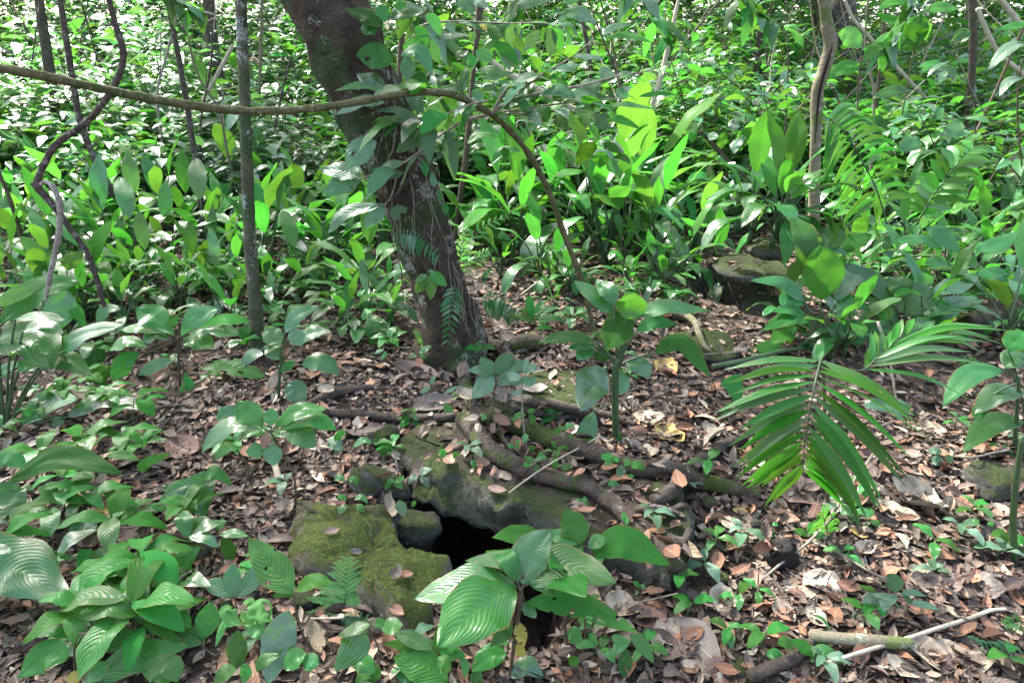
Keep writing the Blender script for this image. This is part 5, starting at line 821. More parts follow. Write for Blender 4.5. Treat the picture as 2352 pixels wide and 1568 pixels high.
# hanging liana and its broken stick
YL = 2.75
def hang(name, label, pts, Y, mat, cat='vine', twist=.25, extra=()):
    P, W = pline(0, pts, Y); t = thing(name, label, cat, P[-1]); mb = MB(); smooth_tube(mb, P, W, len(P) * 9, sides=10, wob=twist, seed=rnd.random() * 7); mb.build('stem', mat, t, origin=t.location)
    for ep, em in extra:
        P, W = pline(0, ep, Y); mb = MB(); smooth_tube(mb, P, W, len(P) * 6, sides=8, wob=twist); mb.build('side_stem', em, t, origin=t.location)
    return t
hang('hanging_liana', 'dark twisted liana snaking down in front of the glare', [(235, -60, 12), (250, 0, 12), (266, 60, 14), (280, 105, 15), (283, 140, 14), (268, 185, 14), (250, 218, 14), (215, 265, 14), (180, 295, 14), (140, 322, 15), (118, 345, 15), (98, 385, 15), (86, 425, 17), (100, 445, 18), (128, 480, 14), (165, 530, 13), (200, 580, 13), (222, 640, 13), (240, 705, 11)], YL, 'liana',
     extra=[([(84, 428, 14), (72, 422, 9)], 'liana'), ([(262, 108, 5), (276, 100, 5)], 'liana')])
hang('broken_stick', 'pale barkless stick hanging broken from the liana bend', [(94, 424, 8), (106, 417, 10), (122, 430, 12), (134, 455, 14), (139, 490, 14), (134, 545, 13), (122, 600, 12), (112, 650, 11), (105, 692, 5)], YL - .05, 'deadpale', 'stick', .3)
# arching green stem with its twigs and leaves
g = G(1372, 785); YA = g.y
arch = thing('arching_sapling', 'long green stem arching from the litter across to the frame edge, with grey leafy twigs', 'sapling', g)
def apath(pts): return [ony(u, v, YA + dy) for u, v, w_, dy in pts], [w_ * .5 * proj(ony(u, v, YA + dy))[2] / FPX for u, v, w_, dy in pts]
main = [(1372, 790, 11, 0), (1355, 720, 12, 0), (1335, 640, 13, -.02), (1300, 550, 13, -.05), (1265, 450, 13, -.1), (1225, 370, 13, -.15), (1180, 310, 14, -.2), (1125, 260, 14, -.3), (1050, 222, 15, -.4), (985, 212, 15, -.5), (900, 220, 15, -.65), (800, 238, 16, -.8), (700, 251, 17, -.95), (600, 255, 17, -1.05), (500, 250, 18, -1.15), (400, 236, 19, -1.25), (300, 218, 19, -1.35), (200, 197, 20, -1.45), (100, 175, 20, -1.55), (0, 157, 21, -1.6), (-120, 135, 21, -1.65)]
P, W = apath(main); mb = MB(); S = spline(P, 260); m_ = len(W) - 1; rr = []
for i in range(261):
    t_ = i / 260 * m_; k_ = min(int(t_), m_ - 1); nd = ((i + 3 * math.sin(i * .21)) % 13) - 6
    rr.append((W[k_] * (1 - t_ + k_) + W[k_ + 1] * (t_ - k_)) * (1 + .16 * math.exp(-nd * nd * .7) + .06 * math.sin(i * .5)))
mb.tube(S, rr, 12, .22, 3); mb.build('stem', 'vine', arch, origin=g)
TW = [[(1125, 262, 15, -.3), (1170, 235, 13, -.33), (1250, 212, 10, -.35), (1340, 196, 7, -.35), (1420, 175, 6, -.3), (1530, 158, 4, -.25)], [(1130, 258, 10, -.3), (1165, 205, 8, -.35), (1210, 188, 7, -.4)], [(1165, 235, 8, -.32), (1240, 175, 8, -.4), (1300, 140, 7, -.45), (1360, 95, 5, -.5)], [(1125, 264, 14, -.3), (1075, 275, 13, -.35), (1020, 305, 10, -.4), (960, 352, 8, -.45), (905, 385, 6, -.5), (820, 412, 4, -.55)],
      [(1150, 258, 8, -.3), (1230, 246, 7, -.35), (1320, 235, 5, -.4), (1440, 225, 4, -.4)], [(1160, 262, 6, -.3), (1260, 258, 5, -.4), (1360, 245, 3, -.4)], [(1100, 240, 9, -.35), (1060, 210, 7, -.35), (1040, 160, 5, -.4)], [(1120, 232, 9, -.4), (1080, 240, 8, -.45), (1000, 275, 6, -.5), (965, 300, 4, -.5)], [(990, 265, 6, -.45), (930, 280, 5, -.5), (900, 278, 4, -.5)],
      [(960, 62, 8, .1), (1000, 52, 8, .05), (1060, 50, 7, 0), (1160, 54, 6, 0), (1260, 56, 5, -.05), (1300, 90, 3, -.05)], [(1000, 210, 6, -.5), (960, 205, 5, -.5), (900, 212, 4, -.5)], [(1300, 345, 4, -.1), (1330, 355, 4, -.15), (1380, 330, 3, -.2)]]
for tw in TW: P, W = apath(tw); W = [x_ * .66 for x_ in W]; mb = MB(); smooth_tube(mb, P, W, len(P) * 6, sides=7, wob=.2); mb.build('twig', 'twig', arch, origin=g)
for L in [(440, 80, 540, 60, 660, 80, 100, dict(f=.5, m='mott')), (870, 40, 930, 20, 985, 100, 110, dict(f=.6)), (960, 10, 1020, 20, 1090, 55, 60, dict(m='mott')), (1270, 60, 1340, 20, 1490, 0, 90, dict(m='mott')), (1550, 90, 1680, 90, 1790, 160, 110, dict(f=.5)), (1520, 150, 1590, 120, 1640, 150, 50), (1560, 20, 1620, 10, 1700, 0, 50),
          (1240, 150, 1230, 220, 1215, 300, 75, dict(f=.95, m='lit', k=0)), (1270, 150, 1270, 200, 1260, 235, 45, dict(f=.95, m='lit', k=0)), (1420, 200, 1370, 260, 1310, 340, 75, dict(f=.9, k=0)), (1445, 175, 1440, 240, 1450, 280, 45, dict(f=.9, m='lit', k=0)), (1470, 180, 1490, 260, 1485, 380, 85, dict(f=.9, k=0)), (1500, 180, 1540, 250, 1555, 350, 75, dict(f=.95, m='lit', k=0)), (1590, 170, 1620, 200, 1640, 240, 35, dict(m='lit', k=0)), (1600, 220, 1610, 280, 1625, 360, 35, dict(m='aroid', k=0)),
          (600, 170, 640, 230, 680, 325, 85, dict(f=.9, k=0)), (560, 250, 590, 310, 660, 365, 140, dict(f=.9, m='lit', k=0)), (700, 260, 720, 340, 755, 420, 75, dict(f=.9, m='lit', k=0)), (660, 100, 720, 140, 765, 240, 75, dict(k=0, f=.8)), (800, 150, 830, 180, 850, 230, 55, dict(m='mott', f=.8)), (960, 210, 970, 240, 960, 280, 60, dict(m='lit', k=0)), (1020, 160, 1050, 180, 1065, 210, 35, dict(m='yellow')), (1070, 190, 1110, 240, 1150, 280, 50, dict(m='palm')),
          (560, 240, 650, 225, 720, 245, 40, dict(m='mott')), (750, 240, 830, 240, 950, 225, 50, dict(m='mott')), (950, 360, 970, 400, 970, 450, 60, dict(f=.9, m='seed')), (1000, 330, 1050, 370, 1110, 400, 90, dict(f=.7)), (870, 400, 900, 360, 950, 340, 60, dict(m='palm')), (820, 480, 890, 440, 960, 435, 55, dict(m='palm')), (1100, 280, 1200, 330, 1280, 430, 75, dict(m='palm', f=.7)), (1150, 330, 1210, 400, 1290, 440, 60, dict(m='palm', f=.7)),
          (1000, 470, 1100, 460, 1200, 490, 60, dict(m='seed')), (1040, 520, 1130, 500, 1250, 480, 60, dict(m='mott')), (1140, 530, 1220, 560, 1290, 550, 50), (720, 600, 820, 580, 950, 570, 45), (480, 640, 560, 640, 650, 750, 140, dict(m='mott', f=.6)), (720, 630, 740, 740, 730, 890, 150, dict(m='mott', f=.95, k=0)), (740, 610, 830, 700, 900, 870, 90, dict(m='aroid', f=.9, k=0)), (970, 600, 1010, 640, 1010, 690, 80, dict(f=.9)), (1040, 600, 1090, 580, 1145, 600, 50, dict(m='mott')),
          (1230, 660, 1300, 620, 1410, 580, 90, dict(m='mott')), (1220, 760, 1330, 740, 1440, 690, 60, dict(m='aroid')), (1400, 730, 1430, 760, 1460, 810, 80, dict(f=.9)), (1330, 860, 1370, 830, 1440, 800, 75, dict(m='aroid')), (1500, 800, 1560, 810, 1610, 870, 80, dict(f=.7)), (1500, 610, 1540, 640, 1560, 680, 70, dict(m='palm', f=.9)), (1560, 640, 1700, 620, 1830, 570, 80, dict(m='mott')), (1570, 680, 1720, 640, 1920, 650, 55), (1660, 700, 1710, 730, 1780, 770, 100, dict(f=.8, m='mott')), (1680, 550, 1760, 550, 1860, 540, 70, dict(m='mott')),
          (1830, 240, 1910, 180, 2030, 165, 60, dict(m='mott')), (1850, 250, 2000, 235, 2160, 280, 60, dict(m='lit', f=.4)), (1620, 370, 1740, 375, 1850, 390, 45), (1540, 480, 1620, 440, 1680, 430, 60, dict(m='mott')), (1640, 520, 1690, 490, 1730, 485, 35, dict(m='lit')), (1870, 700, 2000, 690, 2190, 725, 45, dict(m='lit', f=.4)), (2070, 640, 2190, 620, 2330, 625, 40), (1930, 650, 1970, 600, 2025, 575, 70, dict(m='mott')), (1780, 760, 1820, 800, 1850, 870, 90, dict(f=.8)), (1870, 790, 1950, 790, 2080, 850, 60),
          (690, 950, 760, 900, 840, 920, 60, dict(m='mott')), (700, 960, 670, 990, 630, 1020, 60, dict(m='seed')), (940, 950, 1020, 890, 1140, 905, 50, dict(m='lit', f=.4)), (640, 870, 680, 880, 715, 900, 35, dict(m='lit')), (1180, 970, 1190, 1010, 1200, 1050, 55, dict(m='palm', f=.9)), (400, 1130, 330, 1090, 250, 1110, 60, dict(m='mott')), (1100, 1090, 1180, 1000, 1300, 990, 70, dict(m='lit', f=.5)), (960, 1010, 1000, 970, 1070, 950, 45, dict(m='palm')),
          (1800, 960, 1720, 1000, 1655, 1090, 100, dict(m='palm', f=.9, k=0)), (1810, 1000, 1820, 1050, 1815, 1110, 100, dict(m='palm', f=.95, k=0)), (1860, 1040, 1900, 1100, 1960, 1165, 70, dict(m='palm', f=.9, k=0)), (1830, 950, 1890, 970, 1960, 1020, 60, dict(m='palm', f=.7)), (1900, 1040, 1970, 1040, 2020, 1085, 50, dict(m='lit')), (1800, 960, 1850, 950, 1890, 990, 70, dict(m='mott'))]:
    L2 = (*L[:-1], dict(L[-1], d0=L[-1].get('d0', -.3))) if isinstance(L[-1], dict) else (*L, dict(d0=-.3))
    if not any(isinstance(q, dict) and 'm' in q for q in L): L2 = (*L2[:-1], dict(L2[-1], m=rnd.choice(['mott', 'aroid', 'seed'])))
    mkleaf(arch, 2, L2, YA, 'mott', 'ellip')
def twigleaf(par, p, d, l, mat):
    n_ = Vector((rnd.gauss(0, .3), -.35 + rnd.gauss(0, .25), 1)); e = p + d * l
    leafobj('leaf', [p, p + d * l * .5 + Vector((0, 0, .04 * l)), e + Vector((0, 0, -.22 * l))], l * rnd.uniform(.36, .5), n_, mat, par, par.location, shape=rnd.choice(['ellip', 'ovate']), nl=12, nw=3, fold=.14, wave=.09, cup=-.1, seed=rnd.random() * 20, eaten=.16 if rnd.random() < .35 else 0)
for tw in TW:
    P, W = apath(tw); S = spline(P, 24)
    for j in range(5, 25, 2):
        if rnd.random() < .42: continue
        tg = (S[min(24, j + 1)] - S[max(0, j - 1)]).normalized(); sd = Vector((rnd.uniform(-.6, .6), rnd.uniform(-1, .6), rnd.uniform(-.35, .15)))
        twigleaf(arch, S[j], (tg * .6 + sd).normalized(), rnd.uniform(.10, .20), rnd.choice(['mott', 'mott', 'seed', 'aroid', 'lit']))
for i_, (lb, pts, Yh) in enumerate([('overhanging leafy twig dropping in beside the top of the big trunk', [(900, -140), (930, -40), (985, 60), (1040, 120)], 3.9), ('overhanging leafy twig above the junction of the arching stem', [(1230, -160), (1210, -60), (1180, 40), (1130, 110)], 4.2), ('overhanging leafy twig in front of the pale straight pole', [(1420, -150), (1450, -50), (1500, 40), (1560, 90)], 4.6), ('overhanging leafy twig reaching towards the cracked tree', [(1700, -150), (1680, -60), (1720, 20), (1800, 60)], 5.0), ('overhanging leafy twig above the bright big leaves', [(2150, -150), (2100, -60), (2080, 40), (2020, 110)], 5.2), ('overhanging leafy twig in the glare near the liana top', [(320, -150), (340, -60), (420, 10), (470, 30)], 4.4)]):
    P = [ony(u, v, Yh + .1 * k) for k, (u, v) in enumerate(pts)]; t = thing('leafy_twig', lb, 'branch', P[0]); mb = MB(); mb.tube(spline(P, 20), [.009 - .0003 * k for k in range(21)], 6, .2); mb.build('stem', 'twig', t, origin=t.location); S = spline(P, 20)
    for j in range(3, 21):
        for _ in range(2):
            tg = (S[min(20, j + 1)] - S[max(0, j - 1)]).normalized(); sd = Vector((rnd.uniform(-1, 1), rnd.uniform(-1, .6), rnd.uniform(-.7, .1)))
            if rnd.random() < .7: twigleaf(t, S[j], (tg * .5 + sd).normalized(), rnd.uniform(.12, .22), rnd.choice(['seed', 'aroid', 'lit', 'palm', 'mott']))
# leafy saplings high at the right
plant('leafy_sapling', 'thin sapling with a few very big bright leaves beyond the cracked tree', 'plant', 3, (1200, 1000), [[(1190, 1000, 12), (1205, 700, 12), (1215, 500, 12), (1235, 370, 12)], [(1500, 760, 8), (1580, 320, 9), (1640, 130, 8), (1700, 20, 7)]],
      [(1230, 320, 1150, 240, 1075, 220, 110, dict(f=.8)), (1300, 310, 1430, 250, 1600, 200, 90, dict(f=.5)), (1240, 330, 1330, 330, 1385, 395, 80, dict(f=.7)), (1230, 430, 1120, 450, 1005, 510, 100, dict(f=.7)), (1310, 650, 1440, 600, 1570, 600, 80, dict(f=.6, m='palm')), (1620, 90, 1590, 200, 1580, 340, 130, dict(f=.9, m='palm', k=0)), (1640, 80, 1760, 50, 1880, 60, 90, dict(f=.5)), (1600, 30, 1450, 10, 1335, 70, 70, dict(f=.5)), (1580, 130, 1450, 140, 1330, 90, 80), (1640, 120, 1640, 200, 1660, 270, 90, dict(k=0)), (1860, 200, 1890, 240, 1890, 290, 90, dict(m='palm', f=.8)), (1230, 790, 1140, 800, 1060, 860, 130, dict(f=.7)), (1250, 800, 1330, 790, 1410, 860, 70, dict(m='palm'))], 'lit', 'ellip', Y=6.6, smat='stemb')
plant('leafy_sapling', 'sapling with drooping bluish leaves against the frame edge', 'plant', 3, (2290, 1100), [[(2290, 1100, 10), (2260, 700, 10), (2290, 400, 10)]], [(2300, 280, 2200, 320, 2060, 470, 70, dict(m='mott')), (2300, 510, 2200, 540, 2140, 640, 50, dict(m='mott')), (2330, 150, 2250, 170, 2120, 200, 60, dict(m='palm')), (1590, 900, 1560, 940, 1470, 1000, 110, dict(m='aroid', f=.8)), (1880, 790, 1840, 860, 1790, 900, 100, dict(m='palm', f=.9)), (2280, 850, 2300, 840, 2330, 830, 60)], 'seed', 'ellip', Y=5.6)
plant('leafy_sapling', 'spreading shrub of spotted leaves left of the cracked tree', 'plant', 3, (200, 1250), [[(190, 1260, 8), (240, 1100, 8), (330, 1030, 7), (170, 860, 7)], [(610, 1330, 10), (420, 1120, 9), (160, 860, 8)]], [(160, 800, 110, 850, 60, 860, 60), (130, 850, 110, 890, 115, 940, 65, dict(m='lit')), (330, 870, 310, 930, 300, 985, 65, dict(m='lit', k=0)), (390, 780, 390, 830, 385, 870, 70, dict(m='mott', f=.9)), (440, 760, 490, 770, 540, 810, 45, dict(m='lit')), (420, 900, 450, 910, 460, 930, 35, dict(m='lit')), (280, 880, 250, 900, 230, 930, 60, dict(m='mott')), (320, 1310, 250, 1290, 130, 1340, 80, dict(m='aroid')), (700, 1330, 650, 1370, 600, 1400, 60), (460, 910, 400, 960, 390, 1020, 60, dict(m='mott')), (240, 560, 220, 600, 175, 620, 50, dict(m='mott')), (230, 1170, 150, 1160, 60, 1230, 60), (360, 1240, 440, 1240, 520, 1210, 60, dict(m='mott'))], 'seed', 'ellip', Y=6.2)
fp = thing('fern', 'bright feathery twig of leaflets hanging beside the pale straight pole', 'fern', drop(ony(1540, 60, 8).x, 8)[0]); frond(fp, 2, [(2260, -30, 0), (2250, 60, 0), (2230, 130, 0), (2210, 220, 0)], 8, 12, 70, 70, 'lit', wl=.3, f=.8)

# logs and sticks on the litter --------------------------------------
def stick(name, label, r, pts, mat, cat, lift=.6, wob=.15):
    P, W = groundpath(r, pts, lift); P = [p + Vector((0, 0, .022)) for p in P]; m2 = MB(); smooth_tube(m2, P, W, len(P) * 6, sides=9, wob=wob, seed=rnd.random() * 9); o = m2.build(name, mat, None, origin=P[0]); tag(o, label, cat); return o
stick('fallen_stick', 'long straight grey stick slanting up towards the palm stem', 9, [(560, 950, 16), (700, 840, 17, 2), (850, 730, 18, 3), (1000, 580, 17, 5), (1100, 420, 17, 7), (1220, 260, 16, 9), (1295, 150, 14, 11)], 'twig', 'stick', .8, .1)
stick('fallen_stick', 'thin grey stick crossing beneath the long slanting one', 9, [(870, 695, 14), (980, 740, 15, 2), (1100, 800, 16, 2), (1250, 890, 15, 1.5), (1380, 950, 14), (1480, 990, 10)], 'twig', 'stick', 1, .1)
stick('fallen_stick', 'long pale lichened stick lying at the bottom edge', 9, [(960, 1515, 24), (1080, 1480, 27), (1300, 1410, 27), (1530, 1340, 27), (1740, 1270, 27), (1900, 1220, 26), (2060, 1160, 24), (2160, 1150, 20)], 'palest', 'stick', 1.0, .15)
stick('fallen_log', 'short smooth log with yellowish bark beside the pale stick', 9, [(880, 1330, 80, .1), (1000, 1345, 84), (1200, 1365, 86), (1400, 1375, 84), (1540, 1375, 70, .1)], 'crackbark', 'log', .35, .12)
stick('fallen_log', 'mossy log end running off the bottom edge', 9, [(470, 1600, 80), (620, 1540, 84), (760, 1480, 80), (850, 1400, 76), (890, 1340, 50, -.4)], 'root', 'log', .3, .2)
stick('fallen_log', 'rotten reddish brown log under dumb cane leaves at the edge', 6, [(1900, 720, 150, 0), (2050, 690, 220, .1), (2200, 640, 280, .1), (2400, 600, 330, .1)], 'rootb', 'log', .2, .4)
stick('fallen_cane', 'ringed pale dumb cane stem lying bent on the litter', 6, [(-230, 560, 40), (-100, 580, 44), (0, 622, 46), (80, 650, 46), (130, 700, 46), (152, 770, 42), (185, 840, 36), (230, 880, 24)], 'crackbark', 'stem', .5, .06)
stick('fallen_cane', 'greenish dumb cane stem trailing along the litter beneath the palm', 6, [(240, 985, 34), (400, 960, 40), (560, 920, 36), (700, 880, 30), (840, 860, 26)], 'stemg', 'stem', .6, .06)
stick('fallen_stick', 'thin light twig leaning on the slab', 8, [(1210, 375, 9), (1350, 280, 10, 3), (1500, 190, 10, 5), (1680, 90, 9, 6), (1815, 15, 8, 7)], 'palest', 'stick', 1, .1)
stick('fallen_stick', 'pale dead twig bridging the litter beside the mossy boulder', 8, [(-20, 1205, 14), (60, 1210, 16, 1), (130, 1205, 14)], 'palest', 'stick', 1)
stick('fallen_stick', 'thin stick across the lower mouth of the hole', 8, [(1340, 1140, 11, 8), (1450, 1165, 11, 8), (1600, 1185, 11, 4), (1720, 1170, 10)], 'twig', 'stick', 2)
stick('fallen_stick', 'fine curved stick in the litter right below the slab end', 8, [(1960, 1120, 9), (2100, 1095, 10, 2), (2230, 1065, 10, 2), (2320, 1040, 9)], 'twig', 'stick', 1)
stick('fallen_stick', 'straw coloured stick half hidden in the leafy bank', 7, [(480, 1215, 11, 2), (650, 1080, 13, 3), (770, 970, 13, 3), (900, 890, 13, 3), (1050, 770, 12, 3), (1110, 745, 10, 2)], 'palest', 'stick', 1.5)
stick('fallen_stick', 'thin brown stick behind the single dull oval leaf', 7, [(690, 550, 8), (800, 600, 9), (950, 590, 9), (1100, 590, 8)], 'twig', 'stick', 1)
stick('fallen_stick', 'dry twig below the lance-leaf stalk at the bottom', 7, [(2060, 1210, 14), (2150, 1210, 15), (2270, 1205, 14)], 'palest', 'stick', 1)
stick('fallen_stick', 'bare root-like stick under the quilted shrub', 4, [(760, 1390, 22), (900, 1330, 24), (1050, 1260, 24), (1200, 1240, 20), (1260, 1240, 14)], 'liana', 'stick', .5)
stick('fallen_stick', 'dark branch lying in the litter near the edge behind the anthurium', 4, [(-20, 60, 40), (150, 10, 44), (300, -60, 40)], 'liana', 'stick', .5)
stick('wood_stump', 'short mossy cut stump on its side beside the trunk', 5, [(1235, 840, 96, 0), (1300, 835, 104), (1380, 832, 104), (1430, 835, 92, 0)], 'root', 'stump', .5, .15)
stick('fallen_stick', 'short rotten stick standing under the whorled shiny sapling', 7, [(1850, 300, 44), (1820, 180, 46, 2), (1815, 90, 40, 5)], 'twig', 'stick', .8)
stick('fallen_stick', 'broken pale stick end beside the snaking root', 8, [(2130, 460, 30), (2220, 480, 34), (2330, 520, 34)], 'liana', 'stick', .5)
stick('fallen_stick', 'thin pale stick resting on leaves before the small fern at the trunk', 5, [(1290, 525, 10, 6), (1380, 470, 10, 9), (1470, 415, 9, 12)], 'palest', 'stick', 1)
stick('fallen_stick', 'slender vine stick crossing litter behind the stout dumb cane', 6, [(0, 905, 10), (200, 900, 11), (400, 885, 11), (470, 880, 9)], 'twig', 'stick', 1)
stick('fallen_stick', 'stick lying across the ground beneath the dark stem', 9, [(1830, 130, 14), (1950, 140, 15), (2080, 110, 15), (2180, 90, 12)], 'twig', 'stick', 1)

# ------------------------------------------------------------------ leaf litter
rebuild()
def dead_bm(l, w_, fold, curl, twist, seed, nl=8, nw=2, lobed=0):
    m2 = MB(); q = random.Random(seed); P = []; a = 0; p = Vector((-l / 2, 0, 0)); P.append(p)
    for i in range(5): a = (i - 2) * curl * .45 + q.uniform(-.2, .2) * curl; p = p + Vector((math.cos(a), q.uniform(-.12, .12), math.sin(a))) * l / 5; P.append(p)
    zc = sum(p.z for p in P) / len(P)
    rows = []; uvs = []; S = spline(P, nl)
    for i in range(nl + 1):
        t = i / nl; ww = w_ * .5 * max(.03, (math.sin(math.pi * t ** .85) ** .8) * (1 + lobed * .5 * math.sin(t * 19 + seed))); th = twist * (t - .5); row = []; ur = []
        for j in range(-nw, nw + 1):
            x = j / nw; y = x * ww; z = abs(x) ** 1.5 * ww * fold + lobed * .25 * w_ * noise.noise(Vector((t * 4, x * 2, seed)))
            row.append(S[i] + Vector((0, y * math.cos(th) - z * math.sin(th), y * math.sin(th) + z * math.cos(th) - zc))); ur.append((x * .5 + .5, t))
        rows.append(row); uvs.append(ur)
    m2.grid(rows, uvs); return m2
AV = [(p[0], p[1]) for p in PIT]
def inpit(x, y): return -1.2 < x < 1.2 and .9 < y < 3.2 and pdist(PIT, x, y) > -.02
# the uncountable mass: one object
kinds = [dead_bm(1, .42, f, c, t_, i, 4, 1, lb) for i, (f, c, t_, lb) in enumerate([(.3, .3, .2, 0), (-.3, .5, .4, 0), (.7, .4, .6, 0), (.2, -.4, -.5, .2), (.9, .8, .3, .3), (-.5, -.6, .8, .1), (.4, .2, 1.2, .25), (1.1, .3, -.3, 0)])]
kinds.append(dead_bm(1, .035, 1.2, .35, .3, 50, 4, 1, 0)); kinds.append(dead_bm(1, .05, 1.2, .8, .6, 51, 4, 1, 0)); KV = [np.array(k.v) for k in kinds]; KF = np.array(kinds[0].f); KU = np.array(kinds[0].uv); nvk = len(KV[0])
VV = []; cnt = 0
def litter_batch(n, y0, y1, s0, s1):
    global cnt
    for _ in range(n):
        y = y0 + (y1 - y0) * rnd.random(); xm = .86 * y + .35; x = rnd.uniform(-xm, xm)
        if inpit(x, y): continue
        dens = .60 + .85 * noise.noise(Vector((x * 1.1, y * 1.1, 4)))
        if rnd.random() > dens: continue
        p, nn = drop(x, y)
        if nn.z < .35: continue
        g0 = GB.ray_cast(Vector((x, y, 12)), Vector((0, 0, -1)), 40)[0]
        if g0 is not None and p.z - g0.z > .012 and rnd.random() < (.55 if pdist(FOOT, x, y) > 0 and nn.z > .93 else .93): continue
        s = (s0 + (s1 - s0) * rnd.random() ** 1.5) * (1.7 if rnd.random() < .10 else 1); e = nn.to_track_quat('Z', 'Y').to_matrix()
        a = rnd.uniform(0, 6.283); tx, ty = rnd.gauss(0, .25), rnd.gauss(0, .25)
        rm = np.array(e) @ np.array([[math.cos(a), -math.sin(a), 0], [math.sin(a), math.cos(a), 0], [0, 0, 1]]) @ np.array([[1, 0, math.sin(ty)], [0, 1, math.sin(tx)], [-math.sin(ty), -math.sin(tx), 1]])
        kk = rnd.randrange(8) if rnd.random() < .84 else rnd.choice((8, 9)); s *= 1.9 if kk > 7 else 1
        v = KV[kk] * np.array([s, s * rnd.uniform(.55, 1.25), s]) @ rm.T + np.array([p.x, p.y, p.z + rnd.uniform(.003, .022)])
        VV.append(v); cnt += 1
litter_batch(38000, 1.1, 3.0, .016, .076); litter_batch(24000, 3.0, 5.0, .025, .085); litter_batch(11000, 5.0, 8.5, .05, .10)
ve = np.concatenate(VV); nf = len(KF); fa = (KF[None] + (np.arange(cnt) * nvk)[:, None, None]).reshape(-1, 4)
me = bpy.data.meshes.new('leaf_litter'); me.vertices.add(len(ve)); me.vertices.foreach_set('co', ve.astype(np.float32).ravel())
me.loops.add(len(fa) * 4); me.loops.foreach_set('vertex_index', fa.ravel().astype(np.int32)); me.polygons.add(len(fa)); me.polygons.foreach_set('loop_start', np.arange(0, len(fa) * 4, 4, dtype=np.int32))
me.update(calc_edges=True); u = me.uv_layers.new(name='UVMap'); u.data.foreach_set('uv', np.tile(KU, (cnt, 1)).astype(np.float32).ravel()); me.materials.append(M['litter'])
lo = bpy.data.objects.new('leaf_litter', me); C.objects.link(lo); tag(lo, 'brown and rust coloured leaf litter covering the forest floor', kind='stuff')
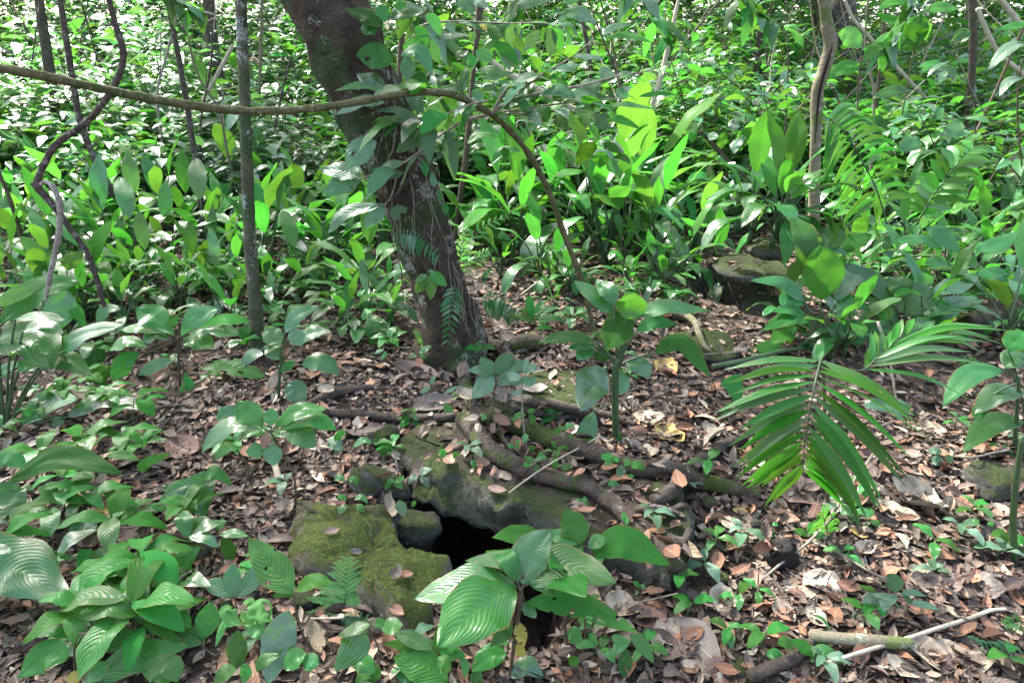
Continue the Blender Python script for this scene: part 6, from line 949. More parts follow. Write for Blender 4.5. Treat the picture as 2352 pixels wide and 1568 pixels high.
# large fallen leaves placed one by one
def fallen(label, r, x, y, ln, wd, mat, ang=0, fold=.5, curl=.5, twist=.3, lobed=.15, lift=.02, cat='fallen leaf', tilt=.25):
    p = G(*px(r, x, y)); k = proj(p)[2] / FPX * REG[r][2]; sd = rnd.randrange(1000); lobed *= .45; curl *= 1.3
    m2 = dead_bm(ln * k * 1.1, wd * k * 1.45, fold, curl, twist, sd, 14, 4, lobed); o = m2.build('fallen_leaf', mat); o.location = p + Vector((0, -.02 * 0, lift)); o.rotation_euler = (tilt, rnd.uniform(-.15, .15), ang); tag(o, label, cat)
    return o
FL = [('big dead grey leaf with a torn edge lying flat near the bottom', 9, 120, 1330, 420, 200, 'l_grey', -1.0, .15, .15, .2, .15), ('curled cream leaf beside small mossy stone', 9, 350, 1090, 250, 130, 'l_cream', -.7, .8, .9, .8, .4), ('large shrivelled cream leaf heap beneath the dark stem', 9, 1600, 370, 300, 210, 'l_cream', .6, .7, .8, .7, .5), ('second shrivelled cream leaf touching the large heap', 9, 1820, 440, 250, 130, 'l_cream', 1.2, .6, .8, .9, .4),
 ('long cream leaf with a folded edge left of the shrivelled heap', 9, 1450, 480, 300, 100, 'l_cream', -.6, .6, .5, .9, .3), ('white papery leaf lying over the pale lichened stick', 9, 1800, 1430, 520, 180, 'l_cream', -.3, .4, .5, .7, .4), ('standing tan leaf under the papery white one', 9, 1490, 1510, 170, 140, 'l_cream', .9, .4, .3, .3, .3), ('broad brown leaf standing beneath the drooping palm frond', 9, 780, 340, 300, 180, 'l_brown', 1.0, .3, .4, .4, .2), ('cream leaf tip curling below the brown standing leaf', 9, 690, 440, 190, 80, 'l_cream', 1.0, .8, .7, .8, .3),
 ('flat bone coloured leaf fragment in open litter', 9, 980, 960, 260, 190, 'l_cream', -.8, .1, .1, .1, .3), ('rolled cream leaf curving like a ribbon', 9, 850, 1010, 260, 70, 'l_cream', -.7, .9, .8, 1.2, .2), ('hanging end of the rolled ribbon leaf', 9, 930, 1180, 180, 80, 'l_cream', -1.2, .6, .5, .6, .3), ('grey rolled leaf above the pale heart-leaf seedling', 9, 1100, 750, 220, 80, 'l_grey', .9, .9, .9, .6, .3), ('tan rolled leaf beside the grey rolled leaf', 9, 1240, 720, 240, 70, 'l_cream', .45, .9, .3, .6, .2),
 ('wide pinkish grey leaf right of the heart-leaf seedling', 9, 1730, 960, 320, 130, 'l_brown', -.3, .3, .6, .4, .2), ('crumpled grey leaf near the dark stem foot', 9, 2040, 960, 260, 150, 'l_grey', -.8, .4, .6, .6, .3), ('bright yellow leaf hanging at a seedling', 9, 1205, 610, 110, 75, 'l_yellow', 1.4, .3, .3, .2, .2), ('cream leaf curled over the slab end', 9, 80, 720, 250, 70, 'l_cream', -.8, .9, .5, .9, .2), ('narrow tan leaf standing beside the palm tip', 9, 545, 110, 210, 60, 'l_cream', 1.3, .7, .5, .7, .2), ('pale leaf hidden under the palm frond edge', 9, 1230, 280, 220, 90, 'l_cream', -.1, .3, .5, .4, .4),
 ('small yellowish leaf among fork-root litter', 9, 430, 465, 100, 40, 'l_yellow', -.1), ('ribbon of cream leaf where the roots fork', 9, 355, 560, 120, 40, 'l_cream', -1), ('ochre leaf by the rounded pebble', 9, 1600, 860, 130, 60, 'l_cream', -.2), ('tan leaf roll in front of the crumbling rock', 9, 2140, 470, 150, 80, 'l_cream', -.9), ('large curled tan leaf below the hole sapling', 8, 1960, 1090, 260, 150, 'l_cream', 1.2, .6, .6, .6, .3), ('brown curled leaf bowl under seedling leaves', 8, 2220, 1360, 300, 190, 'l_brown', .9, .7, .7, .5, .3),
 ('cream crumpled leaf beside the brown leaf bowl', 8, 2260, 1280, 200, 120, 'l_cream', .3, .5, .6, .6, .5), ('grey brown leaf right of the thin hole stick', 8, 2130, 1160, 260, 110, 'l_brown', -.2, .3, .5, .3, .2), ('tan leaf folded at the edge of the hole', 8, 1740, 1030, 180, 110, 'l_cream', 1.0, .7, .5, .4, .3), ('pale leaf lying beneath the speckled seedling', 8, 1620, 150, 200, 60, 'l_cream', -1.1, .8, .6, .9, .2), ('flat pale leaf under pale two-leaf seedling', 8, 1935, 335, 160, 50, 'l_cream', -.1, .2, .2, .2, .1), ('crumpled cream leaf near the root fork top', 8, 2130, 60, 260, 80, 'l_cream', -.5, .7, .8, .9, .4),
 ('orange leaf resting on a quilted sapling leaf', 8, 1345, 800, 130, 60, 'l_orange', 1.4, .3, .2, .1, 0, .0), ('rusty leaf on the mossy boulder edge', 8, 50, 590, 95, 42, 'l_brown', .5, .4, .3, .2, 0, .015), ('orange leaf on the middle of the mossy boulder', 8, 540, 875, 85, 40, 'l_orange', .1, .4, .3, .2, 0, .015), ('rusty roll on the lower boulder', 8, 480, 1130, 110, 50, 'l_orange', -.4, .8, .3, .2, 0, .02), ('dark curled scrap on the mossy boulder', 8, 210, 720, 80, 35, 'l_grey', .2, .9, .5, .5, .3, .01), ('black shrivelled leaf on the mossy boulder', 8, 490, 890, 110, 70, 'l_grey', -.7, .9, .8, .8, .5, .02), ('brown ribbon leaf at the boulder rim', 8, 735, 1060, 190, 50, 'l_brown', -1.0, .9, .5, .9, .1),
 ('russet leaf on top of the slab', 8, 825, 125, 100, 60, 'l_orange', -.8, .3, .3, .3, 0), ('orange leaf curled on the slab beneath the root', 8, 1045, 145, 110, 60, 'l_orange', .9, .5, .4, .3, 0), ('brown leaf pair on the slab', 8, 1140, 320, 130, 45, 'l_brown', -.4, .3, .3, .3, 0), ('orange narrow leaf on the slab near the sapling top', 8, 1720, 455, 130, 35, 'l_orange', -.2, .4, .3, .2, 0), ('rust leaf standing at the slab lower end', 8, 2290, 740, 120, 90, 'l_orange', -1.0, .3, .3, .3, 0), ('small orange leaf on the slab end face', 8, 2140, 830, 60, 30, 'l_orange', -.6, .3, .2, .2, 0),
 ('yellow lobed leaf right of the stout dumb cane', 5, 2270, 1400, 190, 110, 'l_yellow', -.6, .4, .5, .6, .6), ('pale plate of dead leaf above the yellow lobed leaf', 5, 2140, 1290, 200, 90, 'l_cream', -.2, .2, .3, .4, .5), ('ochre curled leaf behind the stout dumb cane', 5, 2260, 970, 170, 110, 'l_yellow', -.9, .5, .5, .5, .4), ('large brown leaf with veins at the trunk foot', 5, 620, 990, 330, 130, 'l_brown', -.35, .3, .4, .3, .1), ('second brown leaf overlapping the veined one', 5, 700, 940, 190, 80, 'l_brown', .1, .3, .4, .3, .1), ('wide grey dead leaf beside the forward root', 5, 730, 1210, 300, 120, 'l_grey', .5, .4, .2, .3, .1), ('standing grey leaf behind the bitten sapling', 5, 1195, 1160, 250, 140, 'l_grey', 1.4, .2, .3, .2, .1),
 ('cream leaf curled over the forward root end', 5, 960, 1190, 170, 80, 'l_cream', .1, .6, .9, .6, .3, .05), ('bleached leaf scraps beside the flat stone', 5, 1380, 1100, 180, 70, 'l_cream', .0, .3, .3, .3, .5), ('bleached leaf right of the grey standing leaf', 5, 1300, 1170, 150, 60, 'l_cream', .5, .4, .3, .5, .4), ('yellow ochre leaf by the mossy cut stump', 5, 1375, 760, 90, 45, 'l_yellow', -.8), ('brown twisted pod-like leaf by the trunk root', 5, 1160, 670, 230, 60, 'l_brown', -.9, .9, .3, .6, .2), ('hanging brown dead leaf behind the trunk', 5, 910, 230, 170, 60, 'l_brown', -.9, .5, .4, .4, .2, .1),
 ('bright yellow dying leaf under the dumb cane clump', 5, 1420, 320, 120, 80, 'l_yellow', 1.0, .3, .3, .3, .2, .05), ('dark round dead leaf with holes beneath the dumb canes', 5, 1420, 400, 120, 80, 'l_grey', .2, .3, .3, .3, .2, .03), ('cream crumbling leaf by the white sliver', 6, 240, 1390, 120, 100, 'l_cream', .4, .6, .7, .3, .4), ('yellow leaf at the foot of the bare root', 6, 20, 1430, 110, 70, 'l_yellow', -1.1), ('pale leaf in the gap behind the palm', 6, 1700, 1380, 170, 90, 'l_cream', -.6, .5, .6, .5, .4), ('orange leaf far at the edge of the litter bank', 6, 2060, 1490, 110, 50, 'l_orange', -.2), ('white leaf between dumb canes and the back cave', 6, 690, 230, 200, 40, 'l_cream', .05, .3, .2, .2, .1, .15),
 ('wide brown leaf in the shadow left of the slab boulder', 4, 1230, 1490, 260, 140, 'l_brown', -.3, .3, .4, .3, .2), ('grey pink leaf under the quilted shrub', 4, 640, 1130, 240, 90, 'l_brown', .15, .3, .4, .3, .2), ('pale crumpled leaf under the faint ferns', 4, 800, 1450, 240, 110, 'l_brown', .3, .5, .5, .5, .4), ('pale scrap beside the low dumb cane', 4, 2160, 1110, 110, 70, 'l_cream', .7, .5, .5, .4, .4), ('golden leaf in the dark litter below the long leaves', 7, 690, 480, 150, 80, 'l_yellow', .5, .4, .5, .5, .5), ('pale leaf over the dark hollow', 7, 850, 660, 210, 110, 'l_brown', -.2, .3, .6, .4, .2), ('cream ribbon leaf left of the mossy boulder', 7, 1890, 480, 210, 70, 'l_cream', -1.2, .9, .7, .9, .2),
 ('orange leaf hanging at the spindly sapling foot', 7, 1900, 360, 110, 50, 'l_orange', 1.1), ('broad pinkish leaf under the leafy bank', 7, 690, 1215, 130, 75, 'l_brown', .2), ('rust leaf between seedlings of the bank', 7, 670, 1125, 160, 50, 'l_orange', .05), ('red brown leaf right of the rounded seedling leaf', 7, 1245, 1000, 90, 70, 'l_orange', .9), ('pinkish leaf beneath the grey three-leaf seedling', 7, 1265, 1085, 110, 70, 'l_orange', -.5), ('tall oval rust leaf in the shade of the long leaves', 7, 490, 370, 110, 70, 'l_orange', 1.3), ('pink curled leaf on the moss lump', 7, 1170, 580, 140, 45, 'l_orange', .15)]
for q in FL: fallen(*q)
# about two hundred middle sized fallen leaves as individuals, labelled by colour and neighbour
LM = [('the leaning trunk', 1035, 760), ('the mossy boulder', 830, 1300), ('the slab', 1200, 1150), ('the stout dumb cane', 1415, 950), ('the drooping palm frond', 1850, 1050), ('the lichen sapling', 592, 800), ('the black wood lump', 1790, 1290), ('the big grey dead leaf', 1590, 1490), ('the pale lichened stick', 2080, 1480), ('the heart-leaf seedling', 2040, 1370), ('the dark edge stem', 2330, 1200), ('the bare forked root', 1640, 1080), ('the spindly shiny sapling', 640, 1000), ('the leafy bank', 330, 1400), ('the long slanting stick', 1850, 1250), ('the back cave', 1710, 650), ('the hole sapling', 1200, 1400), ('the anthurium', 120, 850)]
def near(u, v): return min(LM, key=lambda q: (q[1] - u) ** 2 + (q[2] - v) ** 2)[0]
FP = {}
for col, mt in (('orange', 'l_orange'), ('brown', 'l_brown'), ('cream', 'l_cream')):
    FP[col] = []
    for i in range(6):
        m2 = dead_bm(1, rnd.uniform(.36, .55), rnd.uniform(-.3, .9), rnd.uniform(-.5, .9), rnd.uniform(-.6, .8), i * 7 + len(col), 8, 2, .15 if col == 'orange' else .4); FP[col].append(m2)
FM = {c: [] for c in FP}
made = 0
while made < 205:
    u_ = rnd.uniform(20, 2340); v_ = rnd.uniform(800, 1560)
    if u_ < 700 and rnd.random() < .5: continue
    p = G(u_, v_)
    if inpit(p.x, p.y): continue
    p, nn = drop(p.x, p.y); U, V_, z_ = proj(p)
    if nn.z < .6 or abs(U - u_) > 40 or abs(V_ - v_) > 40: continue
    col = rnd.choices(['orange', 'brown', 'cream'], [.62, .25, .13])[0]; k = rnd.randrange(6)
    nm = near(u_, v_); lb = {'orange': 'rusty orange fallen leaf in the litter near ', 'brown': 'dull brown fallen leaf in the litter near ', 'cream': 'bleached cream fallen leaf in the litter near '}[col] + nm; gp = col + ' fallen leaves near ' + nm
    if len(FM[col]) <= k:
        k = len(FM[col]); o = FP[col][k].build('fallen_leaf', {'orange': 'l_orange', 'brown': 'l_brown', 'cream': 'l_cream'}[col]); FM[col].append(o)
    else: o = FM[col][k].copy(); C.objects.link(o)
    s = rnd.uniform(.06, .10) * (1.35 if col == 'cream' else 1); o.scale = (s, s, s); o.location = p + nn * rnd.uniform(.015, .035); q = nn.to_track_quat('Z', 'Y').to_euler(); o.rotation_euler = (q.x + rnd.gauss(0, .25), q.y + rnd.gauss(0, .25), rnd.uniform(0, 6.28)); tag(o, lb, 'fallen leaf', gp); made += 1

# ------------------------------------------------------------------ dumb cane clumps in the middle distance
def clump_proto(seed, n, tall=1.0):
    q = random.Random(seed); t = thing('dumb_cane_clump', 'leafy dumb cane clump', 'plant', (0, 0, 0))
    mb = MB(); mb.tube([(0, 0, -.03), (.01, 0, .05), (.0, .01, .12 * tall)], [.018, .016, .012], 7); mb.build('stem', 'stemg', t)
    for i in range(n):
        a = i * 2.399 + q.uniform(-.4, .4); u_ = i / n; inner = 1 - u_; b = Vector((q.uniform(-.02, .02), q.uniform(-.02, .02), .04 + .06 * inner))
        el = R(78 - 38 * u_ + q.uniform(-8, 8)); pl = q.uniform(.16, .30) * tall * (.75 + .4 * inner); d = Vector((math.cos(a) * math.cos(el), math.sin(a) * math.cos(el), math.sin(el)))
        e = b + d * pl; bl = q.uniform(.24, .38) * tall; be = el - R(8 + 70 * u_ + q.uniform(-10, 10)); d2 = Vector((math.cos(a) * math.cos(be), math.sin(a) * math.cos(be), math.sin(be)))
        be3 = be - R(15 + 35 * u_); d3 = Vector((math.cos(a) * math.cos(be3), math.sin(a) * math.cos(be3), math.sin(be3)))
        m = e + d2 * bl * .5; tip = m + d3 * bl * .5; up = Vector((-math.cos(a) * math.sin(be), -math.sin(a) * math.sin(be), math.cos(be)))
        m2 = MB(); leaf_grid(m2, [e, m, tip], bl * q.uniform(.27, .38), up, q.choice(['ellip', 'oblong', 'oblong', 'lance']), 14, 3, .22, .08, -.1, seed=q.random() * 9, eaten=.12 if q.random() < .15 else 0)
        lf = m2.build('leaf', 'lit' if (inner > .45 and q.random() < .7) else 'aroid', t); m3 = MB(); m3.tube(spline([b, b.lerp(e, .5) + Vector((0, 0, .02)), e], 6), [.007, .0065, .006, .0055, .005, .0045, .004], 5); m3.build('petiole', 'stemg', lf)
    register(t); return t
CP = [clump_proto(40 + i, n, tl) for i, (n, tl) in enumerate([(9, 1.0), (12, 1.15), (8, .85), (11, 1.05), (7, .95), (10, 1.2)])]
CL = []   # (picture x, y of the foot, scale)
for u_, v_, s in [(1390, 610, 1.25), (1345, 590, 1.1), (1240, 650, 1.1), (1200, 590, 1.1), (1290, 560, 1.2), (1440, 570, 1.2), (1490, 600, 1.0), (1160, 560, 1.1), (1130, 520, 1.1), (1330, 530, 1.3), (1400, 520, 1.3), (1250, 500, 1.3), (1180, 490, 1.2), (1470, 520, 1.2), (1540, 560, 1.1), (1590, 600, 1.0), (1655, 690, 1.0), (1560, 650, .8),
                 (625, 640, 1.15), (690, 580, 1.1), (650, 545, 1.2), (480, 600, 1.0), (520, 560, 1.1), (440, 560, 1.1), (395, 620, .9), (330, 570, 1.1), (290, 610, 1.0), (240, 560, 1.1), (750, 610, .95), (790, 640, .8), (850, 700, .95), (815, 590, 1.1), (880, 600, .9), (560, 500, 1.3), (720, 520, 1.2), (470, 510, 1.2), (380, 530, 1.2), (300, 520, 1.2), (620, 500, 1.2), (845, 530, 1.1), (785, 540, 1.2), (180, 600, 1.0), (120, 560, 1.1), (60, 600, 1.1), (200, 530, 1.1), (530, 410, 1.9), (690, 650, .6), (530, 640, .7), (455, 660, .6),
                 (1720, 560, 1.1), (1790, 560, 1.1), (1850, 540, 1.2), (1930, 560, 1.2), (1990, 590, 1.2), (2060, 560, 1.3), (2130, 590, 1.2), (2200, 560, 1.3), (2270, 590, 1.2), (2330, 560, 1.2), (2080, 640, 1.1), (2160, 660, 1.1), (2250, 670, 1.1), (2320, 690, 1.2), (1760, 640, .9), (2020, 520, 1.3), (2120, 510, 1.3), (2220, 500, 1.3), (2310, 510, 1.3), (1950, 500, 1.2), (1000, 500, 1.1), (1090, 590, .8), (1640, 560, 1.0), (1690, 510, 1.1), (1600, 520, 1.1), (1980, 690, .9), (2300, 810, 1.0), (2110, 780, .9), (1800, 760, .7)]:
    CL.append((u_, v_, s))
for u_, v_, s in [(700, 690, .7), (760, 700, .6), (350, 680, .75), (420, 720, .6), (270, 720, .75), (180, 760, .7), (30, 700, .9), (510, 690, .6), (90, 760, .75), (900, 760, .45), (610, 720, .5), (330, 640, .9), (140, 660, 1.0), (1150, 640, .6), (1500, 660, .6), (1080, 640, .5), (1440, 660, .55), (1310, 680, .5), (1270, 720, .4)]: CL.append((u_, v_, s))
for i in range(30): CL.append((rnd.uniform(-20, 900), rnd.uniform(490, 640), rnd.uniform(.8, 1.15)))
for i in range(12): CL.append((rnd.uniform(-20, 900), rnd.uniform(640, 770), rnd.uniform(.45, .7)))
for i in range(18): CL.append((rnd.uniform(1560, 2360), rnd.uniform(480, 620), rnd.uniform(.8, 1.1)))
for i in range(14): CL.append((rnd.uniform(1080, 1560), rnd.uniform(470, 600), rnd.uniform(.55, 1.1)))
for i in range(26): CL.append((rnd.uniform(-40, 2400), rnd.uniform(415, 480), rnd.uniform(.9, 1.3)))
for i in range(16): CL.append((rnd.uniform(200, 900), rnd.uniform(620, 780), rnd.uniform(.45, .75)))
for i in range(8): CL.append((rnd.uniform(1110, 1700), rnd.uniform(600, 680), rnd.uniform(.4, .7)))
for i in range(13): CL.append((rnd.uniform(1880, 2360), rnd.uniform(620, 830), rnd.uniform(.6, .85)))
CL = [q for q in CL if not (930 < q[0] < 1110 and q[1] > 620) and not (1600 < q[0] < 1810 and 575 < q[1] < 760 and q[:2] != (1655, 690))]
LM2 = [('leaning trunk', 960, 520), ('lichen sapling', 575, 560), ('liana tip', 235, 640), ('broken stick', 120, 560), ('pale straight pole', 1450, 450), ('arching stem foot', 1320, 600), ('cracked tree', 1870, 500), ('back cave', 1710, 620), ('rotten log', 2250, 760), ('young bright palm leaf', 2180, 450), ('dark whip tree', 465, 500), ('bowed pole tree', 310, 520), ('reddish stem', 1055, 480), ('mid slope fern', 1120, 470)]
SIZ = lambda s: 'large' if s > 1.25 else 'tall' if s > 1.15 else 'leafy' if s > 1.05 else 'medium' if s > .95 else 'smaller' if s > .75 else 'little'
ORD = ['closest to', 'second from', 'third from', 'fourth from', 'fifth from', 'sixth from', 'seventh from', 'eighth from', 'ninth from', 'tenth from', 'eleventh from', 'twelfth from', 'thirteenth from', 'fourteenth from', 'fifteenth from', 'sixteenth from', 'seventeenth from', 'eighteenth from', 'nineteenth from', 'twentieth from']
def autolabel(items, lms, desc):
    """items: (object, u, v, size word) -> every label names a neighbour and the rank outward from it"""
    B = {}
    for o, u, v, w_ in items: B.setdefault((w_, min(lms, key=lambda q: (q[1] - u) ** 2 + (q[2] - v) ** 2)), []).append((o, u, v))
    for (w_, l), it in B.items():
        it.sort(key=lambda q: (q[1] - l[1]) ** 2 + (q[2] - l[2]) ** 2)
        for i, (o, u, v) in enumerate(it):
            side = ('above' if v < l[2] - 60 else 'below' if v > l[2] + 60 else 'level with')
            o['label'] = f'{w_} {desc} ' + (f'{ORD[i]} the {l[0]}' if i < 20 else f'far out {side} the {l[0]}')
items = []
for i, (u_, v_, s) in enumerate(CL):
    if u_ > 1700: s *= .92
    elif 1100 < u_ < 1560 and v_ < 640: s *= 1.38
    p = G(u_, v_); k = i if i < 6 else rnd.randrange(6)
    if i < 6: o = CP[i]; o.location = p; o.rotation_euler.z = rnd.uniform(0, 6.28); o.scale = (s, s, s)
    else: o = dup(CP[k], p, rnd.uniform(0, 6.28), s)
    o['group'] = 'dumb cane clumps in the middle distance'; items.append((o, u_, v_, SIZ(s)))
autolabel(items, LM2, 'dumb cane clump with upright glossy leaves,')

# ------------------------------------------------------------------ the thicket behind
def shrub_proto(seed, h, n, lsz, mat, ns=5):
    q = random.Random(seed); t = thing('understory_shrub', 'leafy understory shrub', 'shrub', (0, 0, 0)); ms = MB(); ml = MB()
    for s in range(ns):
        a = q.uniform(0, 6.28); sp = q.uniform(.15, .5) * h; hh = h * q.uniform(.55, 1.0); P = [Vector((math.cos(a) * .05, math.sin(a) * .05, -.05)), Vector((math.cos(a) * sp * .4, math.sin(a) * sp * .4, hh * .5)), Vector((math.cos(a) * sp, math.sin(a) * sp, hh))]
        S = spline(P, 10); ms.tube(S, [.010 - .0007 * i for i in range(11)], 5)
        for i in range(n // ns):
            f = q.uniform(.25, 1); p = S[min(10, int(f * 10))]; b = q.uniform(0, 6.28); tw = q.uniform(.02, .26) * h ** .5
            e = p + Vector((math.cos(b) * tw, math.sin(b) * tw, q.uniform(-.02, .10))); c = b + q.uniform(-1, 1); l = lsz * q.uniform(.6, 1.25); d = Vector((math.cos(c), math.sin(c), q.uniform(-.55, .25)))
            if i % 2: ms.tube([p, e], .0025, 4)
            leaf_grid(ml, [e, e + d * l * .5 + Vector((0, 0, .06 * l)), e + d * l + Vector((0, 0, -.08 * l))], l * q.uniform(.36, .52), Vector((q.gauss(0, .3), q.gauss(0, .3), 1)), 'ovate', 5, 1, .25, .05, seed=q.random() * 9)
    ms.build('stem', 'stemb', t); ml.build('foliage', mat, t); register(t); return t
SP = [shrub_proto(100 + i, *a) for i, a in enumerate([(.75, 90, .15, 'under'), (1.0, 120, .16, 'under'), (1.3, 140, .17, 'under', 6), (.6, 80, .17, 'under'), (1.9, 180, .19, 'under', 7), (.9, 90, .22, 'seed'), (1.1, 90, .20, 'lit')])]
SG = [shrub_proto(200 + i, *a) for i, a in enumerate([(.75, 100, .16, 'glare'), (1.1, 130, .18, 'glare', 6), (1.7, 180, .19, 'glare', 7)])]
used = set(); items = []
SW = {0: 'low', 1: 'mid-height', 2: 'tall', 3: 'squat', 4: 'lofty', 5: 'broad-leaved', 6: 'yellow green', 10: 'low gleaming', 11: 'gleaming', 12: 'tall gleaming'}
LM3 = [('faint leaning tree', 110, 150), ('dark whip tree', 420, 200), ('blurred brown trunk', 495, 150), ('bowed pole tree', 175, 260), ('lichen sapling', 560, 200), ('leaning trunk', 780, 200), ('reddish stem', 1085, 200), ('pale straight pole', 1520, 150), ('far brown trunk', 1730, 60), ('broad dark trunk', 1935, 70), ('cracked tree', 1880, 300), ('edge slender tree', 2225, 200), ('slanting pole', 2320, 100), ('mottled thin tree', 1350, 130), ('brown cane', 2015, 250), ('dark slanting stick', 1700, 420), ('grey dead trunk', 1200, 190), ('thin green canes', 598, 100), ('liana bend', 100, 400), ('young palm leaf', 2150, 400)]
def put(u_, y, kset):
    x = (u_ - 1176) / FPX * (y * math.cos(PITCH)); p, nn = drop(x, y)
    k = rnd.choice(kset); proto = SP[k] if k < 10 else SG[k - 10]; s = rnd.uniform(.8, 1.25)
    if k not in used: used.add(k); o = proto; o.location = p; o.rotation_euler.z = rnd.uniform(0, 6.28); o.scale = (s, s, s)
    else: o = dup(proto, p, rnd.uniform(0, 6.28), s, tilt=(rnd.gauss(0, .08), rnd.gauss(0, .08)))
    o['group'] = 'shrubs of the thicket'; q = proj(p + Vector((0, 0, .4))); items.append((o, q[0], q[1], SW[k]))
for i in range(285):
    y = 6.3 + 15 * rnd.random() ** 1.25; u_ = rnd.uniform(-150, 2500)
    left = u_ < 720
    if y < 6.9 and (u_ < 1500) : y += .8
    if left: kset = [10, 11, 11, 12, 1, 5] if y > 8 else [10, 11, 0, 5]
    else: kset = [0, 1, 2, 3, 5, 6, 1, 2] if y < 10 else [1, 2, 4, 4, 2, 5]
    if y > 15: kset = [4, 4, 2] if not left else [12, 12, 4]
    put(u_, y, kset)
autolabel(items, LM3, 'thicket shrub,')
# the rest of the undergrowth reads as one mass of small leaves
def mass(name, label, n, ys, mat, hmax, sz, seed, where=None, sig=.38):
    q = random.Random(seed); V = []; F = 0; K = MB(); leaf_grid(K, [(0, 0, 0), (.5, 0, .06), (1, 0, -.08)], .46, (0, 0, 1), 'ovate', 4, 1, .25, 0); kv = np.array(K.v); kf = np.array(K.f); ku = np.array(K.uv); out = []
    while len(out) < n:
        y = ys[0] + (ys[1] - ys[0]) * q.random() ** 1.1; x = q.uniform(-.95, .95) * y
        if where and not where(x, y): continue
        c = noise.noise(Vector((x * .55, y * .55, seed)))
        if q.random() > .46 + 2.0 * c: continue
        hm = hmax(x, y) * (.55 + .6 * max(0, .4 + noise.noise(Vector((x * .7, y * .7, seed + 5))))); z = hm * q.random() ** .8
        a = q.uniform(0, 6.283); rx, ry = q.gauss(0, sig), q.gauss(-.1, sig); s = sz * q.uniform(.4, 1.5)
        ca, sa = math.cos(a), math.sin(a); m = np.array([[ca, -sa, 0], [sa, ca, 0], [0, 0, 1]]) @ np.array([[1, 0, math.sin(ry)], [0, math.cos(rx), -math.sin(rx)], [-math.sin(ry), math.sin(rx), math.cos(rx)]])
        out.append(kv * s @ m.T + np.array([x, y, hgt(x, y) + .05 + z]))
    ve = np.concatenate(out); fa = (kf[None] + (np.arange(n) * len(kv))[:, None, None]).reshape(-1, 4)
    me = bpy.data.meshes.new(name); me.vertices.add(len(ve)); me.vertices.foreach_set('co', ve.astype(np.float32).ravel()); me.loops.add(len(fa) * 4); me.loops.foreach_set('vertex_index', fa.ravel().astype(np.int32)); me.polygons.add(len(fa)); me.polygons.foreach_set('loop_start', np.arange(0, len(fa) * 4, 4, dtype=np.int32)); me.update(calc_edges=True)
    uu = me.uv_layers.new(name='UVMap'); uu.data.foreach_set('uv', np.tile(ku, (n, 1)).astype(np.float32).ravel()); me.materials.append(M[mat]); me.polygons.foreach_set('use_smooth', [True] * len(me.polygons)); o = bpy.data.objects.new(name, me); C.objects.link(o); tag(o, label, kind='stuff')
UH = lambda x, y: (.8 + .24 * (y - 7)) * (1.1 + 1.1 * noise.noise(Vector((x * .8, y * .8, 21))))
mass('undergrowth', 'dense mass of small leaves filling the forest understory', 28000, (6.7, 20), 'under', UH, .17, 3, lambda x, y: x > -.22 * y)
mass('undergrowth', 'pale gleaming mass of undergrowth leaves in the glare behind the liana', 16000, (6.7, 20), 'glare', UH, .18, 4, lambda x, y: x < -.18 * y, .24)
mass('undergrowth', 'scattered larger leaves among the small ones of the thicket', 5000, (7.2, 14), 'seed', lambda x, y: .7 + .2 * (y - 7), .27, 31)
mass('far_woods', 'nearer bank of tall forest foliage behind the undergrowth', 13000, (15, 19.5), 'under', lambda x, y: 5.5, .27, 12)
mass('far_woods', 'far leafy wall of forest closing the view', 30000, (17, 27), 'under', lambda x, y: 10.5, .36, 9)

# ------------------------------------------------------------------ little seedlings that stand all over the litter
def seed_proto(seed, n, h, l, mat, shape):
    q = random.Random(seed); t = thing('seedling', 'small seedling', 'plant', (0, 0, 0)); mb = MB(); top = Vector((q.uniform(-.02, .02), q.uniform(-.02, .02), h)); mb.tube(spline([(0, 0, -.02), (q.uniform(-.01, .01), .005, h * .5), top], 5), [.003, .0028, .0026, .0024, .002, .002], 5); mb.build('stem', 'stemg', t)
    for i in range(n):
        a = i * 2.4 + q.uniform(-.4, .4); el = q.uniform(-.1, .7); b = top - Vector((0, 0, h * .35 * (i / n))); ll = l * q.uniform(.7, 1.2); d = Vector((math.cos(a) * math.cos(el), math.sin(a) * math.cos(el), math.sin(el))); m = b + d * ll * .55; e = m + Vector((d.x, d.y, d.z - .7)).normalized() * ll * .5
        m2 = MB(); leaf_grid(m2, [b + d * .004, m, e], ll * q.uniform(.38, .5), (0, 0, 1), shape, 10, 3, .22, .09, -.1, seed=q.random() * 9, eaten=.14 if q.random() < .2 else 0); m2.build('leaf', mat, t)
    register(t); return t
PR = [seed_proto(300 + i, *x) for i, x in enumerate([(5, .14, .14, 'seed', 'ellip'), (6, .18, .17, 'seed', 'ellip'), (4, .10, .15, 'aroid', 'ellip'), (7, .16, .13, 'seed', 'lance'), (5, .2, .17, 'seed', 'obov'), (3, .05, .06, 'seed', 'ellip'), (5, .06, .06, 'seed', 'ellip'), (4, .05, .07, 'mott', 'ellip')])]
SPOT = [(rnd.uniform(-20, 1120), rnd.uniform(1270, 1560), rnd.randrange(5), rnd.uniform(.7, 1.15)) for i in range(30)] + [(rnd.uniform(0, 620), rnd.uniform(900, 1280), rnd.randrange(5), rnd.uniform(.6, 1.0)) for i in range(26)] + [(rnd.uniform(300, 2330), rnd.uniform(840, 1540), rnd.randrange(5, 8), rnd.uniform(.8, 1.3)) for i in range(60)] + [(rnd.uniform(900, 2330), rnd.uniform(690, 830), rnd.randrange(5), rnd.uniform(.6, .9)) for i in range(18)] + [(rnd.uniform(150, 930), rnd.uniform(640, 860), rnd.randrange(5), rnd.uniform(.7, 1.1)) for i in range(28)]
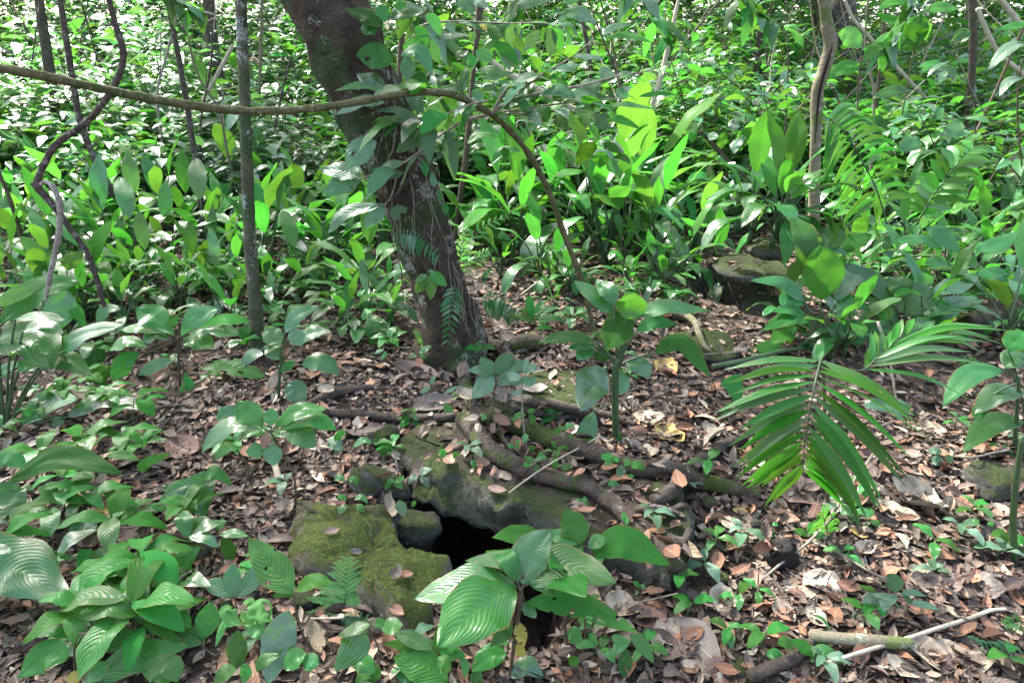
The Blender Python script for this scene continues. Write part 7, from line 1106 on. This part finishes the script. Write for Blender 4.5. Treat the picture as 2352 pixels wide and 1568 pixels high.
items = []; seen = set(); PN = ['five-leaf', 'six-leaf', 'dark four-leaf', 'narrow-leaved', 'blunt-leaved', 'tiny three-leaf', 'tiny five-leaf', 'tiny pale']
for u_, v_, k, s in SPOT:
    p = G(u_, v_)
    if inpit(p.x, p.y) or (480 < u_ < 1150 and v_ > 1080 and k < 5) or (600 < u_ < 1050 and 1180 < v_ < 1480): continue
    if k in seen: o = dup(PR[k], p, rnd.uniform(0, 6.28), s)
    else: seen.add(k); o = PR[k]; o.location = p; o.rotation_euler.z = rnd.uniform(0, 6.28); o.scale = (s, s, s)
    o['group'] = 'seedlings scattered over the litter'; items.append((o, u_, v_, PN[k]))
for k in range(8):
    if k not in seen: PR[k].location = G(300 + 200 * k, 1000); items.append((PR[k], 300 + 200 * k, 1000, PN[k]))
autolabel(items, [(n_.replace('the ', ''), x, y) for n_, x, y in LM], 'seedling,')

# thin bare canes standing in the thicket
def cane(seed):
    q = random.Random(seed); t = thing('thicket_cane', 'bare cane', 'plant', (0, 0, 0)); P = [Vector((0, 0, -.1))]; a = q.uniform(0, 6.28)
    for i in range(6): P.append(P[-1] + Vector((math.cos(a) * q.uniform(.02, .22), math.sin(a) * q.uniform(.02, .22), q.uniform(.35, .6))))
    m2 = MB(); S = spline(P, 30); m2.tube(S, [.016 - .0003 * i for i in range(31)], 6, .25, seed); m2.build('stem', q.choice(['twig', 'stemb', 'liana']), t)
    for j in range(3):
        p = S[12 + 6 * j]; b_ = q.uniform(0, 6.28); m2 = MB(); m2.tube(spline([p, p + Vector((math.cos(b_) * .2, math.sin(b_) * .2, .12)), p + Vector((math.cos(b_) * .5, math.sin(b_) * .5, .35))], 8), .005, 5); m2.build('branch', 'twig', t)
    register(t); return t
CN = [cane(i + 60) for i in range(5)]; items = []
for i in range(46):
    y = rnd.uniform(6.6, 13); u_ = rnd.uniform(0, 2352) if i % 3 else rnd.uniform(1400, 2352); x = (u_ - 1176) / FPX * (y * math.cos(PITCH)); p, nn = drop(x, y)
    if i < 5: o = CN[i]; o.location = p
    else: o = dup(CN[i % 5], p, rnd.uniform(0, 6.28), rnd.uniform(.7, 1.2), tilt=(rnd.gauss(0, .22), rnd.gauss(0, .22)))
    o['group'] = 'bare canes in the thicket'; q = proj(p + Vector((0, 0, 1))); items.append((o, q[0], q[1], ['crooked', 'thin', 'bent', 'brown', 'forked'][i % 5]))
autolabel(items, LM3, 'bare cane standing in the thicket,')
